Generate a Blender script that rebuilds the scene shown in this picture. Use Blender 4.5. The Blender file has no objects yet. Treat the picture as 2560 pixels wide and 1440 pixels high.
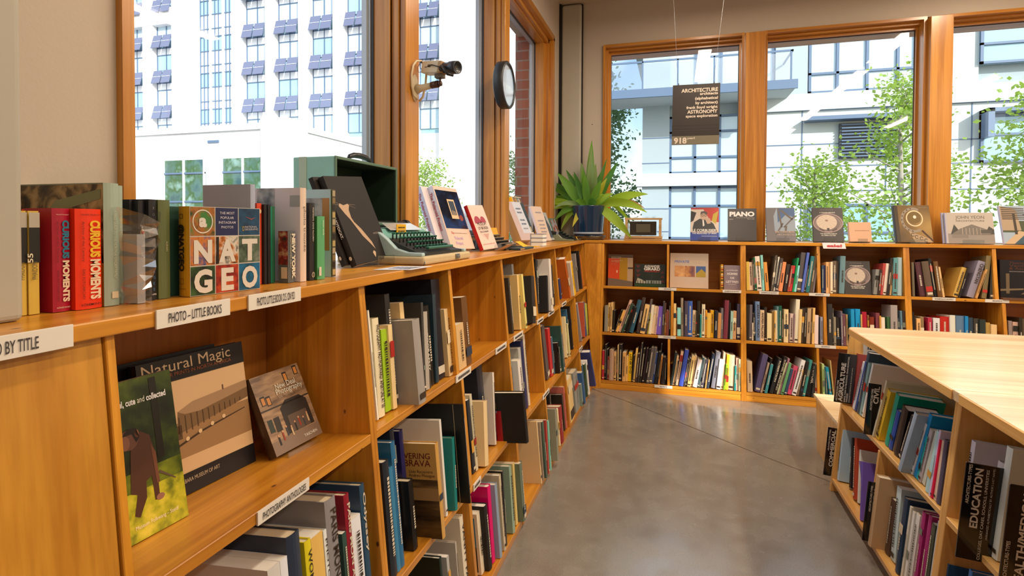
import bpy, bmesh, math, random, json
from mathutils import Matrix, Vector, Euler
R_=math.radians
random.seed(7)
SC=bpy.context.scene
COL=SC.collection
# ------------------------------------------------------------------ camera
cam_d=bpy.data.cameras.new('camera'); cam=bpy.data.objects.new('camera',cam_d); COL.objects.link(cam)
cam_d.sensor_fit='HORIZONTAL'; cam_d.sensor_width=36; cam_d.lens=1367.35/2560*36
cam_d.shift_y=-(720-588.77)/2560; cam_d.clip_start=.02; cam_d.clip_end=600
_y,_p,_r=R_(16.66),R_(1.1436),R_(-.2331)
_F=Vector((-math.sin(_y)*math.cos(_p),math.cos(_y)*math.cos(_p),-math.sin(_p)))
_R=Vector((math.cos(_y),math.sin(_y),0)); _D=_F.cross(_R)
_R2=_R*math.cos(_r)+_D*math.sin(_r); _D2=-_R*math.sin(_r)+_D*math.cos(_r)
M=Matrix.Identity(4)
for i in range(3):
    M[i][0]=_R2[i]; M[i][1]=-_D2[i]; M[i][2]=-_F[i]
M[2][3]=1.2
cam.matrix_world=M
SC.camera=cam
# ------------------------------------------------------------------ view, sky, sun, room lamps
SC.view_settings.view_transform='Standard'; SC.view_settings.look='None'
SC.view_settings.gamma=1; SC.view_settings.exposure=0.0; SC.view_settings.use_curve_mapping=False
SUN=Vector((-.62,.62,-.40)).normalized()      # direction the light travels
SKY_STRENGTH=.24; SUN_STRENGTH=5.6; LAMP_POWER=25; LAMP_COL=(1.0,.82,.62)
W=bpy.data.worlds.new('sky'); SC.world=W; W.use_nodes=True
nt=W.node_tree; nt.nodes.clear()
o=nt.nodes.new('ShaderNodeOutputWorld'); bg=nt.nodes.new('ShaderNodeBackground')
sk=nt.nodes.new('ShaderNodeTexSky'); sk.sky_type='NISHITA'; sk.sun_disc=False
sk.sun_elevation=math.asin(-SUN.z); sk.sun_rotation=math.atan2(-SUN.x,-SUN.y); sk.air_density=1.0; sk.dust_density=1.6
tc=nt.nodes.new('ShaderNodeTexCoord'); nz=nt.nodes.new('ShaderNodeTexNoise'); nz.inputs['Scale'].default_value=2.6; nz.inputs['Detail'].default_value=7
rp=nt.nodes.new('ShaderNodeValToRGB'); rp.color_ramp.elements[0].position=.42; rp.color_ramp.elements[1].position=.62
mx=nt.nodes.new('ShaderNodeMixRGB'); mx.inputs[2].default_value=(9.5,10,10.6,1)
nt.links.new(tc.outputs['Generated'],nz.inputs['Vector']); nt.links.new(nz.outputs['Fac'],rp.inputs['Fac'])
nt.links.new(rp.outputs['Color'],mx.inputs['Fac']); nt.links.new(sk.outputs[0],mx.inputs[1])
nt.links.new(mx.outputs[0],bg.inputs['Color']); bg.inputs['Strength'].default_value=SKY_STRENGTH
nt.links.new(bg.outputs[0],o.inputs[0])
sd=bpy.data.lights.new('sun','SUN'); sd.energy=SUN_STRENGTH; sd.angle=R_(.6); sd.color=(1,.96,.9)
so=bpy.data.objects.new('sun',sd); COL.objects.link(so); so.rotation_mode='QUATERNION'
so.rotation_quaternion=Vector((0,0,-1)).rotation_difference(SUN); so.location=(12,-12,14)
def area(x,y,z,sx,sy,power,col=LAMP_COL,rot=(0,0,0)):
    d=bpy.data.lights.new('ceiling_lamp_light','AREA'); d.shape='RECTANGLE'; d.size=sx; d.size_y=sy; d.energy=power; d.color=col
    a=bpy.data.objects.new('ceiling_lamp_light',d); COL.objects.link(a); a.location=(x,y,z); a.rotation_euler=rot; return a
LAMPS=[(.25,1.5),(.25,3.1),(1.9,.2),(1.9,1.9),(1.9,3.4),(3.4,1.2),(3.4,3.2),(1.9,-1.8),(3.4,-.9)]
for x,y in LAMPS: area(x,y,2.86,.12,1.2,LAMP_POWER)
# ------------------------------------------------------------------ helpers
def lin(h):
    h=h.lstrip('#'); c=[int(h[i:i+2],16)/255 for i in (0,2,4)]
    return tuple(((v+.055)/1.055)**2.4 if v>.04045 else v/12.92 for v in c)
MATS={}
def mat(name,col=(.8,.8,.8),rough=.5,metal=0,spec=.5,emit=None,es=0,trans=0,bump=0,bscale=40,alpha=1,coat=0,sss=0):
    if name in MATS: return MATS[name]
    if isinstance(col,str): col=lin(col)
    m=bpy.data.materials.new(name); m.use_nodes=True; MATS[name]=m
    b=m.node_tree.nodes['Principled BSDF']; b.inputs['Base Color'].default_value=(*col,1)
    b.inputs['Roughness'].default_value=rough; b.inputs['Metallic'].default_value=metal
    b.inputs['Specular IOR Level'].default_value=spec
    if emit: b.inputs['Emission Color'].default_value=(*emit,1); b.inputs['Emission Strength'].default_value=es
    if trans: b.inputs['Transmission Weight'].default_value=trans
    if coat: b.inputs['Coat Weight'].default_value=coat; b.inputs['Coat Roughness'].default_value=.12
    if alpha<1: b.inputs['Alpha'].default_value=alpha
    if bump:
        t=m.node_tree; tc=t.nodes.new('ShaderNodeTexCoord'); n=t.nodes.new('ShaderNodeTexNoise'); n.inputs['Scale'].default_value=bscale; n.inputs['Detail'].default_value=3
        u=t.nodes.new('ShaderNodeBump'); u.inputs['Strength'].default_value=bump; u.inputs['Distance'].default_value=.002
        t.links.new(tc.outputs['Object'],n.inputs['Vector']); t.links.new(n.outputs['Fac'],u.inputs['Height']); t.links.new(u.outputs[0],b.inputs['Normal'])
    return m
def nodes_mat(name):
    m=bpy.data.materials.new(name); m.use_nodes=True; MATS[name]=m
    return m,m.node_tree,m.node_tree.nodes['Principled BSDF']
def ramp(t,stops):
    r=t.nodes.new('ShaderNodeValToRGB'); e=r.color_ramp.elements
    while len(e)<len(stops): e.new(.5)
    for k,(p,c) in enumerate(stops): e[k].position=p; e[k].color=(*c,1)
    return r
def wood(name,axis,light=(.72,.315,.030),dark=(.46,.165,.012),rough=.32,knots=True,scale=1.0):
    key='%s %s'%(name,axis)
    if key in MATS: return MATS[key]
    m,t,b=nodes_mat(key)
    tc=t.nodes.new('ShaderNodeTexCoord'); mp=t.nodes.new('ShaderNodeMapping')
    s=[16*scale]*3; s['XYZ'.index(axis)]=.9*scale; mp.inputs['Scale'].default_value=s
    n=t.nodes.new('ShaderNodeTexNoise'); n.inputs['Scale'].default_value=1; n.inputs['Detail'].default_value=5; n.inputs['Distortion'].default_value=.8
    t.links.new(tc.outputs['Object'],mp.inputs[0]); t.links.new(mp.outputs[0],n.inputs['Vector'])
    mp2=t.nodes.new('ShaderNodeMapping'); s2=[110*scale]*3; s2['XYZ'.index(axis)]=2.5*scale; mp2.inputs['Scale'].default_value=s2
    n2=t.nodes.new('ShaderNodeTexNoise'); n2.inputs['Scale'].default_value=1; n2.inputs['Detail'].default_value=2
    t.links.new(tc.outputs['Object'],mp2.inputs[0]); t.links.new(mp2.outputs[0],n2.inputs['Vector'])
    mid=tuple((a+c)/2 for a,c in zip(light,dark))
    r=ramp(t,[(.30,dark),(.46,mid),(.58,light),(.8,tuple(min(1,v*1.12) for v in light))]); t.links.new(n.outputs['Fac'],r.inputs[0])
    r2=ramp(t,[(.3,(.80,.74,.66)),(.6,(1,1,1))]); t.links.new(n2.outputs['Fac'],r2.inputs[0])
    mu=t.nodes.new('ShaderNodeMixRGB'); mu.blend_type='MULTIPLY'; mu.inputs[0].default_value=.8
    t.links.new(r.outputs[0],mu.inputs[1]); t.links.new(r2.outputs[0],mu.inputs[2]); out=mu.outputs[0]
    if knots:
        v=t.nodes.new('ShaderNodeTexVoronoi'); mp3=t.nodes.new('ShaderNodeMapping'); s3=[3.1]*3; s3['XYZ'.index(axis)]=1.9; mp3.inputs['Scale'].default_value=s3
        t.links.new(tc.outputs['Object'],mp3.inputs[0]); t.links.new(mp3.outputs[0],v.inputs['Vector'])
        kr=ramp(t,[(.035,(1,1,1)),(.075,(0,0,0))]); t.links.new(v.outputs['Distance'],kr.inputs[0])
        mk=t.nodes.new('ShaderNodeMixRGB'); mk.inputs[2].default_value=(.09,.025,.008,1)
        t.links.new(kr.outputs[0],mk.inputs[0]); t.links.new(out,mk.inputs[1]); out=mk.outputs[0]
    t.links.new(out,b.inputs['Base Color']); b.inputs['Roughness'].default_value=rough
    b.inputs['Coat Weight'].default_value=.25; b.inputs['Coat Roughness'].default_value=.2
    bu=t.nodes.new('ShaderNodeBump'); bu.inputs['Strength'].default_value=.12; bu.inputs['Distance'].default_value=.001
    t.links.new(n2.outputs['Fac'],bu.inputs['Height']); t.links.new(bu.outputs[0],b.inputs['Normal'])
    return m
def pic(name,cols,scale=12,detail=4,rough=.35,aniso=(1,1,1),dist=0):
    """printed picture: several inks mixed by noise"""
    if name in MATS: return MATS[name]
    m,t,b=nodes_mat(name)
    tc=t.nodes.new('ShaderNodeTexCoord'); mp=t.nodes.new('ShaderNodeMapping'); mp.inputs['Scale'].default_value=aniso
    n=t.nodes.new('ShaderNodeTexNoise'); n.inputs['Scale'].default_value=scale; n.inputs['Detail'].default_value=detail; n.inputs['Distortion'].default_value=dist
    t.links.new(tc.outputs['Object'],mp.inputs[0]); t.links.new(mp.outputs[0],n.inputs['Vector'])
    k=len(cols); r=ramp(t,[(.32+.36*i/(k-1),tuple(min(.9,v*GAIN[0]) for v in lin(c))) for i,c in enumerate(cols)]); t.links.new(n.outputs['Fac'],r.inputs[0])
    t.links.new(r.outputs[0],b.inputs['Base Color']); b.inputs['Roughness'].default_value=rough
    return m
GAIN=[1.0]
def ink(h,rough=.38):
    return mat('ink %s %.1f'%(h,GAIN[0]),tuple(min(.9,v*GAIN[0]) for v in lin(h)),rough)
class MB:
    def __init__(s): s.v=[]; s.f=[]; s.m=[]; s.mats=[]; s.sm=[]
    def mi(s,m):
        if m not in s.mats: s.mats.append(m)
        return s.mats.index(m)
    def add(s,vs,fs,m,smooth=False,T=None):
        k=len(s.v)
        for v in vs:
            v=Vector(v); s.v.append(T@v if T is not None else v)
        j=s.mi(m)
        for f in fs: s.f.append(tuple(i+k for i in f)); s.m.append(j); s.sm.append(smooth)
    def box(s,x0,x1,y0,y1,z0,z1,m,T=None):
        x0,x1=sorted((x0,x1)); y0,y1=sorted((y0,y1)); z0,z1=sorted((z0,z1))
        vs=[(x,y,z) for z in (z0,z1) for y in (y0,y1) for x in (x0,x1)]
        s.add(vs,[(0,2,3,1),(4,5,7,6),(0,1,5,4),(2,6,7,3),(0,4,6,2),(1,3,7,5)],m,T=T)
    def prism(s,poly,m,axis='y',a=0,b=1,T=None,smooth=False):
        """poly: list of 2d points in the plane across the axis"""
        n=len(poly)
        def P(p,w):
            return {'x':(w,p[0],p[1]),'y':(p[0],w,p[1]),'z':(p[0],p[1],w)}[axis]
        vs=[P(p,a) for p in poly]+[P(p,b) for p in poly]
        fs=[tuple(range(n))[::-1],tuple(range(n,2*n))]+[(i,(i+1)%n,n+(i+1)%n,n+i) for i in range(n)]
        area=sum(poly[i][0]*poly[(i+1)%n][1]-poly[(i+1)%n][0]*poly[i][1] for i in range(n))
        flip=(area<0)!=(axis=='y')
        if flip: fs=[f[::-1] for f in fs]
        if b<a: fs=[f[::-1] for f in fs]
        s.add(vs,fs,m,smooth,T)
    def quad(s,a,b,c,d,m): s.add([a,b,c,d],[(0,1,2,3)],m)
    def tube(s,pts,r,m,seg=10,cap=True,smooth=True):
        pts=[Vector(p) for p in pts]; rs=r if isinstance(r,(list,tuple)) else [r]*len(pts)
        vs=[];fs=[]; prev=None
        for i,p in enumerate(pts):
            d=(pts[min(i+1,len(pts)-1)]-pts[max(i-1,0)]).normalized()
            if prev is None:
                u=d.orthogonal().normalized()
            else:
                u=(prev-d*prev.dot(d)).normalized()
            prev=u; w=d.cross(u)
            for k in range(seg):
                a=2*math.pi*k/seg; vs.append(p+(u*math.cos(a)+w*math.sin(a))*rs[i])
        for i in range(len(pts)-1):
            for k in range(seg):
                a=i*seg+k; b=i*seg+(k+1)%seg; fs.append((a,b,b+seg,a+seg))
        if cap: fs.append(tuple(range(seg))[::-1]); fs.append(tuple(range((len(pts)-1)*seg,len(pts)*seg)))
        s.add(vs,fs,m,smooth)
    def lathe(s,prof,m,seg=40,T=None,c=(0,0)):
        vs=[];fs=[]
        for r,z in prof:
            for k in range(seg):
                a=2*math.pi*k/seg; vs.append((c[0]+r*math.cos(a),c[1]+r*math.sin(a),z))
        for i in range(len(prof)-1):
            for k in range(seg):
                a=i*seg+k;b=i*seg+(k+1)%seg; fs.append((a,b,b+seg,a+seg))
        s.add(vs,fs,m,True,T)
    def disc(s,c,r,m,axis='z',seg=40,z=0):
        pass
    def build(s,name,parent=None,loc=None,rot=None,bevel=0,seg=2,autosm=False):
        me=bpy.data.meshes.new(name); me.from_pydata([tuple(v) for v in s.v],[],s.f)
        for m in s.mats: me.materials.append(m)
        me.polygons.foreach_set('material_index',s.m); me.polygons.foreach_set('use_smooth',s.sm); me.update()
        ob=bpy.data.objects.new(name,me); COL.objects.link(ob)
        if parent is not None: ob.parent=parent
        if loc is not None: ob.location=loc
        if rot is not None: ob.rotation_euler=rot
        if bevel:
            b=ob.modifiers.new('bevel','BEVEL'); b.width=bevel; b.segments=seg; b.limit_method='ANGLE'; b.angle_limit=R_(40)
        return ob
def empty(name,loc=(0,0,0),rz=0,mat4=None):
    o=bpy.data.objects.new(name,None); COL.objects.link(o); o.empty_display_size=.05
    if mat4 is not None: o.matrix_world=mat4
    else: o.location=loc; o.rotation_euler=(0,0,rz)
    return o
def tag(o,label,cat,group=None,kind=None):
    o['label']=label; o['category']=cat
    if group: o['group']=group
    if kind: o['kind']=kind
    return o
def struct(o,label=None,cat=None):
    o['kind']='structure'
    if label: o['label']=label
    if cat: o['category']=cat
    return o
# ---- flat lettering
_TX={}
def text_geo(s,bold):
    k=(s,bold)
    if k in _TX: return _TX[k]
    cu=bpy.data.curves.new('lettering','FONT'); cu.body=s; cu.size=1; cu.offset=bold; cu.resolution_u=3; cu.fill_mode='FRONT'
    ob=bpy.data.objects.new('lettering',cu)
    me=bpy.data.meshes.new_from_object(ob)
    vs=[tuple(v.co) for v in me.vertices]; fs=[tuple(p.vertices) for p in me.polygons]
    bpy.data.objects.remove(ob); bpy.data.meshes.remove(me); bpy.data.curves.remove(cu)
    if vs:
        x0=min(v[0] for v in vs);x1=max(v[0] for v in vs);y0=min(v[1] for v in vs);y1=max(v[1] for v in vs)
    else: x0=y0=0;x1=y1=1
    _TX[k]=(vs,fs,(x0,x1,y0,y1)); return _TX[k]
class Panel:
    """print laid on a face of a part: frame = origin, right, up, outward (local coordinates of the part)"""
    def __init__(s,o,r,u,n,w,h): s.o=Vector(o);s.r=Vector(r);s.u=Vector(u);s.n=Vector(n);s.w=w;s.h=h;s.mb=MB()
    def P(s,a,b,l): return s.o+s.r*a+s.u*b+s.n*(.00025*l+.0002)
    def poly(s,pts,m,l=1):
        if isinstance(m,str): m=ink(m)
        s.mb.add([s.P(a*s.w,b*s.h,l) for a,b in pts],[tuple(range(len(pts)))],m)
    def rect(s,a0,b0,a1,b1,m,l=1): s.poly([(a0,b0),(a1,b0),(a1,b1),(a0,b1)],m,l)
    def ell(s,ca,cb,ra,rb,m,l=1,seg=28,a0=0,a1=360):
        full=(a1-a0)>=360
        pts=[(ca+ra*math.cos(R_(a0+(a1-a0)*k/seg)),cb+rb*math.sin(R_(a0+(a1-a0)*k/seg))) for k in range(seg+(0 if full else 1))]
        s.poly(pts,m,l)
    def ring(s,ca,cb,ra,rb,t,m,l=1,seg=32,a0=0,a1=360):
        if isinstance(m,str): m=ink(m)
        vs=[];fs=[]
        for k in range(seg+1):
            a=R_(a0+(a1-a0)*k/seg)
            for q in (1,1-t): vs.append(s.P((ca+ra*q*math.cos(a))*s.w,(cb+rb*q*math.sin(a))*s.h,l))
        for k in range(seg): fs.append((2*k+1,2*k,2*k+2,2*k+3))
        s.mb.add(vs,fs,m)
    def text(s,t,a,b,size,m,align='L',rot=0,bold=.0,l=3,fit=None,sy=1.0):
        """a,b fractions of the face; size = letter height in metres (cap height); fit = length in metres"""
        if isinstance(m,str): m=ink(m,.5)
        vs,fs,(x0,x1,y0,y1)=text_geo(t,bold)
        if not fs: return
        k=size/.72; kx=k
        if fit: kx=fit/(x1-x0)
        W=(x1-x0)*kx; off={'L':0,'C':-W/2,'R':-W}[align]
        c,sn=math.cos(R_(rot)),math.sin(R_(rot))
        out=[]
        for v in vs:
            x=(v[0]-x0)*kx+off; y=v[1]*k*sy
            out.append(s.P(a*s.w+x*c-y*sn,b*s.h+x*sn+y*c,l))
        s.mb.add(out,fs,m)
    def dashes(s,a,b0,b1,wid,m,l=2,seed=0,horiz=False,n=None):
        """unreadable small print: a row of strokes"""
        if isinstance(m,str): m=ink(m,.5)
        rd=random.Random(seed); q=b0
        L=(s.w if horiz else s.h)
        while q<b1:
            d=rd.uniform(.25,.9)*wid/L
            if horiz: s.mb.add([s.P(q*s.w,a*s.h,l),s.P(min(q+d,b1)*s.w,a*s.h,l),s.P(min(q+d,b1)*s.w,a*s.h+wid,l),s.P(q*s.w,a*s.h+wid,l)],[(0,1,2,3)],m)
            else: s.mb.add([s.P(a*s.w-wid/2,q*s.h,l),s.P(a*s.w+wid/2,q*s.h,l),s.P(a*s.w+wid/2,min(q+d,b1)*s.h,l),s.P(a*s.w-wid/2,min(q+d,b1)*s.h,l)],[(0,1,2,3)],m)
            q+=d+.28*wid/L
    def build(s,name,parent):
        if s.mb.f: return s.mb.build(name,parent)
# ------------------------------------------------------------------ materials
WX=lambda:wood('pine shelf','X'); WY=lambda:wood('pine shelf','Y'); WZ=lambda:wood('pine shelf','Z')
TRIM=dict(light=(.58,.25,.035),dark=(.36,.125,.012),rough=.28,knots=False)
TZ=wood('fir window trim','Z',**TRIM); TX=wood('fir window trim','X',**TRIM); TY=wood('fir window trim','Y',**TRIM)
PLY=dict(light=(.84,.66,.42),dark=(.72,.50,.28),rough=.2,knots=False,scale=.5)  # birch top lightened so the window glare sits in its colour
PLYX=wood('birch ply top','X',**PLY); PLYY=wood('birch ply edge','Y',light=(.86,.50,.16),dark=(.70,.34,.09),rough=.25,knots=False,scale=.7); PLYZ=wood('birch ply panel','Z',light=(.86,.50,.16),dark=(.74,.38,.10),rough=.3,knots=True,scale=.7)
WALL=mat('painted wall',(.50,.42,.335),.7,bump=.15,bscale=160)
COLM=mat('grey painted steel',(.42,.39,.32),.55)
DARK=mat('dark gap',(.015,.012,.01),.8)
def glass_mat():
    m=bpy.data.materials.new('window glass'); m.use_nodes=True; t=m.node_tree; t.nodes.clear()
    o=t.nodes.new('ShaderNodeOutputMaterial'); tr=t.nodes.new('ShaderNodeBsdfTransparent'); tr.inputs[0].default_value=(.93,.965,.97,1)
    gl=t.nodes.new('ShaderNodeBsdfGlossy'); gl.inputs['Roughness'].default_value=.02
    lw=t.nodes.new('ShaderNodeLayerWeight'); lw.inputs['Blend'].default_value=.5
    pw=t.nodes.new('ShaderNodeMath'); pw.operation='POWER'; pw.inputs[1].default_value=5
    ad=t.nodes.new('ShaderNodeMath'); ad.operation='MULTIPLY_ADD'; ad.inputs[1].default_value=.9; ad.inputs[2].default_value=.045
    t.links.new(lw.outputs['Facing'],pw.inputs[0]); t.links.new(pw.outputs[0],ad.inputs[0])
    mx=t.nodes.new('ShaderNodeMixShader'); t.links.new(ad.outputs[0],mx.inputs[0]); t.links.new(tr.outputs[0],mx.inputs[1]); t.links.new(gl.outputs[0],mx.inputs[2]); t.links.new(mx.outputs[0],o.inputs[0])
    return m
GLASS=glass_mat()
def film_mat(name,tint=(.97,.98,.98),w=.12,rough=.08):
    m=bpy.data.materials.new(name); m.use_nodes=True; t=m.node_tree; t.nodes.clear()
    o=t.nodes.new('ShaderNodeOutputMaterial'); tr=t.nodes.new('ShaderNodeBsdfTransparent'); tr.inputs[0].default_value=(*tint,1)
    gl=t.nodes.new('ShaderNodeBsdfGlossy'); gl.inputs['Roughness'].default_value=rough
    mx=t.nodes.new('ShaderNodeMixShader'); mx.inputs[0].default_value=w
    t.links.new(tr.outputs[0],mx.inputs[1]); t.links.new(gl.outputs[0],mx.inputs[2]); t.links.new(mx.outputs[0],o.inputs[0])
    return m
ACRYL=film_mat('clear acrylic',(.90,.92,.93),.16,.05); FILM=film_mat('crumpled plastic wrap',(.93,.93,.93),.28,.12)
ALU=mat('grey aluminium',(.45,.47,.50),.4,metal=.3); BLACK=mat('black plastic',(.012,.012,.013),.35); GASK=mat('black gasket',(.02,.02,.025),.5)
PAGE=mat('book pages',(.74,.66,.52),.8); WHITE=mat('white paper',(.82,.80,.78),.6)
TAGW=mat('white label card',(.80,.74,.66),.5); TAGK=mat('label ink',(.06,.05,.05),.6)

# ================================================================== THE ROOM
C_TOP=1.083; C_BOT=1.062
def floor_mat():
    m,t,b=nodes_mat('polished concrete')
    tc=t.nodes.new('ShaderNodeTexCoord')
    def noise(sc,det,di=0):
        n=t.nodes.new('ShaderNodeTexNoise'); n.inputs['Scale'].default_value=sc; n.inputs['Detail'].default_value=det; n.inputs['Distortion'].default_value=di
        t.links.new(tc.outputs['Object'],n.inputs['Vector']); return n
    a=noise(1.1,6,.7); c=noise(9,6,.4); d=noise(230,2)
    r=ramp(t,[(.3,(.20,.175,.145)),(.5,(.24,.215,.185)),(.7,(.28,.255,.225))]); t.links.new(a.outputs[0],r.inputs[0])
    r2=ramp(t,[(.32,(.90,.89,.88)),(.55,(1,1,1)),(.72,(1.08,1.07,1.05))]); t.links.new(c.outputs[0],r2.inputs[0])
    m1=t.nodes.new('ShaderNodeMixRGB'); m1.blend_type='MULTIPLY'; m1.inputs[0].default_value=1; t.links.new(r.outputs[0],m1.inputs[1]); t.links.new(r2.outputs[0],m1.inputs[2])
    r3=ramp(t,[(.35,(.78,.78,.78)),(.6,(1,1,1))]); t.links.new(d.outputs[0],r3.inputs[0])
    m2=t.nodes.new('ShaderNodeMixRGB'); m2.blend_type='MULTIPLY'; m2.inputs[0].default_value=.8; t.links.new(m1.outputs[0],m2.inputs[1]); t.links.new(r3.outputs[0],m2.inputs[2])
    t.links.new(m2.outputs[0],b.inputs['Base Color'])
    rr=ramp(t,[(.35,(.16,)*3),(.65,(.32,)*3)]); t.links.new(c.outputs[0],rr.inputs[0]); t.links.new(rr.outputs[0],b.inputs['Roughness'])
    b.inputs['Coat Weight'].default_value=.35; b.inputs['Coat Roughness'].default_value=.16
    return m
FL=floor_mat()
m=MB(); m.box(-1.2,4.4,-4.2,4.8,-.12,0,FL)
jt=ink('#4a3c2c',.7)
pts=[(-.60,4.01),(-.463,3.891),(-.33,3.79),(-.05,3.54),(.20,3.31),(.45,3.08),(.726,2.848),(1.1,2.5)]
for a,c in zip(pts,pts[1:]):
    d=Vector((c[0]-a[0],c[1]-a[1],0)).normalized(); nn=Vector((-d.y,d.x,0))*.0022
    m.quad(Vector((*a,.0006))-nn,Vector((*c,.0006))-nn,Vector((*c,.0006))+nn,Vector((*a,.0006))+nn,jt)
struct(m.build('floor'),'polished grey brown concrete floor with a thin dark joint','floor')
CEIL=mat('rough sprayed ceiling',(.50,.42,.33),.95,bump=1.0,bscale=28)
m=MB(); m.box(-1.2,4.25,-4.2,4.8,3.01,3.06,CEIL)
struct(m.build('ceiling'))
WIN_B=[(-.560,.487),(.621,1.656),(1.787,2.83),(2.96,4.0)]
WZ0,WZ1=1.05,2.655
m=MB()
m.box(-.742,4.4,4.5,4.75,0,WZ0,WALL); m.box(-.742,4.4,4.5,4.75,WZ1,3.01,WALL); m.box(-.742,-.576,4.5,4.75,WZ0,WZ1,WALL); m.box(4.0,4.4,4.5,4.75,WZ0,WZ1,WALL)
for z in (2.02,1.79):      # two small screw holes beside the window
    m.box(-.667,-.661,4.499,4.5,z,z+.007,DARK)
struct(m.build('wall_back'),'cream painted wall above and beside the far windows','wall')
m=MB()
m.box(-1.19,-.93,-4.2,.72,0,3.01,WALL); m.box(-1.19,-.93,.72,4.25,0,WZ0,WALL); m.box(-1.19,-.93,.72,4.25,WZ1+.005,3.01,WALL); m.box(-1.19,-.93,4.25,4.43,0,3.01,WALL)
struct(m.build('wall_left'),'cream painted wall around the left windows','wall')
m=MB(); m.box(4.2,4.25,-4.2,-.30,0,3.01,WALL); m.box(4.2,4.25,.30,4.8,0,3.01,WALL); m.box(4.2,4.25,-.30,.30,0,2.30,WALL); m.box(4.2,4.25,-.30,.30,2.85,3.01,WALL)  # unseen wall; its opening is added to throw the sun patch inside
struct(m.build('wall_right'))
m=MB(); m.box(-1.2,4.4,-4.2,-4.0,0,3.01,WALL); struct(m.build('wall_rear'))
# grey column in the corner and grey column beside the near window
m=MB(); m.box(-.915,-.75,4.45,4.75,1.083,3.0,COLM)
o=m.build('trim_1',bevel=.018,seg=4); struct(o,'grey painted column in the corner between the two window walls','column')
m=MB(); m.box(-.935,-.915,4.445,4.75,0,3.01,DARK); m.box(-.75,-.742,4.47,4.5,1.083,3.0,DARK); struct(m.build('trim_2'))
m=MB(); m.box(-.93,-.742,.15,.457,1.083,3.0,COLM); o=m.build('trim_3',bevel=.008,seg=3); struct(o,'grey painted column standing at the near end of the left counter','column')
# ---- windows in the back wall
def ring(m,ax,a0,a1,z0,z1,w,p0,p1,mv,mh):
    """frame ring: ax 'x' = opening runs in X at depth p0..p1 in Y, 'y' = runs in Y at depth in X"""
    def bx(u0,u1,zz0,zz1,mm):
        if ax=='x': m.box(u0,u1,p0,p1,zz0,zz1,mm)
        else: m.box(p0,p1,u0,u1,zz0,zz1,mm)
    bx(a0,a0+w,z0,z1,mv); bx(a1-w,a1,z0,z1,mv); bx(a0+w,a1-w,z1-w,z1,mh); bx(a0+w,a1-w,z0,z0+w,mh)
for i,(x0,x1) in enumerate(WIN_B):
    m=MB()
    ring(m,'x',x0-(.0 if i else .016),x1,WZ0,WZ1,.020,4.478,4.53,TZ,TX)
    ring(m,'x',x0+.004,x1,WZ0,WZ1-.018,.018,4.53,4.575,TZ,TX)
    ring(m,'x',x0+.012,x1-.004,WZ0,WZ1-.030,.026,4.575,4.605,TZ,TX)
    w=m.build('window_%d'%(i+1)); struct(w,['far wall window above the small framed model, next to the plant','far wall window between the two wide fir posts','far wall window cut by the right edge of the photo','far window'][i],'window')
    g=MB(); ring(g,'x',x0+.034,x1-.028,WZ0+.03,WZ1-.054,.006,4.598,4.606,GASK,GASK); g.build('gasket',w)
    g=MB(); g.quad((x0+.03,4.604,WZ0+.03),(x1-.025,4.604,WZ0+.03),(x1-.025,4.604,WZ1-.05),(x0+.03,4.604,WZ1-.05),GLASS); g.build('pane',w)
m=MB()
for a,b in ((.487,.621),(1.656,1.787),(2.83,2.96)):
    m=MB(); m.box(a,b,4.42,4.62,1.083,2.635,TZ); o=m.build('trim_%d'%(4+[.487,1.656,2.83].index(a)),bevel=.003)
    struct(o,{.487:'fir post between first and second far window',1.656:'fir post between second and third far window',2.83:'fir post'}[a],'post')
m=MB(); m.box(-.58,4.0,4.60,4.75,2.60,2.66,TX); m.box(-.58,4.0,4.60,4.75,1.0,1.055,TX); struct(m.build('trim_7'))
# ---- windows in the left wall
WIN_L=[(.735,1.762),(1.87,2.935),(3.03,4.116)]
for i,(y0,y1) in enumerate(WIN_L):
    m=MB()
    m.box(-1.06,-.985,y0,y0+.01,WZ0,2.60,TZ); m.box(-1.06,-.985,y1-.004,y1+.03,WZ0,2.60,TZ)
    m.box(-1.06,-.985,y0,y1,2.598,2.65,TY); m.box(-1.06,-.985,y0,y1,1.0,1.062,TY)
    m.box(-1.0,-.97,y0,y1,2.625,2.665,TY)
    w=m.build('window_%d'%(i+5)); struct(w,['large near left window behind the photo books','middle left window behind the white and red printed books','narrow far left window beside the corner'][i],'window')
    g=MB(); ring(g,'y',y0+.006,y1-.004,1.062,2.60,.006,-1.056,-1.048,GASK,GASK); g.build('gasket',w)
    g=MB(); g.quad((-1.052,y0,1.06),(-1.052,y1,1.06),(-1.052,y1,2.6),(-1.052,y0,2.6),GLASS); g.build('pane',w)
    g=MB(); g.box(-1.095,-1.06,y1-.010,y1+.004,1.0,2.62,ALU); g.box(-1.085,-1.07,y1-.020,y1-.010,1.0,2.62,ALU); g.box(-1.09,-1.06,y0,y1,2.59,2.60,ALU); g.build('outer_frame',w)
for j,(a,b) in enumerate(((1.762,1.87),(2.935,3.03))):
    m=MB(); m.box(-1.06,-.985,a,b,1.083,2.66,TZ); m.box(-.985,-.972,a+.008,b-.008,1.083,2.66,TZ); m.box(-.972,-.952,a+.002,b-.002,1.083,2.66,TZ); m.box(-.952,-.944,a+.010,b-.010,1.083,2.66,TZ); m.box(-.944,-.925,a+.003,b,1.083,2.66,TZ)
    struct(m.build('trim_%d'%(8+j),bevel=.002),['fir window post carrying the security camera','fir window post carrying the round clock'][j],'post')
m=MB()   # far jamb, head and near casing of the left window run
m.box(-1.06,-.985,4.146,4.19,1.083,2.61,TZ); m.box(-.985,-.96,4.17,4.21,1.083,2.66,TZ); m.box(-.985,-.925,4.21,4.25,1.083,2.66,TZ)
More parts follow.
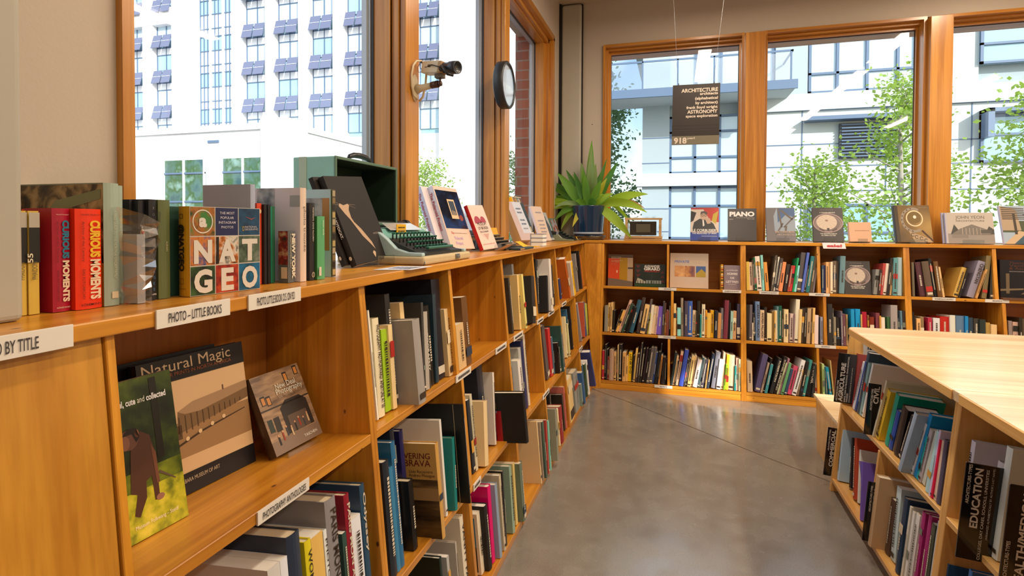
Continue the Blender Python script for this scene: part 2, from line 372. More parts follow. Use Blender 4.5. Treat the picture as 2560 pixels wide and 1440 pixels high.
m.box(-.985,-.925,.72,4.25,2.64,2.68,TY); m.box(-.985,-.915,.715,.737,1.083,2.66,TZ); m.box(-1.06,-.96,.735,4.2,2.61,2.645,TY)
struct(m.build('trim_10'),'fir head and far jamb of the left windows','trim')
def brick_mat():
    m,t,b=nodes_mat('red brick'); tc=t.nodes.new('ShaderNodeTexCoord'); mp=t.nodes.new('ShaderNodeMapping'); mp.inputs['Rotation'].default_value=(R_(90),0,0)
    br=t.nodes.new('ShaderNodeTexBrick'); br.inputs['Scale'].default_value=1; br.inputs['Brick Width'].default_value=.2; br.inputs['Row Height'].default_value=.075; br.inputs['Mortar Size'].default_value=.006
    br.inputs['Color1'].default_value=(.30,.085,.06,1); br.inputs['Color2'].default_value=(.22,.06,.05,1); br.inputs['Mortar'].default_value=(.25,.18,.16,1)
    t.links.new(tc.outputs['Object'],mp.inputs[0]); t.links.new(mp.outputs[0],br.inputs['Vector']); t.links.new(br.outputs[0],b.inputs['Base Color']); b.inputs['Roughness'].default_value=.85; return m
BRICK=brick_mat()
m=MB(); m.box(-1.21,-1.075,4.12,4.9,0,3.2,BRICK); struct(m.build('trim_11'),'red brick edge of the outside wall seen through the narrow far left window','brick pier')
# ceiling lamps (above the frame, their streaks show in the panes)
TUBE=mat('lamp tube',(1,1,1),.5,emit=(1,.86,.68),es=6)
for i,(x,y) in enumerate(LAMPS):
    m=MB(); m.box(x-.07,x+.07,y-.62,y+.62,2.90,2.95,ALU); L=m.build('ceiling_lamp'); tag(L,'long strip lamp hung under the ceiling','lamp','strip lamps under the ceiling')
    m=MB(); m.box(x-.02,x+.02,y-.6,y+.6,2.872,2.90,TUBE); m.build('lamp_tube',L)
    m=MB(); [m.tube([(x,y+s,2.95),(x,y+s,3.01)],.006,ALU) for s in (-.5,.5)]; m.build('hanger',L)
# ================================================================== OUTSIDE
CONC=mat('white concrete facade',(.74,.74,.75),.85); CONC2=mat('pale grey concrete',(.36,.43,.46),.9,bump=.3,bscale=60)
CONC3=mat('light concrete',(.52,.57,.57),.9,bump=.2,bscale=60)
WGL=mat('facade glass',(.30,.50,.60),.12,spec=.8); WGL2=mat('facade glass light',(.45,.60,.70),.15,spec=.8); MUL=mat('dark mullion',(.10,.16,.26),.5)
SOL=mat('solar panel',(.13,.15,.25),.3); SPAN=mat('white spandrel',(.80,.84,.88),.6); SLAT=mat('louver slat',(.06,.07,.08),.5)
m=MB(); m.box(-90,60,4.95,120,-1.4,-1.2,mat('street asphalt',(.20,.20,.21),.9)); m.box(-90,-1.3,-30,5,-1.4,-1.2,mat('street asphalt'))
struct(m.build('floor_outside'),'street outside the windows','street')
# --- office tower
tw=empty('office_tower',(-18,42,-1.2)); tag(tw,'tall white office tower with rows of tilted solar panels on its front','building')
def part(m,name,par,**k):
    ob=m.build(name,None,**k); ob.parent=par; ob.matrix_parent_inverse=par.matrix_world.inverted() if False else Matrix.Translation(-Vector(par.location)); return ob
m=MB(); m.box(-75,-18.0,42.6,60,-1.2,40,WGL)
m.box(-75,-18,42.5,42.62,-1.2,8.9,CONC)
piers=[(-75,-60),(-57.5,-53.6),(-51.0,-49.7),(-47.3,-44.0),(-40.1,-38.8),(-36.3,-35.2),(-32.7,-31.5),(-29.1,-27.9),(-25.6,-24.4),(-22.2,-20.9)]
for a,b in piers: m.box(a,b,41.9,44,-1.2,40,CONC)
m.box(-75,-47.4,41.85,42.6,20.7,22.3,CONC)
m.box(-18.9,-16.8,41.9,120,-1.2,40,CONC)
part(m,'wall',tw)
bays=[(-53.6,-51.0),(-49.7,-47.3),(-38.8,-36.3),(-35.2,-32.7),(-31.5,-29.1),(-27.9,-25.6),(-24.4,-22.2),(-20.9,-18.9)]
for a,b in bays:
    for k in range(6):
        z=9.3+3.45*k
        g=MB(); g.box(a,b,42.45,42.55,z,z+2.35,WGL2 if (k+int(-a))%3 else WGL)
        for xx in (a,(a+b)/2-.04,b-.08): g.box(xx,xx+.08,42.38,42.46,z,z+3.4,MUL)
        g.box(a,b,42.38,42.46,z+2.3,z+2.4,MUL); g.box(a,b,42.38,42.46,z+1.62,z+1.68,MUL)
        g.box(a,b,42.40,42.5,z+1.7,z+2.3,SPAN)
        part(g,'window',tw)
        if k<5:
            p=MB()
            for h in (0,1):
                x0=a+.05+h*(b-a)/2; x1=x0+(b-a)/2-.15
                p.add([(x0,41.62,z+2.2),(x1,41.62,z+2.2),(x1,42.0,z+3.5),(x0,42.0,z+3.5),(x0,41.68,z+2.18),(x1,41.68,z+2.18),(x1,42.06,z+3.48),(x0,42.06,z+3.48)],[(0,1,2,3),(7,6,5,4),(0,4,5,1),(3,2,6,7),(0,3,7,4),(1,5,6,2)],SOL)
                p.box(x0,x1,41.78,41.80,z+2.84,z+2.87,SPAN)
            part(p,'solar_panel',tw)
cw=MB()
for k in range(5):
    z=9.4+3.45*k
    cw.box(-44,-40.1,42.2,42.5,z,z+1.35,SPAN); cw.box(-44,-40.1,42.2,42.5,z+1.35,z+2.7,WGL); cw.box(-44,-40.1,42.2,42.5,z+2.7,z+3.45,SPAN)
    for zz in (0,1.35,2.7): cw.box(-44,-40.1,42.12,42.22,z+zz,z+zz+.08,MUL)
for j in range(10): x=-44+j*.43; cw.box(x,x+.05,42.1,42.22,9.4,26,MUL)
for x in (-42.8,-41.3): cw.box(x,x+.18,42.0,42.3,9.4,26,CONC)
part(cw,'curtain_wall',tw)
for k in range(7):
    z=.6+3.45*k
    for y in (47,57.5,68,80,94):
        g=MB(); g.box(-16.85,-16.7,y,y+6.5,z,z+2.2,WGL2)
        for q in (0,2.1,4.2,6.4): g.box(-16.78,-16.62,y+q,y+q+.1,z,z+2.2,MUL)
        g.box(-16.78,-16.62,y,y+6.5,z+1.5,z+1.6,MUL); part(g,'side_window',tw)
PGL=pic('podium glass with painted tree reflections',['#34545a','#4c6c64','#3c5c34','#7c9c94'],1.1,6,rough=.12)  # tree reflections are painted into the glass colour as noise
# --- low white building in front of the tower
pb=empty('podium_building',(-21,26,-1.2)); tag(pb,'low white building with square windows in front of the tower','building')
m=MB(); m.box(-60,-21,26,41.8,-1.2,6.6,CONC); m.box(-60,-20.9,25.85,41.8,6.6,6.95,CONC); m.box(-22.6,-20.8,25.7,27.5,-1.2,7.15,CONC); m.box(-60,-30.8,25.7,26,-1.2,5.9,CONC)
m.box(-26.6,-25.8,25.93,26,5.95,6.1,MUL); part(m,'wall',pb)
for a,b in ((-34.5,-31.4),(-30.0,-26.8),(-25.6,-22.5)):
    g=MB(); g.box(a,b,25.97,26.02,-.8,5.0,PGL); g.box(a-.01,a+.02,25.7,26,-.8,5.0,CONC); 
    g.box(a,b,25.9,25.97,2.45,2.55,MUL); g.box(a,b,25.9,25.97,4.15,4.25,MUL)
    for q in (0,.5,1): x=a+(b-a-.1)*q; g.box(x,x+.1,25.88,25.97,-.8,5.0,SPAN)
    part(g,'window',pb)
# --- apartment building beyond the far windows
ab=empty('apartment_building',(-1.5,25,-1.2)); tag(ab,'pale concrete apartment building with a balcony and dark framed windows','building')
m=MB(); m.box(-1.45,-.3,24.9,40,-1.2,12,CONC2); m.box(-.3,30,25.25,40,-1.2,12,CONC2); m.box(-1.7,3.2,24.7,25.3,2.9,3.45,CONC3)
m.box(2.6,30,24.95,25.3,-1.2,6.6,CONC3); m.box(3.9,5.1,24.95,25.3,6.6,12,CONC2); m.box(9.0,10.9,24.95,25.3,6.6,12,CONC3); m.box(2.6,30,24.8,25.3,5.9,6.45,CONC3)
for z in (.9,1.9,3.9,5.0): m.box(-1.46,-.3,24.885,24.9,z,z+.04,MUL)
for z in (4.5,3.6,2.6,5.88): m.box(2.6,30,24.935,24.95,z,z+.04,MUL)
for x in (4.9,7.9,10.7,13.5): m.box(x,x+.04,24.935,24.95,-1,5.9,MUL)
m.box(-2.0,-.3,24.5,40,9.6,10.1,CONC3)
part(m,'wall',ab)
def grid(name,x0,x1,z0,z1,xs,zs,glass,y=25.1,par=ab):
    g=MB(); g.box(x0,x1,y,y+.1,z0,z1,glass)
    for x in [x0]+xs+[x1-.1]: g.box(x,x+.1,y-.08,y+.02,z0,z1,MUL)
    for z in [z0]+zs+[z1-.1]: g.box(x0,x1,y-.08,y+.02,z,z+.09,MUL)
    part(g,name,par)
grid('window',-.3,2.7,3.45,5.95,[.72,1.72],[4.1,5.2],WGL2); grid('window',-.3,2.7,-.8,2.9,[.72,1.72],[.6,2.0],WGL2)
grid('window',-.4,3.9,6.75,12,[.75,1.75,2.6],[8.75],WGL2); grid('window',5.15,8.95,6.6,8.75,[6.15,7.2,8.25],[7.35],WGL2); grid('window',10.9,14.5,7.3,8.9,[12.4],[8.0],WGL,y=24.9)
grid('window',5.15,8.95,-.5,2.1,[6.15,7.2,8.25],[.9],WGL,y=24.88); grid('window',10.95,14.5,3.6,5.4,[12.4],[4.6],WGL,y=24.88)
m=MB(); m.box(-2.9,4.3,22.9,25.2,6.42,6.62,CONC3); m.box(-2.95,4.35,22.85,22.95,6.38,6.72,MUL); m.box(-2.95,-2.85,22.85,25.2,6.38,6.72,MUL); part(m,'balcony_slab',ab)
m=MB()
for q in range(6): x=-2.75+q*1.37; m.box(x,x+.06,22.95,23.0,6.7,7.85,MUL)
m.box(-2.75,4.2,22.95,23.0,7.8,7.87,MUL); m.box(-2.75,-2.7,22.95,24.9,7.8,7.87,MUL); m.box(4.15,4.2,22.95,24.9,7.8,7.87,MUL)
part(m,'balcony_rail',ab)
m=MB(); m.box(-2.72,4.18,22.97,22.98,6.75,7.75,ACRYL); part(m,'balcony_glass',ab)
m=MB(); m.box(6.25,8.35,24.80,24.95,3.9,5.3,SLAT)
for q in range(11): z=3.95+q*.125; m.box(6.3,8.3,24.70,24.86,z,z+.045,MUL)
part(m,'louver',ab)
m=MB(); m.box(5.0,9.2,24.3,24.95,5.4,5.55,MUL); m.box(10.95,11.15,24.3,24.95,4.5,5.55,MUL); m.box(10.95,14,24.3,24.95,5.42,5.56,MUL); part(m,'canopy_frame',ab)
# --- street trees
BARK=mat('tree bark',(.34,.31,.27),.9)
def leafmat(n,c):
    m=bpy.data.materials.new(n); m.use_nodes=True; t=m.node_tree; b=t.nodes['Principled BSDF']; b.inputs['Base Color'].default_value=(*c,1); b.inputs['Roughness'].default_value=.55
    tl=t.nodes.new('ShaderNodeBsdfTranslucent'); tl.inputs[0].default_value=(c[0]*1.3,c[1]*1.2,c[2]*.7,1); mx=t.nodes.new('ShaderNodeMixShader'); mx.inputs[0].default_value=.45
    o=t.nodes['Material Output']; t.links.new(b.outputs[0],mx.inputs[1]); t.links.new(tl.outputs[0],mx.inputs[2]); t.links.new(mx.outputs[0],o.inputs[0]); return m
LEAF1=leafmat('bright maple leaf',(.30,.45,.10)); LEAF2=leafmat('green leaf',(.14,.30,.07)); LEAF3=leafmat('blue green leaf',(.13,.24,.13))
def tree(x,y,h,w,n,lm,label,sd=0,leaf=.17,base=1.0,core=.35):
    rd=random.Random(sd); t=empty('street_tree',(x,y,-1.2)); tag(t,label,'tree','street trees outside the windows')
    m=MB(); m.tube([(0,0,0),(.05,0,h*.4),(0,.05,h*.75),(.03,0,h*.98)],[.11,.08,.045,.012],BARK,8)
    tips=[]
    nb=26
    for k in range(nb):
        z=base+(h-base)*(k/nb)*.92; a=rd.uniform(0,6.283); q=(k/nb); L=w*(1-.75*q)*rd.uniform(.7,1.05)
        p0=Vector((0,0,z)); p1=p0+Vector((math.cos(a)*L*.5,math.sin(a)*L*.5,L*.32)); p2=p0+Vector((math.cos(a)*L,math.sin(a)*L,L*.7))
        m.tube([p0,p1,p2],[.03,.018,.006],BARK,5); tips+= [p0.lerp(p1,.6),p1,p1.lerp(p2,.5),p2,p2]
    tips.append(Vector((0,0,h)))
    m.build('trunk',t)
    f=MB(); vs=[];fs=[]
    for i in range(n):
        c=rd.choice(tips)+Vector((rd.gauss(0,core),rd.gauss(0,core),rd.gauss(0,core*.8)))
        s=leaf*rd.uniform(.6,1.2); u=Vector((rd.gauss(0,1),rd.gauss(0,1),rd.gauss(0,.6))).normalized(); v=u.cross(Vector((rd.gauss(0,1),rd.gauss(0,1),rd.gauss(0,1)))).normalized()
        k=len(vs); vs+=[c-u*s*.5,c+v*s*.32,c+u*s*.5,c-v*s*.32]; fs.append((k,k+1,k+2,k+3))
    f.add(vs,fs,lm); f.build('foliage',t)
tree(5.9,17.5,6.7,1.9,3600,LEAF1,'slender bright green street tree in the middle of the second far window',1,.15,1.2,.26)
tree(4.0,18.5,4.4,1.6,2600,LEAF1,'low bright green street tree right of the first post of the far windows',6,.15,.8,.3)
tree(10.0,17.5,6.2,2.3,7000,LEAF1,'dense bright green street tree in the far window at the right edge',2,.16,1.0,.45)
tree(-3.9,30,11.5,2.6,5200,LEAF3,'tall dark green tree left of the apartment building',3,.26,1.0,.5)
tree(-14.0,29,6.0,2.4,2600,LEAF1,'pale green tree low in the middle left window',4,.2,1.0,.45)
tree(-7.6,26,6.0,1.6,1700,LEAF3,'thin street tree low in the narrow far left window',5,.18,1.0,.35)
# ================================================================== BOOKCASES
AL=.095; TAU_L=math.atan(.095)
def xf(z): return -.572-.095*z
def raked(m,y0,y1,z0,z1,mm,xb=-.92,ins=0):
    """upright of the left run: front edge raked"""
    m.prism([(xb,z0),(xf(z0)-ins,z0),(xf(z1)-ins,z1),(xb,z1)],mm,'y',y0,y1)
def lshelf(m,y0,y1,z,mm,xb=-.92,t=.02):
    X=xf(z); s=AL; zb=z-(X-xb)*s
    m.prism([(X,z),(xb,zb),(xb,zb-t),(X,z-t)],mm,'y',y0,y1)
LW=wood('pine shelf','Z'); 
def bookcase_left(y0,y1,label,inter,first=False,last=False):
    t=empty('bookcase',(-.75,(y0+y1)/2,0)); tag(t,label,'bookcase','bookcases under the left counter')
    def prt(m,n): 
        ob=m.build(n,None,bevel=.0012,seg=1); ob.parent=t; ob.matrix_parent_inverse=Matrix.Translation(-t.location); return ob
    m=MB(); raked(m,y0,y0+.012,0,1.061,WZ()); prt(m,'side_panel')
    m=MB(); raked(m,y1-.012,y1,0,1.061,WZ()); prt(m,'side_panel')
    for z in (.735,.375,.03):
        m=MB(); lshelf(m,y0+.012,y1-.012,z,WY(),t=.02 if z>.1 else .03); prt(m,'shelf')
    m=MB(); m.box(-.926,-.92,y0,y1,0,1.061,wood('shade darkened back','Z',light=(.50,.19,.03),dark=(.36,.12,.018),knots=False)); prt(m,'back_panel')  # back panel colour darkened for the shade inside the bays
    for row,(a,b) in inter.items():
        z0,z1={'top':(.735,1.061),'mid':(.375,.712),'bot':(.03,.352)}[row]
        m=MB(); xb=-.92
        m.prism([(xb,z0-(xf(z0)-xb)*AL),(xf(z0),z0),(xf(z1),z1),(xb,z1-(0 if row=='top' else (xf(z1)-xb)*AL))],WZ(),'y',a,b); prt(m,'divider')
    return t
bookcase_left(.500,1.074,'nearest open bookcase bay of the left counter, one wide bay',{})
bookcase_left(1.074,2.098,'second bookcase of the left counter, starting at the post beside the face-out books',{'top':(1.56,1.58),'mid':(1.588,1.608),'bot':(1.567,1.587)})
bookcase_left(2.098,3.116,'third bookcase of the left counter, holding the cream and yellow volumes',{'top':(2.588,2.61),'mid':(2.61,2.63),'bot':(2.60,2.62)})
bookcase_left(3.116,4.14,'farthest bookcase of the left counter, next to the corner panel',{'top':(3.588,3.61),'mid':(3.60,3.62),'bot':(3.60,3.62)})
m=MB(); m.prism([(-.92,0),(xf(0)-.004,0),(xf(1.061)-.004,1.061),(-.92,1.061)],wood('plain pine panel','Z',light=(.62,.29,.035),dark=(.54,.23,.025),knots=False),'y',-.3,.498)
tag(m.build('end_cabinet',bevel=.001),'plain closed pine end cabinet at the near end of the left counter','cabinet')
m=MB(); m.prism([(-.929,-.3),(-.660,-.3),(-.660,4.168),(-.929,4.168),(-.929,4.146),(-1.045,4.146),(-1.045,.74),(-.929,.74)],WY(),'z',C_BOT,C_TOP)
tag(m.build('counter_top',bevel=.002),'long pine counter top running below the left windows','counter')
m=MB(); m.prism([(-.745,4.168),(3.95,4.168),(3.95,4.595),(-.545,4.595),(-.545,4.498),(-.745,4.498)],WX(),'z',C_BOT,C_TOP)
m.prism([(-.929,4.169),(-.745,4.169),(-.745,4.445),(-.929,4.445)],WX(),'z',C_BOT,C_TOP)
tag(m.build('counter_top',bevel=.002),'pine counter top running below the far windows','counter')
AB=.155
def yb_(z): return 4.01+AB*z
YB=4.46
def bookcase_back(x0,x1,label,inter):
    t=empty('bookcase',((x0+x1)/2,4.2,0)); tag(t,label,'bookcase','bookcases under the far counter')
    def prt(m,n):
        ob=m.build(n,None,bevel=.0012,seg=1); ob.parent=t; ob.matrix_parent_inverse=Matrix.Translation(-t.location); return ob
    def up(a,b,z0,z1,n,zb0=None,zb1=None):
        m=MB(); m.prism([(yb_(z0),z0),(YB,z0 if zb0 is None else zb0),(YB,z1 if zb1 is None else zb1),(yb_(z1),z1)],WZ(),'x',a,b); prt(m,n)
    up(x0,x0+.0175,0,1.061,'side_panel'); up(x1-.0175,x1,0,1.061,'side_panel')
    for z in (.745,.405,.06):
        m=MB(); Y=yb_(z); zb=z-(YB-Y)*.11; m.prism([(Y,z),(YB,zb),(YB,zb-.02),(Y,z-.02)],WX(),'x',x0+.0175,x1-.0175); prt(m,'shelf')
    m=MB(); m.box(x0,x1,YB,YB+.006,0,1.061,wood('shade darkened back x','X',light=(.50,.19,.03),dark=(.36,.12,.018),knots=False)); prt(m,'back_panel')  # same darkened back colour, shade put into the wood tone
    m=MB(); m.prism([(4.012,0),(4.03,0),(4.038,.038),(4.02,.038)],WX(),'x',x0+.0175,x1-.0175); prt(m,'kick_board')
    for row,(a,b) in inter.items():
        z0,z1={'top':(.745,1.061),'mid':(.405,.722),'bot':(.06,.382)}[row]
        up(a,b,z0,z1,'divider',z0-(YB-yb_(z0))*.11,z1-(0 if row=='top' else (YB-yb_(z1))*.11))
bookcase_back(-.535,.4575,'first far bookcase from the corner, under the small framed model',{'top':(-.060,-.044),'mid':(-.028,-.010),'bot':(-.047,-.030)})
bookcase_back(.4575,1.4475,'second far bookcase from the corner, under the sale card',{'top':(.923,.943),'mid':(.955,.974),'bot':(.908,.924)})
bookcase_back(1.4475,2.4375,'third far bookcase from the corner, partly hidden by the island top',{'top':(1.913,1.934),'mid':(1.947,1.966),'bot':(1.92,1.94)})
bookcase_back(2.4375,3.43,'far bookcase right of the island',{'top':(2.91,2.93),'mid':(2.93,2.95),'bot':(2.91,2.93)})
m=MB()
a=[(-.674,4.172,1.061),(-.536,4.172,1.061),(-.536,4.006,0),(-.576,4.006,0)]
m.add(a+[(x,y+.02,z) for x,y,z in a],[(0,3,2,1),(4,5,6,7),(0,1,5,4),(1,2,6,5),(2,3,7,6),(3,0,4,7)],WZ())
tag(m.build('corner_panel',bevel=.001),'narrow pine panel closing the corner between the two bookcase runs','panel')
# ---- island
def xi(z): return .688+.1*(z-.06)
ISL_T=.77
for y0,y1,lb in ((1.708,2.64,'far half of the pale birch island top'),(.25,1.704,'near half of the pale birch island top, cut by the right edge of the photo')):
    m=MB()
    r=.03 if y1>2 else .002
    pts=[(.705,y0),(1.40,y0)]+[(1.40-r+r*math.cos(R_(a)),y1-r+r*math.sin(R_(a))) for a in (0,30,60,90)]+[(.705+r+r*math.cos(R_(a)),y1-r+r*math.sin(R_(a))) for a in (90,120,150,180)]
    m.prism(pts,PLYX,'z',ISL_T-.028,ISL_T); m.box(.7005,.7045,y0+.001,y1-.035,ISL_T-.0275,ISL_T-.001,PLYY)
    tag(m.build('island_counter',bevel=.006,seg=3),lb,'counter')
def island(y0,y1,label,inter):
    t=empty('island_bookcase',(1.0,(y0+y1)/2,0)); tag(t,label,'bookcase')
    def prt(m,n):
        ob=m.build(n,None,bevel=.0015,seg=1); ob.parent=t; ob.matrix_parent_inverse=Matrix.Translation(-t.location); return ob
    xb=1.02
    def up(a,b,z0,z1,n,tilt0=0,tilt1=0):
        m=MB(); m.prism([(xi(z0),z0),(xb,z0-tilt0*(xb-xi(z0))),(xb,z1-tilt1*(xb-xi(z1))),(xi(z1),z1)],PLYZ,'y',a,b); prt(m,n)
    up(y0,y0+.013,0,ISL_T-.03,'side_panel'); up(y1-.022,y1,0,ISL_T-.03,'side_panel')
    for z in (.40,.06):
        m=MB(); X=xi(z); zb=z-(xb-X)*.1; m.prism([(X,z),(xb,zb),(xb,zb-.018),(X,z-.018)],PLYY,'y',y0+.013,y1-.022); prt(m,'shelf')
    m=MB(); m.box(xb,xb+.01,y0,y1,0,ISL_T-.03,PLYZ); prt(m,'back_panel')
    m=MB(); m.box(xi(0)+.03,xi(0)+.045,y0+.013,y1-.022,0,.035,PLYY); prt(m,'kick_board')
    for a,b in inter: up(a,b,.06,.38,'divider',.1,.1)
island(1.797,2.785,'far unit of the birch island bookcase',[(2.28,2.296)])
island(.79,1.797,'near unit of the birch island bookcase, cut by the frame',[])
m=MB()   # the right hand side of the island (closed)
m.box(1.035,1.36,.6,2.60,0,ISL_T-.03,PLYZ); tag(m.build('island_cabinet'),'closed birch cabinet behind the island shelves','cabinet')
t=empty('end_shelf_cabinet',(1.0,3.03,0)); tag(t,'low birch cabinet with a ledge at the far end of the island','cabinet')
m=MB(); m.prism([(2.79,0),(3.25,0),(3.29,.272),(2.79,.272)],PLYZ,'x',.735,1.25); o=m.build('body'); o.parent=t; o.matrix_parent_inverse=Matrix.Translation(-t.location)
m=MB(); m.box(.725,1.26,2.788,3.30,.273,.291,PLYX); o=m.build('ledge',bevel=.002); o.parent=t; o.matrix_parent_inverse=Matrix.Translation(-t.location)
m=MB(); m.box(.735,.742,2.792,2.86,.23,.272,PLYY); o=m.build('cleat'); o.parent=t; o.matrix_parent_inverse=Matrix.Translation(-t.location)
m=MB(); m.box(.80,1.0,2.752,2.758,.60,.70,mat('grey paper notice',(.55,.53,.52),.6)); o=m.build('paper_notice'); 
p=Panel((1.0,2.7515,.60),(-1,0,0),(0,0,1),(0,-1,0),.2,.1)
p=Panel((.80,2.7515,.60),(1,0,0),(0,0,1),(0,-1,0),.2,.1)
for k in range(4): p.dashes(.75-.2*k,.08,.9,.012,'#222222',seed=k,horiz=True)
p.build('writing',o); tag(o,'grey paper notice with handwriting fixed inside the top of the island','notice')
# ---- label strips
def label_strip(y0,y1,z,text,lab,t=.0008):
    X=xf(z)+.001; h=.022
    m=MB(); m.box(X,X+.003,y0,y1,z-.021,z+.001,TAGW); o=m.build('shelf_label'); tag(o,lab,'label','shelf labels on the left bookcases')
    if text:
        p=Panel((X+.003,y0,z-.021),(0,1,0),(0,0,1),(1,0,0),y1-y0,h)
        p.text(text,.5,.22,h*.56,TAGK,'C',fit=(y1-y0)*.84,bold=.01); p.build('printed_text',o)
    else:
        p=Panel((X+.003,y0,z-.021),(0,1,0),(0,0,1),(1,0,0),y1-y0,h); p.dashes(.3,.12,.88,.009,TAGK,seed=int(y0*100),horiz=True); p.build('printed_text',o)
label_strip(.716,.844,.735,'PHOTOGRAPHY ANTHOLOGIES','white label reading PHOTOGRAPHY ANTHOLOGIES on the nearest shelf edge')
L_=['on the first shelf joint past the nearest bay','at the far end of the empty shelf','left of the cream volumes on the upper shelf','below the dark books of the fourth upper bay','just past the third bookcase post on the upper shelf','under the white-spined book on the upper shelf','under the orange book on the upper shelf']
for (a,b),l in zip([(1.544,1.670),(1.929,2.062),(2.166,2.306),(2.567,2.693),(2.811,2.950),(3.172,3.300)],L_): label_strip(a,b,.735,None,'small white shelf label '+l)
for (a,b),l in zip([(3.59,3.713),(2.552,2.686),(1.608,1.674)],['far down the middle shelf edge','halfway along the middle shelf edge','on the middle shelf edge beside the large black folio']): label_strip(a,b,.375,None,'small white shelf label '+l)
def counter_label(y0,y1,text,lab,algn='C'):
    m=MB(); m.box(-.6595,-.6565,y0,y1,C_BOT-.003,C_TOP+.0015,TAGW); o=m.build('shelf_label',bevel=.0005); tag(o,lab,'label','shelf labels on the counter edge')
    p=Panel((-.6565,y0,C_BOT-.003),(0,1,0),(0,0,1),(1,0,0),y1-y0,.0255)
    if algn=='C': p.text(text,.5,.24,.0135,TAGK,'C',fit=(y1-y0)*.72,bold=.01)
    else: p.text(text,.715,.24,.0135,TAGK,'R',fit=(y1-y0)*.48,bold=.01)
    p.build('printed_text',o)
counter_label(.325,.452,'PHOTO BY TITLE','white label ending in BY TITLE on the counter edge at the left','R')
counter_label(.556,.681,'PHOTO \u2013 LITTLE BOOKS','white label reading PHOTO LITTLE BOOKS on the counter edge')
counter_label(.719,.847,'PHOTO LITTLE BOOK O.S. ON 921','white label reading PHOTO LITTLE BOOK O.S. ON 921 on the counter edge')
def back_label(x0,x1,z,text,lab):
    Y=yb_(z)-.001
    m=MB(); m.box(x0,x1,Y-.003,Y,z-.019,z+.001,TAGW); o=m.build('shelf_label'); tag(o,lab,'label','shelf labels on the far bookcases')
    p=Panel((x0,Y-.003,z-.019),(1,0,0),(0,0,1),(0,-1,0),x1-x0,.02); p.text(text,.5,.3,.009,TAGK,'C',fit=(x1-x0)*.8 if len(text)>12 else (x1-x0)*.4,bold=.01); p.build('printed_text',o)
for x0,x1,z,tx,lb in [(-.116,.009,.745,'ARCHITECTS','under the Girard book on the far top shelf'),(.322,.444,.745,'ALPHABETICAL BY ARCHITECT','under the grey boxed book on the far top shelf'),(.56,.683,.745,'ALPHABETICAL BY ARCHITECT','under the tan and teal books of the third far bay'),
  (.87,.995,.745,'ARCHITECTS','across the divider below the sale card'),(1.58,1.705,.745,'ALPHABETICAL BY ARCHITECT','under the brown books of the fifth far bay'),(1.86,1.984,.745,'ARCHITECTS','at the right end of the far top shelf'),
  (-.115,.009,.405,'ARCHITECTS','across the first divider of the far middle shelf'),(.899,1.024,.405,'ARCHITECTS','across the second divider of the far middle shelf'),(-.135,-.012,.06,'ARCHITECTS','on the far bottom shelf edge below the green-banded book')]:
    back_label(x0,x1,z,tx,'white shelf label '+lb)
# ================================================================== BOOKS
def bc(h,k=1.0):
    c=lin(h); g=(1.10,1.22,1.50)
    return tuple(min(.86,max(.004,v*gg*k)) for v,gg in zip(c,g))
def cover(h,glossy=True,k=1.0):
    n='cover %s'%h
    return mat(n,bc(h,k),.34 if glossy else .6,spec=.45)
def book_mesh(t,d,h,cm,kind,sp=None):
    """cover: local x thickness, y depth from the spine, z height"""
    m=MB(); b=.0025 if kind=='h' else .0008; sp=sp or cm
    n=5; bulge=min(.0035,t*.12) if kind=='h' else min(.0012,t*.05)
    out=[(t*k/n, -bulge*math.sin(math.pi*k/n)) for k in range(n+1)]
    # spine shell
    vs=[(x,y,0) for x,y in out]+[(x,y,h) for x,y in out]; inn=[(min(max(x,b),t-b),y+b) for x,y in out]
    vs+=[(x,y,0) for x,y in inn]+[(x,y,h) for x,y in inn]; N=n+1
    fs=[]
    for k in range(n):
        fs.append((k,k+1,N+k+1,N+k)); fs.append((2*N+k+1,2*N+k,3*N+k,3*N+k+1)); fs.append((k+1,k,2*N+k,2*N+k+1)); fs.append((N+k,N+k+1,3*N+k+1,3*N+k))
    m.add(vs,fs,sp)
    m.box(0,b,0,d,0,h,cm); m.box(t-b,t,0,d,0,h,cm)
    return m
def pages_mesh(t,d,h,kind,pm):
    m=MB(); b=.0025 if kind=='h' else .0008; i=.003 if kind=='h' else .0004
    m.box(b,t-b,.001,d-i,i,h-i,pm); return m
PG=[PAGE,mat('book pages warm',(.66,.55,.38),.8),mat('book pages pale',(.82,.78,.70),.8)]
def contrast(h):
    c=lin(h); L=.3*c[0]+.6*c[1]+.1*c[2]
    return '#d8cdb8' if L<.18 else '#3a2c22'
CN=[('black','18160f'),('dark grey','3a3a3a'),('grey','7c7870'),('white','e8e0d8'),('cream','e8c894'),('tan','c89058'),('brown','6a4424'),('dark brown','38281c'),('red','b42820'),('dark red','781c1c'),('orange','d87830'),('yellow','e0b010'),('green','307840'),('dark green','24382c'),('teal','1c8080'),('pale green','98c0a0'),('blue','2c60a8'),('navy','242848'),('light blue','78a8c0'),('slate blue','3c5870'),('purple','6a4c90'),('pink','d04870'),('maroon','5c2c34'),('olive','8c8440'),('lavender','c0b8d0'),('grey beige','a89880')]
def cname(h):
    c=[int(h[i:i+2],16) for i in (0,2,4)]
    return min(CN,key=lambda q:sum((int(q[1][i*2:i*2+2],16)-c[i])**2*(1.2,1.0,.9)[i] for i in range(3)))[0]
ORD='first second third fourth fifth sixth seventh eighth ninth tenth eleventh twelfth thirteenth fourteenth fifteenth sixteenth seventeenth eighteenth nineteenth twentieth twenty-first twenty-second twenty-third twenty-fourth twenty-fifth twenty-sixth twenty-seventh twenty-eighth twenty-ninth thirtieth'.split()
ROT={'back':0,'left':90,'island':-90}; TAU={'back':math.atan(.11),'left':TAU_L,'island':math.atan(.1)}
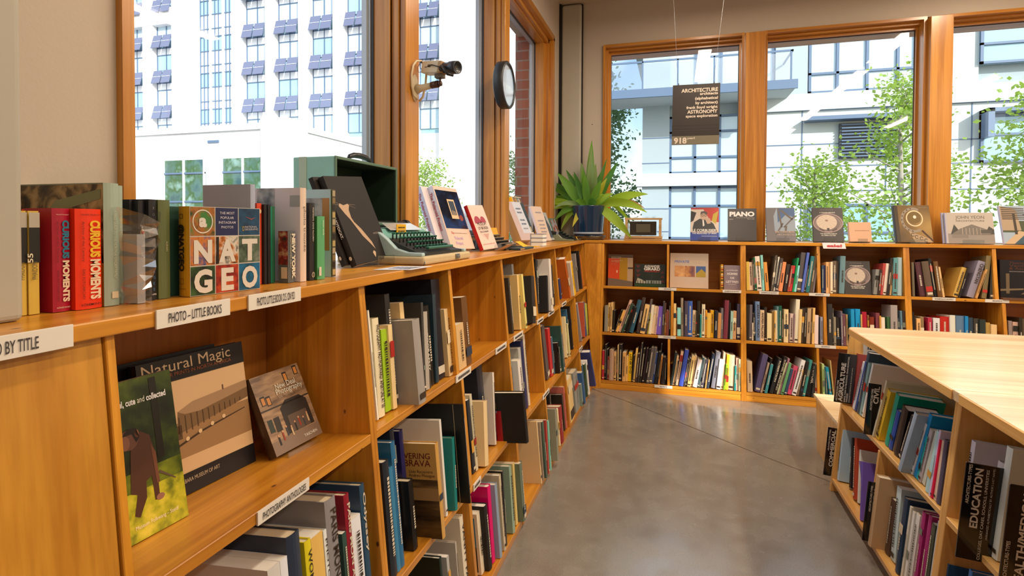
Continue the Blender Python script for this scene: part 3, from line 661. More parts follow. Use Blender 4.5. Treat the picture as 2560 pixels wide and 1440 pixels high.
def book(case,X,Y,z,t,h,lean,d,hx,kind,title,label,group,seed=0,spine=None):
    rz=R_(ROT[case]); tau=TAU[case]
    ph=lean if case!='island' else -lean
    Tz=Matrix.Rotation(rz,4,'Z')@Matrix.Rotation(-tau,4,'X')
    o3=Vector((X,Y,z)) if case!='island' else Vector((X,Y+t/math.cos(ph),z))
    off=Vector((0,0,0))
    if ph>0: off=Vector((t/math.cos(ph)-t*math.cos(ph),0,t*math.sin(ph)))
    Mx=Matrix.Translation(o3)@Tz@Matrix.Translation(off+Vector((0,0,.0008)))@Matrix.Rotation(ph,4,'Y')
    cm=cover(hx,kind=='h')
    rd=random.Random(seed*77+int(t*1e4)+int(h*1e3))
    m=book_mesh(t,d,h,cm,kind,cover(spine) if spine else None)
    ob=m.build('hardcover_book' if kind=='h' else 'paperback_book'); ob.matrix_world=Mx
    tag(ob,label,'book',group)
    pages_mesh(t,d,h,kind,rd.choice(PG)).build('page_block',ob)
    P=Panel((0,-min(.0038,t*.13),0),(1,0,0),(0,0,1),(0,-1,0),t,h)
    ck=contrast(hx)
    if title:
        P.text(title,.5+.0,.93,min(t*.5,.02),ck,'L',rot=-90,bold=.02,fit=h*min(.86,.06*len(title)+.12)) if False else None
        q=min(t*.52,.02); P2=P; vs=text_geo(title,.02)
        P.text(title,.5-.26*q/t*1.0,.93,q,ck if title!='LOT-EK O+O' else '#1a1410','L',rot=-90,bold=.02,fit=h*min(.84,.055*len(title)+.1))
    else:
        st=rd.random()
        if st<.62: P.dashes(.5,.30 if st<.3 else .18,.62 if st<.3 else .86,min(t*.32,.009),ck,seed=seed)
        if st>.35 and rd.random()<.5: P.rect(.12,.05,.88,.05+.4*t/h,ck,1)
        if rd.random()<.28:
            a=rd.uniform(.08,.75); P.rect(0.02,a,.98,a+rd.uniform(.04,.2),rd.choice(['#b83028','#e8d8b8','#2c3c50','#d8a040','#22201c','#7c8478']),1)
    P.build('spine_print',ob)
    return ob
def near_panel(t,d,h): return Panel((0,d,0),(0,-1,0),(0,0,1),(-1,0,0),d,h)
BOOKS=json.loads(r'''[
["back","first bay of the middle row",-0.5041,4.0928,0.405,0.0238,0.1931,0.0077,0.21,"8a8068","p",""],
["back","first bay of the middle row",-0.4797,4.1008,0.405,0.0173,0.2119,0.0108,0.19,"f0b868","p",""],
["back","first bay of the middle row",-0.4608,4.0888,0.405,0.0118,0.2189,0.0201,0.17,"e8b468","p",""],
["back","first bay of the middle row",-0.4488,4.0968,0.405,0.0194,0.1599,0.0214,0.21,"2a2015","h",""],
["back","first bay of the middle row",-0.4291,4.0848,0.405,0.0062,0.1712,0.2771,0.19,"201c18","p",""],
["back","first bay of the middle row",-0.4226,4.0928,0.405,0.0183,0.1685,0.3233,0.17,"f0a84c","p",""],
["back","first bay of the middle row",-0.403,4.1008,0.405,0.0182,0.2505,0.3264,0.21,"d8a888","h",""],
["back","first bay of the middle row",-0.3835,4.0888,0.405,0.0182,0.2226,0.3232,0.19,"2f4632","h",""],
["back","first bay of the middle row",-0.364,4.0968,0.405,0.0101,0.2102,0.3172,0.17,"201c14","p",""],
["back","first bay of the middle row",-0.3509,4.0848,0.405,0.0242,0.1977,0.3032,0.21,"1c1814","h",""],
["back","first bay of the middle row",-0.3247,4.0928,0.405,0.0296,0.2488,0.2495,0.19,"2f5560","h",""],
["back","first bay of the middle row",-0.2718,4.1008,0.405,0.0238,0.2644,0.1591,0.17,"4a3a30","h",""],
["back","first bay of the middle row",-0.2444,4.0888,0.405,0.0329,0.2143,0.1642,0.21,"ecb468","p",""],
["back","first bay of the middle row",-0.21,4.0968,0.405,0.0154,0.2538,0.1491,0.19,"5a4a42","p",""],
["back","first bay of the middle row",-0.1935,4.0848,0.405,0.0082,0.1502,0.1266,0.17,"a09020","p",""],
["back","first bay of the middle row",-0.1851,4.0928,0.405,0.0206,0.2119,0.1009,0.21,"f0d0a8","p",""],
["back","first bay of the middle row",-0.1641,4.1008,0.405,0.0246,0.2033,0.1113,0.19,"ecc090","p",""],
["back","first bay of the middle row",-0.1389,4.0888,0.405,0.0092,0.2034,0.0903,0.17,"c89a80","p",""],
["back","first bay of the middle row",-0.1296,4.0968,0.405,0.0379,0.2034,0.0751,0.21,"7a5aa8","h",""],
["back","first bay of the middle row",-0.091,4.0848,0.405,0.0122,0.2416,0.0399,0.19,"3a3230","p",""],
["back","first bay of the middle row",-0.0786,4.0928,0.405,0.0082,0.2282,0.0432,0.17,"5a3a28","p",""],
["back","first bay of the middle row",-0.0698,4.1008,0.405,0.0082,0.1585,0.0215,0.21,"d8882c","p",""],
["back","first bay of the middle row",-0.0603,4.0888,0.405,0.0183,0.1799,0.012,0.19,"7a3a2a","p",""],
["back","first bay of the middle row",-0.0408,4.0968,0.405,0.0132,0.2437,-0.0021,0.17,"1c1a16","h",""],
["back","second bay of the middle row",-0.009,4.0928,0.405,0.017,0.229,0.0052,0.21,"f0bc70","p",""],
["back","second bay of the middle row",0.0094,4.1008,0.405,0.0068,0.1736,-0.0029,0.19,"a86830","p",""],
["back","second bay of the middle row",0.0185,4.0888,0.405,0.0237,0.2008,-0.0093,0.17,"8fd0b8","p",""],
["back","second bay of the middle row",0.0449,4.0968,0.405,0.0169,0.2714,-0.0172,0.21,"9a8468","h",""],
["back","second bay of the middle row",0.0642,4.0848,0.405,0.0246,0.2525,0.0053,0.19,"4a4048","h",""],
["back","second bay of the middle row",0.0893,4.0928,0.405,0.0301,0.2525,0.0058,0.17,"3a5a98","h",""],
["back","second bay of the middle row",0.1201,4.1008,0.405,0.02,0.1852,0.0175,0.21,"e8c088","p",""],
["back","second bay of the middle row",0.1423,4.0888,0.405,0.0078,0.1821,0.0182,0.19,"3a2a1c","p",""],
["back","second bay of the middle row",0.1504,4.0968,0.405,0.0199,0.2548,0.0114,0.17,"2e261c","h",""],
["back","second bay of the middle row",0.1707,4.0848,0.405,0.0099,0.1605,0.0151,0.21,"1c9080","p",""],
["back","second bay of the middle row",0.1817,4.0928,0.405,0.022,0.233,0.0136,0.19,"f0cc9c","h",""],
["back","second bay of the middle row",0.2056,4.1008,0.405,0.011,0.1906,0.0243,0.17,"e89820","p",""],
["back","second bay of the middle row",0.2172,4.0888,0.405,0.0241,0.1717,0.0211,0.21,"f0b040","p",""],
["back","second bay of the middle row",0.2432,4.0968,0.405,0.0207,0.1928,0.0072,0.19,"e0a008","p",""],
["back","second bay of the middle row",0.2657,4.0848,0.405,0.0206,0.1936,0.0305,0.17,"26262a","h",""],
["back","second bay of the middle row",0.2883,4.0928,0.405,0.0206,0.1749,0.0346,0.21,"cc8844","p",""],
["back","second bay of the middle row",0.3109,4.1008,0.405,0.0152,0.2109,0.0181,0.19,"7a7068","h",""],
["back","second bay of the middle row",0.3263,4.0888,0.405,0.028,0.2687,0.0426,0.17,"783038","h",""],
["back","second bay of the middle row",0.3566,4.0968,0.405,0.0129,0.2524,0.033,0.21,"1c1a18","h",""],
["back","second bay of the middle row",0.3708,4.0848,0.405,0.0171,0.194,0.0266,0.19,"98b498","p",""],
["back","second bay of the middle row",0.3889,4.0928,0.405,0.0213,0.196,0.0212,0.17,"c8905c","p",""],
["back","second bay of the middle row",0.4157,4.1008,0.405,0.0213,0.2449,0.0173,0.21,"453c46","h",""],
["back","third bay of the top row",0.4819,4.1455,0.745,0.0185,0.2011,-0.0166,0.21,"d0a840","p",""],
["back","third bay of the top row",0.5016,4.1535,0.745,0.023,0.1973,-0.0345,0.19,"e0b890","p",""],
["back","third bay of the top row",0.525,4.1415,0.745,0.0103,0.2151,-0.0362,0.17,"3a2c20","p",""],
["back","third bay of the top row",0.5361,4.1495,0.745,0.0126,0.2302,-0.0437,0.21,"0c6a38","p",""],
["back","third bay of the top row",0.5497,4.1375,0.745,0.0296,0.2402,-0.0656,0.19,"e8ccac","h",""],
["back","third bay of the top row",0.5832,4.1455,0.745,0.0148,0.2492,-0.0482,0.17,"88c0a8","h",""],
["back","third bay of the top row",0.6051,4.1535,0.745,0.0226,0.1999,-0.0719,0.21,"dc8c38","p",""],
["back","third bay of the top row",0.6355,4.1415,0.745,0.0134,0.2504,0.1239,0.19,"5a4c3a","h",""],
["back","third bay of the top row",0.6539,4.1495,0.745,0.0089,0.2406,0.1339,0.17,"ecd8b8","p",""],
["back","third bay of the top row",0.6631,4.1375,0.745,0.0177,0.232,0.1532,0.21,"4a3c34","h",""],
["back","third bay of the top row",0.683,4.1455,0.745,0.0255,0.2046,0.134,0.19,"e48850","p",""],
["back","third bay of the top row",0.7173,4.1535,0.745,0.0221,0.1895,0.1265,0.17,"3a3028","h",""],
["back","third bay of the top row",0.7399,4.1415,0.745,0.0121,0.1827,0.1493,0.21,"a04028","p",""],
["back","third bay of the top row",0.7528,4.1495,0.745,0.0165,0.1807,0.1323,0.19,"e03838","p",""],
["back","third bay of the top row",0.7697,4.1375,0.745,0.0109,0.2365,0.1456,0.17,"108848","p",""],
["back","third bay of the top row",0.7809,4.1455,0.745,0.0142,0.1831,0.1368,0.21,"98d8c8","p",""],
["back","third bay of the top row",0.7974,4.1535,0.745,0.0273,0.2721,0.1281,0.19,"5a5048","h",""],
["back","third bay of the top row",0.8253,4.1415,0.745,0.0152,0.274,0.1475,0.17,"5868a8","h",""],
["back","third bay of the top row",0.8424,4.1495,0.745,0.0108,0.185,0.154,0.21,"4a3830","p",""],
["back","third bay of the top row",0.8535,4.1375,0.745,0.0205,0.2495,0.143,0.19,"2e6e68","h",""],
["back","third bay of the top row",0.877,4.1455,0.745,0.0172,0.2456,0.1364,0.17,"5c4c38","h",""],
["back","third bay of the top row",0.8975,4.1535,0.745,0.0108,0.1689,0.1217,0.21,"8c7c78","p",""],
["back","third bay of the middle row",0.4775,4.0928,0.405,0.0171,0.244,0.0009,0.21,"2a221a","h",""],
["back","third bay of the middle row",0.4958,4.1008,0.405,0.0187,0.2439,0.0156,0.19,"6a5c58","h",""],
["back","third bay of the middle row",0.5148,4.0888,0.405,0.0068,0.1204,0.0017,0.17,"e0c8a0","p",""],
["back","third bay of the middle row",0.5219,4.0968,0.405,0.0143,0.1829,-0.0108,0.21,"28221e","p",""],
["back","third bay of the middle row",0.5364,4.0848,0.405,0.0271,0.2701,-0.0063,0.19,"6a7c90","h","ANDREA PALLADIO"],
["back","third bay of the middle row",0.5639,4.0928,0.405,0.0259,0.2095,0.0138,0.17,"d8b080","p","ANDREA PALLADIO"],
["back","third bay of the middle row",0.5925,4.1008,0.405,0.0157,0.2308,0.0084,0.21,"34281e","h",""],
["back","third bay of the middle row",0.6085,4.0888,0.405,0.029,0.1911,0.0098,0.19,"ecc888","p",""],
["back","third bay of the middle row",0.6408,4.0968,0.405,0.0127,0.2039,0.0101,0.17,"8a6a34","p",""],
["back","third bay of the middle row",0.6538,4.0848,0.405,0.0067,0.2063,0.0103,0.21,"e0a84c","p",""],
["back","third bay of the middle row",0.6606,4.0928,0.405,0.0133,0.2128,-0.0003,0.19,"d8c090","p",""],
["back","third bay of the middle row",0.6754,4.1008,0.405,0.006,0.2396,0.01,0.17,"8cb0a0","p",""],
["back","third bay of the middle row",0.681,4.0888,0.405,0.0177,0.2465,0.0146,0.21,"13503c","h",""],
["back","third bay of the middle row",0.6995,4.0968,0.405,0.0122,0.1798,0.0184,0.19,"54401c","p",""],
["back","third bay of the middle row",0.7119,4.0848,0.405,0.0275,0.2239,0.0161,0.17,"ecc488","h",""],
["back","third bay of the middle row",0.7397,4.0928,0.405,0.0077,0.1974,0.0294,0.21,"5a4038","p",""],
["back","third bay of the middle row",0.7495,4.1008,0.405,0.0208,0.1943,0.0358,0.19,"d8b8a0","p",""],
["back","third bay of the middle row",0.7706,4.0888,0.405,0.0065,0.1949,0.0474,0.17,"90706a","p",""],
["back","third bay of the middle row",0.7773,4.0968,0.405,0.024,0.2937,0.0532,0.21,"f0d4ac","h",""],
["back","third bay of the middle row",0.8017,4.0848,0.405,0.0162,0.2289,0.0468,0.19,"dcb46c","p",""],
["back","third bay of the middle row",0.8189,4.0928,0.405,0.0141,0.236,0.0507,0.17,"3c2e20","h",""],
["back","third bay of the middle row",0.8359,4.1008,0.405,0.0151,0.2381,0.0507,0.21,"30281c","h",""],
["back","third bay of the middle row",0.8513,4.0888,0.405,0.0215,0.2379,0.0462,0.19,"b89468","h",""],
["back","third bay of the middle row",0.8757,4.0968,0.405,0.0086,0.2354,0.0378,0.17,"6a4a24","p",""],
["back","third bay of the middle row",0.8844,4.0848,0.405,0.0128,0.2424,0.0416,0.21,"e4b060","p",""],
["back","third bay of the middle row",0.901,4.0928,0.405,0.0225,0.1932,0.0216,0.19,"e4c8b4","p",""],
["back","third bay of the middle row",0.9267,4.1008,0.405,0.0107,0.1812,0.0229,0.17,"28242a","p",""],
["back","third bay of the middle row",0.9375,4.0888,0.405,0.0138,0.1834,0.0052,0.21,"98949a","p",""],
["back","third bay of the middle row",0.9517,4.0968,0.405,0.0085,0.1807,0.0234,0.19,"c0a828","p",""],
["back","fourth bay of the top row",0.9527,4.1455,0.745,0.0118,0.1875,0.0113,0.21,"2c4458","p",""],
["back","fourth bay of the top row",0.9676,4.1535,0.745,0.0103,0.1873,0.0058,0.19,"2a2a54","p",""],
["back","fourth bay of the top row",0.9781,4.1415,0.745,0.015,0.2104,0.0067,0.17,"dca464","p",""],
["back","fourth bay of the top row",0.9933,4.1495,0.745,0.0103,0.2103,0.007,0.21,"c89860","p",""],
["back","fourth bay of the top row",1.0037,4.1375,0.745,0.0128,0.2125,0.0124,0.19,"eccca0","p",""],
["back","fourth bay of the top row",1.0167,4.1455,0.745,0.0234,0.2185,0.0177,0.17,"6c5844","h",""],
["back","fourth bay of the top row",1.0415,4.1535,0.745,0.0138,0.2162,0.0233,0.21,"3c3024","h",""],
["back","fourth bay of the top row",1.0555,4.1415,0.745,0.0306,0.253,0.0477,0.19,"6a8480","h",""],
["back","fourth bay of the top row",1.2589,4.1495,0.745,0.0224,0.1675,0.1055,0.17,"8a8474","h",""],
["back","fourth bay of the top row",1.2818,4.1375,0.745,0.0112,0.1688,0.0986,0.21,"3a2018","p",""],
["back","fourth bay of the top row",1.2931,4.1455,0.745,0.0162,0.2101,0.1178,0.19,"b04038","h",""],
["back","fourth bay of the top row",1.3131,4.1535,0.745,0.0192,0.2087,0.1138,0.17,"e4cdb0","h",""],
["back","fourth bay of the top row",1.3327,4.1415,0.745,0.0151,0.2444,0.1042,0.21,"2c2420","h",""],
["back","fourth bay of the top row",1.3481,4.1495,0.745,0.0131,0.2205,0.1089,0.19,"cc9c64","p",""],
["back","fourth bay of the top row",1.3645,4.1375,0.745,0.0251,0.2476,0.0453,0.17,"5c8c84","h",""],
["back","fourth bay of the top row",1.3936,4.1455,0.745,0.025,0.2499,0.0251,0.21,"a0b0a8","h",""],
["back","fourth bay of the top row",1.4248,4.1535,0.745,0.012,0.244,0.0091,0.19,"9c8448","h",""],
["back","fourth bay of the middle row",0.9798,4.0928,0.405,0.0285,0.2716,0.0081,0.21,"302c28","h",""],
["back","fourth bay of the middle row",1.0117,4.1008,0.405,0.007,0.243,0.0083,0.19,"48443a","p",""],
["back","fourth bay of the middle row",1.0188,4.0888,0.405,0.0115,0.1873,-0.0042,0.17,"8a7c60","p",""],
["back","fourth bay of the middle row",1.0311,4.0968,0.405,0.0293,0.1842,-0.0275,0.21,"241e1a","h",""],
["back","fourth bay of the middle row",1.0609,4.0848,0.405,0.0104,0.2282,-0.0141,0.19,"6a5a60","p",""],
["back","fourth bay of the middle row",1.0747,4.0928,0.405,0.0156,0.2087,-0.0164,0.17,"6a3c40","p",""],
["back","fourth bay of the middle row",1.0937,4.1008,0.405,0.0094,0.2061,-0.0009,0.21,"b08850","p",""],
["back","fourth bay of the middle row",1.121,4.0888,0.405,0.0206,0.2438,-0.0107,0.19,"1a8cb0","h",""],
["back","fourth bay of the middle row",1.1484,4.0968,0.405,0.0278,0.2452,-0.0057,0.17,"1490b8","h",""],
["back","fourth bay of the middle row",1.1766,4.0848,0.405,0.0072,0.2127,-0.0032,0.21,"d09850","p",""],
["back","fourth bay of the middle row",1.1869,4.0928,0.405,0.0255,0.2286,-0.0062,0.19,"a8182c","h",""],
["back","fourth bay of the middle row",1.2172,4.1008,0.405,0.0092,0.2077,0.0023,0.17,"8a5a30","p",""],
["back","fourth bay of the middle row",1.2266,4.0888,0.405,0.0244,0.1982,0.0071,0.21,"7c2a14","h",""],
["back","fourth bay of the middle row",1.2615,4.0968,0.405,0.0212,0.2249,0.0183,0.19,"7c3c40","h",""],
["back","fourth bay of the middle row",1.283,4.0848,0.405,0.0091,0.2087,-0.0008,0.17,"c48830","p",""],
["back","fourth bay of the middle row",1.2941,4.0928,0.405,0.0221,0.1987,-0.0067,0.21,"e4cfae","p",""],
["back","fourth bay of the middle row",1.3303,4.1008,0.405,0.016,0.2018,0.0046,0.19,"3c6030","p",""],
["back","fourth bay of the middle row",1.3465,4.0888,0.405,0.0378,0.2816,0.0058,0.17,"a09080","h",""],
["back","fourth bay of the middle row",1.3887,4.0968,0.405,0.0149,0.1961,0.0005,0.21,"484c50","p",""],
["back","fourth bay of the middle row",1.4038,4.0848,0.405,0.0099,0.2472,-0.0152,0.19,"5a7478","p",""],
["back","fourth bay of the middle row",1.4145,4.0928,0.405,0.0158,0.2469,0.0014,0.17,"3a2c28","h",""],
["back","fifth bay of the top row",1.4793,4.1455,0.745,0.0138,0.22,-0.0067,0.21,"6a5c44","h",""],
["back","fifth bay of the top row",1.5232,4.1535,0.745,0.0316,0.2213,-0.1089,0.19,"543032","h",""],
["back","fifth bay of the top row",1.5573,4.1415,0.745,0.0375,0.2279,-0.1077,0.17,"604c38","h",""],
["back","fifth bay of the top row",1.6029,4.1495,0.745,0.0145,0.249,-0.121,0.21,"161614","p",""],
["back","fifth bay of the top row",1.6178,4.1375,0.745,0.0238,0.2293,-0.0949,0.19,"6a4420","h",""],
["back","fifth bay of the top row",1.6458,4.1455,0.745,0.0113,0.1945,-0.11,0.17,"d8ac6c","p",""],
["back","fifth bay of the top row",1.6994,4.1535,0.745,0.0276,0.1967,0.2859,0.21,"c09440","h",""],
["back","fifth bay of the top row",1.7286,4.1415,0.745,0.0079,0.203,0.2763,0.19,"1a1614","p",""],
["back","fifth bay of the top row",1.7705,4.1495,0.745,0.0388,0.2402,0.299,0.17,"887c80","h","CHENGTAN"],
["back","fifth bay of the top row",1.8156,4.1375,0.745,0.0105,0.1928,0.3148,0.21,"c08848","p",""],
["back","fifth bay of the top row",1.8508,4.1455,0.745,0.0258,0.2713,0.1291,0.19,"74603a","h",""],
["back","fifth bay of the top row",1.897,4.1535,0.745,0.0258,0.2502,0.0727,0.17,"3a362c","h",""],
["back","fifth bay of the middle row",1.4654,4.0928,0.405,0.0089,0.2426,0.0229,0.21,"1c1a16","p",""],
["back","fifth bay of the middle row",1.478,4.1008,0.405,0.0112,0.2056,0.0004,0.19,"2c2018","p",""],
["back","fifth bay of the middle row",1.4894,4.0888,0.405,0.0215,0.2022,0.0107,0.17,"e4a860","p",""],
["back","fifth bay of the middle row",1.5144,4.0968,0.405,0.0189,0.2141,-0.0001,0.21,"8a6c44","p",""],
["back","fifth bay of the middle row",1.5495,4.0848,0.405,0.0212,0.212,0.0128,0.19,"b02038","p",""],
["back","fifth bay of the middle row",1.5791,4.0928,0.405,0.0361,0.2094,0.0194,0.17,"d8d0c0","h",""],
["back","fifth bay of the middle row",1.6201,4.1008,0.405,0.0482,0.2192,0.0205,0.21,"b42014","h",""],
["back","fifth bay of the middle row",1.6691,4.0888,0.405,0.0294,0.2323,0.0113,0.19,"d8cdb0","h",""],
["back","fifth bay of the middle row",1.7036,4.0968,0.405,0.0427,0.2286,0.0172,0.17,"5c7484","h",""],
["back","fifth bay of the middle row",1.7469,4.0848,0.405,0.0157,0.2311,0.0238,0.21,"0c78a8","p",""],
["back","fifth bay of the middle row",1.7662,4.0928,0.405,0.0253,0.2221,0.0185,0.19,"2c3a44","h",""],
["back","fifth bay of the middle row",1.7966,4.1008,0.405,0.0289,0.2167,0.0245,0.17,"3a362c","h",""],
["back","fifth bay of the middle row",1.8259,4.0888,0.405,0.031,0.214,0.0138,0.21,"283028","h",""],
["back","fifth bay of the middle row",1.8593,4.0968,0.405,0.0226,0.1944,0.0191,0.19,"b0883c","p",""],
["back","fifth bay of the middle row",1.8823,4.0848,0.405,0.0295,0.1858,0.0192,0.17,"dcb070","p",""],
["back","sixth bay of the middle row",1.976,4.0928,0.405,0.0186,0.2128,0.0119,0.21,"8c7464","p",""],
["back","sixth bay of the middle row",2.0,4.1008,0.405,0.0267,0.2057,0.0174,0.19,"c09478","p",""],
["back","sixth bay of the middle row",2.0272,4.0888,0.405,0.0162,0.2363,0.0204,0.17,"2c2418","h",""],
["back","sixth bay of the middle row",2.0452,4.0968,0.405,0.0184,0.2277,0.0306,0.21,"5a4630","h",""],
["back","first bay of the bottom row",-0.5121,4.0393,0.06,0.0157,0.2107,-0.0024,0.21,"a82028","p",""],
["back","first bay of the bottom row",-0.4959,4.0473,0.06,0.0112,0.2526,0.0054,0.19,"1a1814","p",""],
["back","first bay of the bottom row",-0.4825,4.0353,0.06,0.0109,0.2216,0.0032,0.17,"2a2620","p",""],
["back","first bay of the bottom row",-0.4714,4.0433,0.06,0.0091,0.1679,-0.0046,0.21,"b02c1c","p",""],
["back","first bay of the bottom row",-0.4596,4.0313,0.06,0.0297,0.2214,0.0037,0.19,"b08868","h",""],
["back","first bay of the bottom row",-0.4277,4.0393,0.06,0.0193,0.2061,-0.0003,0.17,"d09c5c","p",""],
["back","first bay of the bottom row",-0.4076,4.0473,0.06,0.0064,0.1951,-0.0122,0.21,"2c2c20","p",""],
["back","first bay of the bottom row",-0.3985,4.0353,0.06,0.0064,0.2587,-0.0087,0.19,"e0b878","p",""],
["back","first bay of the bottom row",-0.3915,4.0433,0.06,0.0218,0.2603,0.0066,0.17,"241c18","h",""],
["back","first bay of the bottom row",-0.3643,4.0313,0.06,0.0229,0.2097,0.0068,0.21,"d89c54","p",""],
["back","first bay of the bottom row",-0.3405,4.0393,0.06,0.0153,0.1811,0.0184,0.19,"dca858","p",""],
["back","first bay of the bottom row",-0.3243,4.0473,0.06,0.0242,0.2093,0.0201,0.17,"ecb000","h","LOT-EK O+O"],
["back","first bay of the bottom row",-0.2963,4.0353,0.06,0.0088,0.1911,0.051,0.21,"2a1e18","p",""],
["back","first bay of the bottom row",-0.2873,4.0433,0.06,0.0134,0.2404,0.0783,0.19,"ecb45c","p",""],
["back","first bay of the bottom row",-0.2716,4.0313,0.06,0.0138,0.2051,0.0843,0.17,"3a2018","p",""],
["back","first bay of the bottom row",-0.2543,4.0393,0.06,0.0105,0.2831,0.0844,0.21,"38302c","p",""],
["back","first bay of the bottom row",-0.2433,4.0473,0.06,0.0163,0.2411,0.1074,0.19,"30281c","h",""],
["back","first bay of the bottom row",-0.2247,4.0353,0.06,0.0137,0.2484,0.1242,0.17,"2c1c20","h",""],
["back","first bay of the bottom row",-0.2099,4.0433,0.06,0.0141,0.2431,0.1381,0.21,"28241c","h",""],
["back","first bay of the bottom row",-0.194,4.0313,0.06,0.0185,0.2597,0.1329,0.19,"5c5048","h",""],
["back","first bay of the bottom row",-0.175,4.0393,0.06,0.0217,0.2567,0.1329,0.17,"5a5048","h",""],
["back","first bay of the bottom row",-0.1518,4.0473,0.06,0.0111,0.2218,0.1184,0.21,"30487c","p",""],
["back","first bay of the bottom row",-0.1395,4.0353,0.06,0.0191,0.2284,0.1287,0.19,"1c1a18","h",""],
["back","first bay of the bottom row",-0.119,4.0433,0.06,0.0061,0.284,0.0986,0.17,"1e1e1c","p",""],
["back","first bay of the bottom row",-0.1116,4.0313,0.06,0.0115,0.2069,0.1054,0.21,"b0702c","p",""],
["back","first bay of the bottom row",-0.0926,4.0393,0.06,0.024,0.1923,0.0663,0.19,"241c18","h",""],
["back","first bay of the bottom row",-0.0678,4.0473,0.06,0.0098,0.1787,0.0307,0.17,"1a1816","p",""],
["back","second bay of the bottom row",-0.0277,4.0393,0.06,0.0151,0.2326,0.1336,0.21,"24302c","h",""],
["back","second bay of the bottom row",-0.0111,4.0473,0.06,0.0127,0.2073,0.1399,0.19,"d8a870","p",""],
["back","second bay of the bottom row",0.0031,4.0353,0.06,0.0062,0.1782,0.1237,0.17,"302820","p",""],
["back","second bay of the bottom row",0.0102,4.0433,0.06,0.0184,0.2423,0.1428,0.21,"dcac80","h",""],
["back","second bay of the bottom row",0.0314,4.0313,0.06,0.0274,0.2573,0.1567,0.19,"3c4c98","h",""],
["back","second bay of the bottom row",0.0609,4.0393,0.06,0.0107,0.1881,0.1612,0.17,"382c24","p",""],
["back","second bay of the bottom row",0.0727,4.0473,0.06,0.0137,0.1967,0.154,0.21,"48402f","p",""],
["back","second bay of the bottom row",0.0877,4.0353,0.06,0.0205,0.2175,0.1435,0.19,"e0b468","p",""],
["back","second bay of the bottom row",0.1101,4.0433,0.06,0.013,0.2195,0.137,0.17,"d0a870","p",""],
["back","second bay of the bottom row",0.1237,4.0313,0.06,0.0281,0.1956,0.1783,0.21,"e0c8b4","h",""],
["back","second bay of the bottom row",0.1541,4.0393,0.06,0.0141,0.2107,0.1763,0.19,"3c4c48","p",""],
["back","second bay of the bottom row",0.1695,4.0473,0.06,0.0076,0.2045,0.165,0.17,"d8dce4","p",""],
["back","second bay of the bottom row",0.1773,4.0353,0.06,0.0161,0.2003,0.161,0.21,"4c4448","h",""],
["back","second bay of the bottom row",0.1947,4.0433,0.06,0.0112,0.1877,0.1676,0.19,"2a2824","p",""],
["back","second bay of the bottom row",0.2062,4.0313,0.06,0.0081,0.1968,0.1213,0.17,"c8924c","p",""],
["back","second bay of the bottom row",0.2152,4.0393,0.06,0.0178,0.2419,0.167,0.21,"2c3440","h",""],
["back","second bay of the bottom row",0.2466,4.0473,0.06,0.0301,0.253,0.1368,0.19,"807c7c","h",""],
["back","second bay of the bottom row",0.28,4.0353,0.06,0.0277,0.2083,0.1115,0.17,"e8dce0","h",""],
["back","second bay of the bottom row",0.3112,4.0433,0.06,0.0144,0.253,0.0691,0.21,"e0b88c","p",""],
["back","second bay of the bottom row",0.3261,4.0313,0.06,0.011,0.1761,0.1003,0.19,"7ca010","p",""],
["back","second bay of the bottom row",0.3391,4.0393,0.06,0.0184,0.2432,0.049,0.17,"e4a818","p",""],
["back","second bay of the bottom row",0.3589,4.0473,0.06,0.0353,0.2389,0.0361,0.21,"dcb488","h",""],
["back","second bay of the bottom row",0.397,4.0353,0.06,0.011,0.1694,0.0322,0.19,"1a8070","p",""],
["back","second bay of the bottom row",0.4101,4.0433,0.06,0.0154,0.2201,-0.0006,0.17,"d8a888","p",""],
["back","second bay of the bottom row",0.4266,4.0313,0.06,0.012,0.217,-0.0002,0.21,"d4c890","p",""],
["back","third bay of the bottom row",0.4834,4.0393,0.06,0.0326,0.2049,-0.0214,0.21,"ccac80","h",""],
["back","third bay of the bottom row",0.5278,4.0473,0.06,0.034,0.2599,0.2055,0.19,"584c68","h",""],
["back","third bay of the bottom row",0.563,4.0353,0.06,0.0113,0.2091,0.2322,0.17,"a08468","p",""],
["back","third bay of the bottom row",0.5761,4.0433,0.06,0.0119,0.2383,0.2282,0.21,"1c1814","p",""],
["back","third bay of the bottom row",0.5885,4.0313,0.06,0.0163,0.2001,0.2018,0.19,"3c8480","p",""],
["back","third bay of the bottom row",0.6194,4.0393,0.06,0.0214,0.244,0.2458,0.17,"2c2a28","h","ROBERTSON"],
["back","third bay of the bottom row",0.6453,4.0473,0.06,0.018,0.2539,0.2725,0.21,"241e1a","h","DANIEL LIBESKIND"],
["back","third bay of the bottom row",0.6643,4.0353,0.06,0.0091,0.2199,0.2715,0.19,"b0b078","p",""],
["back","third bay of the bottom row",0.6748,4.0433,0.06,0.0117,0.248,0.255,0.17,"a06c74","p",""],
["back","third bay of the bottom row",0.6883,4.0313,0.06,0.0158,0.2185,0.2464,0.21,"60985c","p",""],
["back","third bay of the bottom row",0.7085,4.0393,0.06,0.0169,0.1777,0.2452,0.19,"2c4458","p",""],
["back","third bay of the bottom row",0.7287,4.0473,0.06,0.0265,0.1963,0.2282,0.17,"cc4c64","h",""],
["back","third bay of the bottom row",0.7563,4.0353,0.06,0.0251,0.2435,0.2531,0.21,"ecdcd4","h",""],
["back","third bay of the bottom row",0.7884,4.0433,0.06,0.0123,0.2342,0.1867,0.19,"8a6c4c","p",""],
["back","third bay of the bottom row",0.8011,4.0313,0.06,0.0178,0.2336,0.196,0.17,"26201c","h",""],
["back","third bay of the bottom row",0.8204,4.0393,0.06,0.0168,0.2457,0.196,0.21,"3c8474","h",""],
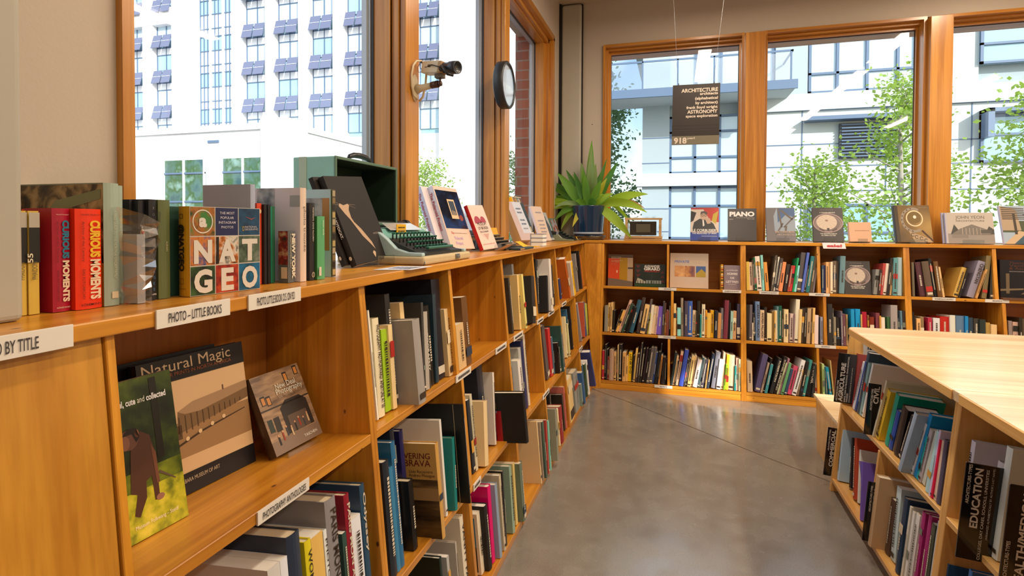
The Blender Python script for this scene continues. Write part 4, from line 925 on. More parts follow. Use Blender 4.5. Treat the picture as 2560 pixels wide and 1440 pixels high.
["back","third bay of the bottom row",0.8416,4.0473,0.06,0.0335,0.2184,0.1995,0.19,"1c1a18","h","LIFEWORK"],
["back","third bay of the bottom row",0.8762,4.0353,0.06,0.0126,0.2166,0.0998,0.17,"30302c","p",""],
["back","third bay of the bottom row",0.8969,4.0433,0.06,0.0169,0.2216,0.0396,0.21,"d4b08c","p",""],
["back","fourth bay of the bottom row",0.9454,4.0393,0.06,0.0121,0.222,-0.0164,0.21,"a8c070","p",""],
["back","fourth bay of the bottom row",0.9657,4.0473,0.06,0.0109,0.205,-0.0424,0.19,"44686c","p",""],
["back","fourth bay of the bottom row",0.9837,4.0353,0.06,0.0167,0.2038,-0.1085,0.17,"0c8494","h",""],
["back","fourth bay of the bottom row",1.0076,4.0433,0.06,0.0072,0.2471,-0.0767,0.21,"b89858","h",""],
["left","second bay of the top row",-0.672,1.1411,0.735,0.0064,0.2609,-0.0126,0.19,"e8d8b8","p",""],
["left","second bay of the top row",-0.6746,1.1525,0.735,0.0285,0.2367,0.023,0.2,"ecd0a0","h","PHOTOGRAPHY PAST/FORWARD: APERTURE AT 50"],
["left","second bay of the top row",-0.6779,1.1895,0.735,0.0287,0.2022,0.0522,0.17,"9cb818","p",""],
["left","second bay of the top row",-0.672,1.2182,0.735,0.0195,0.2104,0.0345,0.2,"e4c080","p",""],
["left","second bay of the top row",-0.6868,1.245,0.735,0.025,0.285,0.0,0.22,"302c28","h",""],
["left","second bay of the top row",-0.6272,1.27,0.735,0.0401,0.2178,0.0002,0.17,"9c9080","h",""],
["left","second bay of the top row",-0.6818,1.3101,0.735,0.022,0.255,0.0,0.19,"e0b878","p",""],
["left","second bay of the top row",-0.6571,1.3611,0.735,0.0131,0.2467,0.107,0.22,"3a342c","p",""],
["left","second bay of the top row",-0.6605,1.3791,0.735,0.0248,0.2168,0.1135,0.18,"a89880","p",""],
["left","second bay of the top row",-0.6637,1.404,0.735,0.0186,0.2106,0.014,0.2,"38342c","h","PHOTOGRAPHY"],
["left","second bay of the top row",-0.6699,1.4228,0.735,0.0343,0.2291,0.0134,0.23809999999999998,"14110c","h",""],
["left","second bay of the top row",-0.6651,1.4571,0.735,0.0209,0.257,0.0951,0.2429,"26363a","h",""],
["left","second bay of the top row",-0.6713,1.4781,0.735,0.0577,0.2979,0.0483,0.23670000000000002,"181820","h",""],
["left","second bay of the top row",-0.6568,1.5367,0.735,0.0493,0.205,0.0002,0.2,"d8b478","p",""],
["left","third bay of the top row",-0.6518,1.604,0.735,0.0629,0.1447,0.0,0.12,"d0a468","p",""],
["left","third bay of the top row",-0.6518,1.6669,0.735,0.0484,0.2251,-0.0002,0.22,"6a4420","p",""],
["left","fourth bay of the top row",-0.6624,2.2294,0.735,0.0218,0.2365,0.0005,0.2,"3c3428","h",""],
["left","fourth bay of the top row",-0.6513,2.3051,0.735,0.0252,0.2412,0.1054,0.2,"e0b468","h",""],
["left","fourth bay of the top row",-0.6363,2.3503,0.735,0.0267,0.2426,0.0004,0.2,"dcc468","p",""],
["left","fourth bay of the top row",-0.6868,2.3771,0.735,0.03,0.285,0.0,0.22,"8a8478","h",""],
["left","fourth bay of the top row",-0.6246,2.4302,0.735,0.0577,0.2208,0.172,0.2,"2c2824","h",""],
["left","fifth bay of the top row",-0.6754,2.711,0.735,0.0489,0.2824,0.2149,0.2,"241e18","p",""],
["left","fifth bay of the top row",-0.6381,2.7894,0.735,0.0253,0.1956,0.2519,0.18,"1a1614","h",""],
["left","fifth bay of the top row",-0.6282,2.8385,0.735,0.0492,0.279,0.1393,0.22,"d8c8b0","h",""],
["left","fifth bay of the top row",-0.6603,3.0351,0.735,0.0448,0.2338,0.0363,0.2,"2a2824","p",""],
["left","sixth bay of the top row",-0.6817,3.3437,0.735,0.045,0.1269,-0.0999,0.15,"2c3458","p",""],
["left","sixth bay of the top row",-0.6352,3.4132,0.735,0.0424,0.2635,-0.2906,0.18,"c05c14","p",""],
["left","sixth bay of the top row",-0.631,3.5266,0.735,0.0202,0.2223,-0.1783,0.18,"d8c0a0","p",""],
["left","sixth bay of the top row",-0.6304,3.5471,0.735,0.0579,0.2228,-0.1798,0.18,"e8a800","p",""],
["left","seventh bay of the top row",-0.6489,3.7847,0.735,0.0364,0.2644,0.0,0.2,"8c8070","h",""],
["left","seventh bay of the top row",-0.6488,3.9449,0.735,0.0346,0.2759,-0.0599,0.2,"2a2420","h",""],
["left","seventh bay of the top row",-0.6426,3.9796,0.735,0.02,0.2436,-0.0602,0.2,"c86820","p",""],
["left","first bay of the middle row",-0.6226,0.7454,0.375,0.029,0.2466,0.0,0.24,"c8bca8","p",""],
["left","first bay of the middle row",-0.6226,0.7753,0.375,0.0177,0.2457,0.0,0.24,"d8d0c4","p",""],
["left","first bay of the middle row",-0.6226,0.7935,0.375,0.034,0.2742,0.0,0.24,"28303c","h",""],
["left","first bay of the middle row",-0.6226,0.8385,0.375,0.0179,0.242,0.0,0.2,"d8c020","h","WOMEN"],
["left","first bay of the middle row",-0.6226,0.857,0.375,0.034,0.238,0.0,0.22,"d8a850","p",""],
["left","first bay of the middle row",-0.6226,0.894,0.375,0.0095,0.2337,0.0,0.22,"e0dcd0","h","PHOTOGRAPHY"],
["left","first bay of the middle row",-0.6226,0.9038,0.375,0.034,0.2838,0.0,0.24,"8a8078","h","PARIS MON AMOUR"],
["left","first bay of the middle row",-0.6226,0.9505,0.375,0.0141,0.1968,0.0,0.2,"2c4438","p",""],
["left","first bay of the middle row",-0.6226,0.965,0.375,0.0184,0.2672,0.0,0.24,"8c1c28","h","PARIS MON AMOUR"],
["left","first bay of the middle row",-0.6226,0.984,0.375,0.034,0.2065,0.0,0.2,"dcd4cc","p",""],
["left","first bay of the middle row",-0.6226,1.0226,0.375,0.0184,0.2615,0.0,0.24,"2c4858","h","Odyssey"],
["left","second bay of the middle row",-0.6226,1.12,0.375,0.028,0.27,0.0,0.2,"24282c","h",""],
["left","second bay of the middle row",-0.6226,1.148,0.375,0.0156,0.2463,0.0,0.2,"3c7890","h",""],
["left","second bay of the middle row",-0.6226,1.1636,0.375,0.02,0.3,0.0,0.2,"2c6480","h",""],
["left","second bay of the middle row",-0.6526,1.215,0.375,0.02,0.31,0.0,0.2,"2a2c30","h",""],
["left","second bay of the middle row",-0.6247,1.2355,0.375,0.0237,0.1743,0.0008,0.2,"1c1814","h",""],
["left","second bay of the middle row",-0.6526,1.2593,0.375,0.02,0.29,0.0,0.2,"242048","h",""],
["left","second bay of the middle row",-0.5763,1.3034,0.375,0.0198,0.2486,0.009,0.24,"c89448","h","*costa"],
["left","second bay of the middle row",-0.6115,1.4082,0.375,0.0129,0.2699,0.0262,0.25,"e0d4bc","h",""],
["left","second bay of the middle row",-0.5982,1.4431,0.375,0.0183,0.2029,0.0902,0.2,"1c7468","h",""],
["left","second bay of the middle row",-0.5741,1.4973,0.375,0.008,0.291,0.019,0.3,"1c1a18","h","*folio"],
["left","third bay of the middle row",-0.6326,1.6785,0.375,0.0226,0.243,-0.0125,0.2,"26282a","p",""],
["left","third bay of the middle row",-0.6299,1.7011,0.375,0.0192,0.2551,-0.0125,0.18,"c8b890","p",""],
["left","third bay of the middle row",-0.6086,1.7293,0.375,0.0366,0.2125,0.164,0.16,"e4c084","h",""],
["left","third bay of the middle row",-0.6626,1.86,0.375,0.06,0.31,0.0,0.18,"20242c","h",""],
["left","third bay of the middle row",-0.6373,1.92,0.375,0.0186,0.263,0.1482,0.24,"e0ccb0","h",""],
["left","third bay of the middle row",-0.53,1.975,0.375,0.03,0.19,0,0.24,"1a1614","h","*window"],
["left","fourth bay of the middle row",-0.6426,2.125,0.375,0.03,0.2,0.0,0.08,"a88c78","p",""],
["left","fourth bay of the middle row",-0.6426,2.16,0.375,0.02,0.26,0.0,0.12,"1c6470","h",""],
["left","fourth bay of the middle row",-0.6376,2.185,0.375,0.02,0.265,0.0,0.12,"1c90a0","h",""],
["left","fourth bay of the middle row",-0.6526,2.21,0.375,0.03,0.3,0.0,0.2,"3a362c","h",""],
["left","fourth bay of the middle row",-0.6226,2.245,0.375,0.05,0.24,0.0,0.2,"e0d0b8","h",""],
["left","fourth bay of the middle row",-0.6326,2.3,0.375,0.04,0.28,0.0,0.2,"b0a894","h",""],
["left","fourth bay of the middle row",-0.6326,2.345,0.375,0.04,0.305,0.0,0.2,"24284c","h",""],
["left","fourth bay of the middle row",-0.6326,2.39,0.375,0.03,0.325,0.0,0.22,"ccb898","h",""],
["left","fifth bay of the middle row",-0.6453,2.8244,0.375,0.0613,0.2881,-0.1036,0.2,"5a5048","h",""],
["left","fifth bay of the middle row",-0.6382,2.886,0.375,0.0553,0.2588,0.0238,0.2,"c02c28","h",""],
["left","fifth bay of the middle row",-0.6344,2.9414,0.375,0.0255,0.2025,0.0236,0.1,"50606a","p",""],
["left","fifth bay of the middle row",-0.6088,2.9669,0.375,0.0384,0.1677,0.0226,0.13,"1c1814","h",""],
["left","fifth bay of the middle row",-0.5937,3.006,0.375,0.0255,0.2549,0.0182,0.2,"2c4c40","h",""],
["left","fifth bay of the middle row",-0.6063,3.0726,0.375,0.0426,0.1958,0.0042,0.1,"4c4850","h",""],
["left","sixth bay of the middle row",-0.6353,3.3217,0.375,0.0288,0.2516,0.1455,0.12,"e4cc90","p",""],
["left","sixth bay of the middle row",-0.6262,3.3693,0.375,0.0255,0.2039,0.0051,0.1,"d0c080","p",""],
["left","sixth bay of the middle row",-0.6326,3.3958,0.375,0.03,0.29,0.0,0.15,"2c5868","h",""],
["left","sixth bay of the middle row",-0.6439,3.5715,0.375,0.0206,0.2844,-0.0069,0.2,"201c18","h",""],
["left","seventh bay of the middle row",-0.6274,3.8295,0.375,0.0328,0.2798,-0.2283,0.12,"9a9088","p",""],
["left","seventh bay of the middle row",-0.6283,3.9481,0.375,0.0397,0.2502,0.2385,0.12,"b04828","p",""],
["left","seventh bay of the middle row",-0.6284,4.0102,0.375,0.06,0.2492,0.046,0.2,"3c4878","p",""],
["left","seventh bay of the middle row",-0.6173,4.0809,0.375,0.0451,0.2323,-0.0067,0.15,"c8c048","p",""],
["left","second bay of the bottom row",-0.5898,1.3648,0.03,0.0145,0.2517,0.0,0.2,"182820","h",""],
["left","second bay of the bottom row",-0.5898,1.4099,0.03,0.0154,0.2289,0.0,0.2,"b0a898","p",""],
["left","second bay of the bottom row",-0.5898,1.4737,0.03,0.0099,0.2348,0.0,0.22,"b8a890","h",""],
["left","second bay of the bottom row",-0.5898,1.518,0.03,0.0264,0.2836,0.0,0.2,"e0cca8","h","VANITY FAIR"],
["left","third bay of the bottom row",-0.6083,1.6965,0.03,0.0287,0.2024,0.0002,0.1,"e0c8a0","p","*teal"],
["left","third bay of the bottom row",-0.5915,1.7252,0.03,0.0302,0.2159,-0.0002,0.2,"201c18","h",""],
["left","third bay of the bottom row",-0.593,1.7639,0.03,0.0314,0.258,0.0475,0.16,"d8005c","h",""],
["left","third bay of the bottom row",-0.5774,1.8006,0.03,0.0249,0.2536,0.0266,0.2,"8c98a0","h",""],
["left","third bay of the bottom row",-0.5763,1.8474,0.03,0.0218,0.2653,0.033,0.22,"c8b088","h",""],
["left","third bay of the bottom row",-0.5787,1.8788,0.03,0.0115,0.262,0.085,0.22,"302c28","p",""],
["left","third bay of the bottom row",-0.5772,1.9593,0.03,0.029,0.2455,0.0735,0.2,"90a080","h",""],
["left","third bay of the bottom row",-0.5813,2.0176,0.03,0.0253,0.2317,0.0758,0.15,"dcb868","p",""],
["left","third bay of the bottom row",-0.5614,2.0506,0.03,0.0374,0.2237,0.0357,0.22,"687058","h",""],
["left","fourth bay of the bottom row",-0.6498,2.16,0.03,0.05,0.27,0.0,0.18,"28406c","h",""],
["left","fourth bay of the bottom row",-0.5692,2.3824,0.03,0.0135,0.279,0.0125,0.15,"e4bc80","h",""],
["left","fourth bay of the bottom row",-0.5673,2.4133,0.03,0.0157,0.2562,0.0809,0.18,"9c8468","h",""],
["left","fourth bay of the bottom row",-0.5598,2.4413,0.03,0.0267,0.2558,0.0329,0.15,"4c5c48","p",""],
["left","fourth bay of the bottom row",-0.5588,2.4785,0.03,0.021,0.2438,0.1345,0.1,"b03c30","p",""],
["left","fourth bay of the bottom row",-0.5578,2.5168,0.03,0.026,0.2275,0.1153,0.15,"7cb090","h",""],
["left","fifth bay of the bottom row",-0.5464,2.624,0.03,0.0354,0.2473,0.1533,0.2,"8a8468","h",""],
["left","fifth bay of the bottom row",-0.5751,2.8174,0.03,0.0261,0.1912,0.0575,0.1,"e0c890","p",""],
["left","fifth bay of the bottom row",-0.5693,2.8436,0.03,0.0618,0.1918,0.057,0.15,"901c20","h",""],
["left","fifth bay of the bottom row",-0.6399,2.93,0.03,0.03,0.27,0.0,0.18,"201c18","h",""],
["left","fifth bay of the bottom row",-0.5936,3.0387,0.03,0.0235,0.2031,0.0265,0.18,"30281c","h",""],
["left","fifth bay of the bottom row",-0.5886,3.0721,0.03,0.0302,0.2355,0.0446,0.2,"c06450","p",""],
["left","sixth bay of the bottom row",-0.5799,3.1656,0.03,0.1334,0.2515,-0.0485,0.12,"e0b870","h",""],
["left","sixth bay of the bottom row",-0.5807,3.3497,0.03,0.137,0.2453,0.0,0.16,"8c8878","h",""],
["left","sixth bay of the bottom row",-0.5641,3.4868,0.03,0.0445,0.1414,-0.0005,0.12,"7c8470","p",""],
["left","sixth bay of the bottom row",-0.5566,3.5332,0.03,0.04,0.2101,-0.1087,0.18,"34587c","p",""],
["left","seventh bay of the bottom row",-0.5731,3.642,0.03,0.0426,0.2279,-0.0788,0.1,"2c5060","h",""],
["left","seventh bay of the bottom row",-0.5648,3.6848,0.03,0.0528,0.221,-0.0144,0.1,"3a4c2c","p",""],
["left","seventh bay of the bottom row",-0.5588,3.7376,0.03,0.0358,0.2346,0.0,0.1,"e4dcc8","p",""],
["left","seventh bay of the bottom row",-0.5456,3.9482,0.03,0.035,0.299,-0.42,0.18,"404878","h",""],
["island","far bay of the upper shelf",0.7337,2.3355,0.4,0.0289,0.2045,-0.2519,0.16,"e8b830","h","*bridge"],
["island","far bay of the upper shelf",0.7246,2.3653,0.4,0.0128,0.2393,-0.2565,0.26,"d8c8a0","h","*story"],
["island","far bay of the upper shelf",0.7567,2.598,0.4,0.0169,0.2383,-0.178,0.26,"e8e0e8","p",""],
["island","far bay of the upper shelf",0.7552,2.6152,0.4,0.0217,0.2305,-0.1107,0.24,"88a89c","h",""],
["island","far bay of the upper shelf",0.7549,2.6396,0.4,0.0288,0.271,-0.1225,0.24,"405058","h",""],
["island","far bay of the upper shelf",0.7506,2.6691,0.4,0.02,0.2335,-0.2209,0.13,"3c5080","p",""],
["island","far bay of the upper shelf",0.7504,2.69,0.4,0.027,0.2234,-0.253,0.12,"d8d0d8","p",""],
["island","far bay of the upper shelf",0.7569,2.7339,0.4,0.0435,0.2324,0.0583,0.2,"9a4038","h",""],
["island","middle bay of the upper shelf",0.743,2.1541,0.4,0.0195,0.1751,-0.2953,0.1,"303034","p",""],
["island","middle bay of the upper shelf",0.7436,2.1795,0.4,0.0508,0.177,-0.18,0.1,"1c1418","h",""],
["island","middle bay of the upper shelf",0.7448,2.2442,0.4,0.0295,0.1504,-0.2001,0.08,"2a4c98","h",""],
["island","middle bay of the upper shelf",0.7432,2.2743,0.4,0.0319,0.2042,-0.2041,0.14,"189878","h",""],
["island","near part of the upper shelf far unit",0.7319,1.84,0.4,0.0209,0.1862,0.0163,0.12,"504858","h",""],
["island","near part of the upper shelf far unit",0.7322,1.8638,0.4,0.015,0.178,-0.0161,0.06,"d8b898","p",""],
["island","near part of the upper shelf far unit",0.7282,1.8788,0.4,0.0109,0.1777,-0.0161,0.06,"d81040","p",""],
["island","near part of the upper shelf far unit",0.7279,1.8897,0.4,0.011,0.2032,-0.0542,0.1,"c8b8d0","p",""],
["island","near part of the upper shelf far unit",0.7319,1.9091,0.4,0.025,0.1948,-0.1105,0.08,"b0d0d0","h",""],
["island","near part of the upper shelf far unit",0.7414,1.9643,0.4,0.0186,0.1849,-0.2133,0.08,"c8c8b0","p",""],
["island","near part of the upper shelf far unit",0.7381,1.9833,0.4,0.0192,0.1791,-0.171,0.08,"b8a8a0","p",""],
["island","near part of the upper shelf far unit",0.7376,2.0028,0.4,0.0112,0.1507,-0.1729,0.08,"18a8a0","p",""],
["island","near part of the upper shelf far unit",0.7383,2.0143,0.4,0.022,0.2236,-0.213,0.2,"0c80b0","h",""],
["island","near part of the upper shelf far unit",0.7347,2.0373,0.4,0.0121,0.1917,-0.2787,0.08,"d8d4c8","p",""],
["island","near part of the upper shelf far unit",0.7072,2.0504,0.4,0.0224,0.2202,-0.2857,0.2,"9aa8b0","h","*silver"],
["island","far bay of the lower shelf",0.6957,2.383,0.06,0.0176,0.2149,0.3,0.14,"6c50a0","p","*extract"],
["island","far bay of the lower shelf",0.7281,2.53,0.06,0.0197,0.2089,0.254,0.1,"d8d0b8","p",""],
["island","far bay of the lower shelf",0.7211,2.5504,0.06,0.0305,0.2433,0.3,0.2,"b04020","p",""],
["island","far bay of the lower shelf",0.7354,2.6626,0.06,0.0264,0.2092,0.2223,0.2,"201c20","h",""],
["island","far bay of the lower shelf",0.7073,2.7352,0.06,0.0249,0.2262,0.1056,0.2,"b0c4c8","h","*redspot"],
["island","near bay of the lower shelf",0.709,1.843,0.06,0.0172,0.2874,0.0,0.06,"c8c8d0","p",""],
["island","near bay of the lower shelf",0.709,1.8702,0.06,0.0208,0.2665,0.0,0.06,"50503c","p",""],
["island","near bay of the lower shelf",0.709,1.8945,0.06,0.0214,0.2791,0.0,0.1,"a82868","h",""],
["island","near bay of the lower shelf",0.709,1.9341,0.06,0.0224,0.2682,0.0,0.1,"a82868","h",""],
["island","near bay of the lower shelf",0.709,1.9678,0.06,0.0233,0.244,0.0,0.1,"e4e4ec","p",""],
["island","near bay of the lower shelf",0.709,2.004,0.06,0.0138,0.2353,0.0,0.1,"e4e4ec","p",""],
["island","near bay of the lower shelf",0.709,2.0296,0.06,0.0128,0.2395,0.0,0.1,"d8ccb0","p",""],
["island","near bay of the lower shelf",0.7081,2.055,0.06,0.0288,0.2502,0.0168,0.2,"283c50","h",""],
["island","near bay of the lower shelf",0.7179,2.1161,0.06,0.0377,0.2465,0.0913,0.16,"c8d4dc","p",""],
["island","near bay of the lower shelf",0.7156,2.1614,0.06,0.0396,0.1912,0.014,0.1,"503828","h",""],
["island","near bay of the lower shelf",0.6733,2.2013,0.06,0.0325,0.2526,0.0127,0.22,"c8a070","h",""],
["island","upper shelf of the near unit",0.743,1.5705,0.4,0.0251,0.2742,0.0,0.2,"d8dce0","h","*blueyellow"],
["island","upper shelf of the near unit",0.743,1.5956,0.4,0.0258,0.2277,0.0,0.16,"c8c0b8","h",""],
["island","upper shelf of the near unit",0.743,1.7268,0.4,0.0212,0.2299,0.0,0.24,"d0c8c8","h","*bu"],
["island","upper shelf of the near unit",0.743,1.7873,0.4,0.0214,0.2902,0.0,0.22,"c8c0d8","h","*library"],
["island","lower shelf of the near unit",0.709,1.66,0.06,0.0158,0.2581,0.0,0.2,"306090","h",""],
["island","lower shelf of the near unit",0.709,1.7704,0.06,0.021,0.21,0.0,0.2,"2c4c68","h",""]
]''')
from collections import Counter
cnt=Counter(); 
tot=Counter((b[0],b[1]) for b in BOOKS)
special={}
for i,b in enumerate(BOOKS):
    case,bay,X,Y,z,t,h,lean,d,hx,kind,title=b
    cnt[(case,bay)]+=1; k=cnt[(case,bay)]; n=tot[(case,bay)]
    fromw={'back':'from left','left':'from near end','island':'from far end'}[case]
    kk=k if case!='island' else n-k+1
    cn=cname(hx); thin='thin ' if t<.016 else ('thick ' if t>.038 else '')
    place={'back':'far bookcases','left':'left bookcases','island':'island'}[case]
    bay2=bay.replace(' of the ',' ').replace('unit','').strip()
    lab='%s%s %s, %s %s, %s, %s'%(thin,cn,'hardcover' if kind=='h' else 'paperback',ORD[kk-1],fromw,bay2,place)
    grp='books in the %s of the %s'%(bay,place)
    art=None
    if title.startswith('*'): art=title[1:]; title=''
    ob=book(case,X,Y,z,t,h,lean,d,hx,kind,title,lab,grp,seed=i)
    if art: special[art]=(ob,t,d,h)
# ================================================================== PRINT ON VISIBLE SIDE COVERS
def sp(k): return special.get(k)
if sp('costa'):
    ob,t,d,h=sp('costa'); P=near_panel(t,d,h)
    P.rect(0,0,1,.62,pic('lake photograph',['#1c140c','#5c4424','#b08850'],9,5,aniso=(1,.5,3)),1); P.rect(0,.40,1,.53,'#a88454',2)
    P.text('DISCOVERING',.93,.84,.016,'#6a1a10','R'); P.text('COSTA BRAVA',.93,.76,.018,'#6a1a10','R'); P.text('Lluis Racionero',.95,.69,.008,'#5a4020','R'); P.text('Andreu Masague',.97,.65,.008,'#5a4020','R'); P.build('cover_print',ob)
if sp('window'):
    ob,t,d,h=sp('window'); P=near_panel(t,d,h)
    P.rect(.10,.06,.52,.62,'#182a6c',1); P.rect(.48,.02,.62,.64,'#a81c28',1); P.rect(.10,.60,.55,.64,'#8898b0',2); P.rect(.46,.06,.49,.62,'#b8b0b0',2); P.rect(.08,.68,.55,.80,'#5c4c30',1); P.build('cover_print',ob)
if sp('teal'):
    ob,t,d,h=sp('teal'); P=near_panel(t,d,h); P.rect(.04,.45,.9,.93,'#0878a0',1); P.rect(.04,.04,.9,.45,'#14100e',1); P.build('cover_print',ob)
if sp('folio'):
    ob,t,d,h=sp('folio'); P=near_panel(t,d,h); P.rect(.895,0,.90,1,'#c8b890',1); P.build('cover_print',ob)
if sp('story'):
    ob,t,d,h=sp('story'); P=near_panel(t,d,h); P.rect(.04,.04,1,.94,'#a8946c',1); P.text('The Story of',.14,.83,.022,'#1c1610',fit=d*.72); P.build('cover_print',ob)
if sp('bridge'):
    ob,t,d,h=sp('bridge'); P=near_panel(t,d,h); P.rect(0,.25,1,.93,'#5878a0',1); P.rect(0,.93,1,.97,'#d88030',1); P.rect(0,.12,1,.27,'#4c5428',2); P.rect(0,0,1,.06,'#d8a020',2)
    for q in (.35,.42,.62): P.poly([(q,.27),(q+.02,.27),(q+.02,.8),(q,.8)],'#a03028',3)
    P.poly([(.0,.66),(.9,.78),(.9,.795),(.0,.675)],'#a03028',3); P.rect(0,.27,1,.32,'#8c2c24',3); P.build('cover_print',ob)
    P=Panel((0,-.004,0),(1,0,0),(0,0,1),(0,-1,0),t,h); P.text('BRIDGES',.25,.42,t*.5,'#6a4a10',rot=-90,bold=.02,fit=h*.3); P.build('spine_title',ob)
if sp('silver'):
    ob,t,d,h=sp('silver'); P=near_panel(t,d,h); P.rect(0,0,1,1,pic('misty bridge photograph',['#2c3434','#6c7c7c','#a8b8b8'],5,3),1); P.poly([(.0,.45),(.9,.60),(.9,.615),(.0,.465)],'#5c7070',2); P.build('cover_print',ob)
if sp('redspot'):
    ob,t,d,h=sp('redspot'); P=near_panel(t,d,h); P.rect(.02,.02,1,.98,'#8c8880',1); P.poly([(.1,.8),(.6,.62),(.9,.40),(.95,.75),(.6,.8)],'#781420',2); P.ell(.62,.22,.3,.10,'#b01818',2); P.text('TH',.35,.78,.02,'#d8d0c8'); P.build('cover_print',ob)
if sp('extract'):
    ob,t,d,h=sp('extract'); P=near_panel(t,d,h); P.rect(0,0,1,1,'#5c4090',1)
    for a,b in ((.1,.9),(.5,.2),(.8,1.0)): P.poly([(a,0),(a+.06,0),(b+.06,1),(b,1)],'#8878b8',2)
    P.rect(0,.35,1,.39,'#8878b8',2); P.text('extraction',.25,.74,.014,'#c8c070'); P.build('cover_print',ob)
if sp('library'):
    ob,t,d,h=sp('library'); P=Panel((0,-.004,0),(1,0,0),(0,0,1),(0,-1,0),t,h); P.text('The Library Book  Thomas R. Schiff',.2,.9,t*.4,'#9c3048',rot=-90,bold=.01,fit=h*.72); P.build('spine_title',ob)
    P=near_panel(t,d,h); P.rect(.0,.1,1,.96,'#4c3c34',1); P.rect(.35,.5,1,.93,'#a8a49c',2); P.text('The Library Book',.42,.80,.014,'#b03030',l=4); P.text('Thomas R. Schiff',.42,.72,.014,'#343c60',l=4); P.build('cover_print',ob)
if sp('bu'):
    ob,t,d,h=sp('bu'); P=near_panel(t,d,h); P.rect(0,0,1,1,'#605c50',1); P.rect(.12,.0,.95,.86,'#a8a49c',2); P.text('Bu',.35,.62,.034,'#305868',l=4); P.build('cover_print',ob)
if sp('blueyellow'):
    ob,t,d,h=sp('blueyellow'); P=near_panel(t,d,h); P.rect(.05,.45,1,.94,'#103c78',1); P.rect(.05,.3,1,.45,'#b0a818',1); P.build('cover_print',ob)
# ---- black section signs standing among the island books
def section_sign(x0,x1,x2,y,z0,z1,lines,label):
    """x0..x1 lettered width, to x2 the blank fold; leans with the shelf"""
    t=math.atan(.08); w=x2-x0; h=z1-z0
    Mx=Matrix.Translation((x0,y,z0))@Matrix.Rotation(t,4,'Y')
    m=MB(); m.box(0,w,0,.004,0,h,mat('glossy black card',(.008,.008,.010),.12,coat=.5))
    o=m.build('section_sign',bevel=.0006,seg=1); o.matrix_world=Mx; tag(o,label,'sign','black section signs between the island books')
    P=Panel((0,0,0),(1,0,0),(0,0,1),(0,-1,0),w,h)
    for (tx,fx,b,size,fit,bold) in lines:
        P.text(tx,fx,b,size,'#e0dcd8','L',rot=90,bold=bold,fit=h*fit)
    P.build('white_lettering',o)
section_sign(.684,.745,.757,2.742,.414,.636,[('ARCHITECTURE-TYPES',.17,.03,.007,.42,.02),('AGRICULTURE',.44,.03,.017,.78,.03),('BARNS, FARM OUTBUILDINGS, GRAIN ELEVATORS,',.60,.03,.006,.92,.01),('WINERIES',.72,.03,.006,.18,.01),('(ARRANGED ALPHABETICALLY BY AUTHOR\u2019S LAST NAME)',.84,.03,.004,.7,.0)],'black AGRICULTURE section sign sticking out at the far end of the island')
section_sign(.698,.727,.741,2.385,.402,.600,[('ARCHITECTURE-TYPES',.42,.48,.007,.42,.02),('CIVIL',.86,.62,.017,.34,.03)],'black CIVIL section sign among the upper island books')
section_sign(.658,.71,.722,2.79,.060,.282,[('ARCHITECTURE-TYPES',.20,.52,.006,.44,.02),('COMMERCIAL',.50,.20,.015,.76,.03),('OFFICES, OFFICE BUILDINGS',.66,.38,.006,.56,.01),('(ARRANGED ALPHABETICALLY BY AUTHOR\u2019S LAST NAME)',.80,.2,.004,.74,.0)],'black COMMERCIAL section sign sticking out at the lower far end of the island')
section_sign(.655,.68,.695,2.235,.066,.283,[('ARCHITECTURE-TYPES',.40,.5,.006,.44,.02),('CULTURAL',.86,.40,.014,.52,.03)],'black CULTURAL section sign beside the worn tan book on the lower island shelf')
section_sign(.668,.73,.752,1.59,.386,.624,[('ARCHITECTURE-TYPES',.15,.58,.007,.41,.02),('EDUCATION',.42,.34,.016,.62,.03),('COLLEGES, DAY CARES, SCHOOLS, UNIVERSITIES',.57,.02,.006,.94,.01),('(ARRANGED ALPHABETICALLY BY AUTHOR\u2019S LAST NAME)',.70,.24,.0045,.74,.0)],'large black EDUCATION section sign in the near island unit')
section_sign(.680,.742,.775,1.43,.420,.645,[('ARCHITECTURE-TYPES',.12,.05,.007,.40,.02),('HEALTH/MEDICAL',.42,-.0,.016,.97,.03),('DAY SPAS, HOSPITALS, NURSING HOMES',.60,.02,.006,.93,.01)],'black HEALTH/MEDICAL section sign at the bottom right corner of the photo')
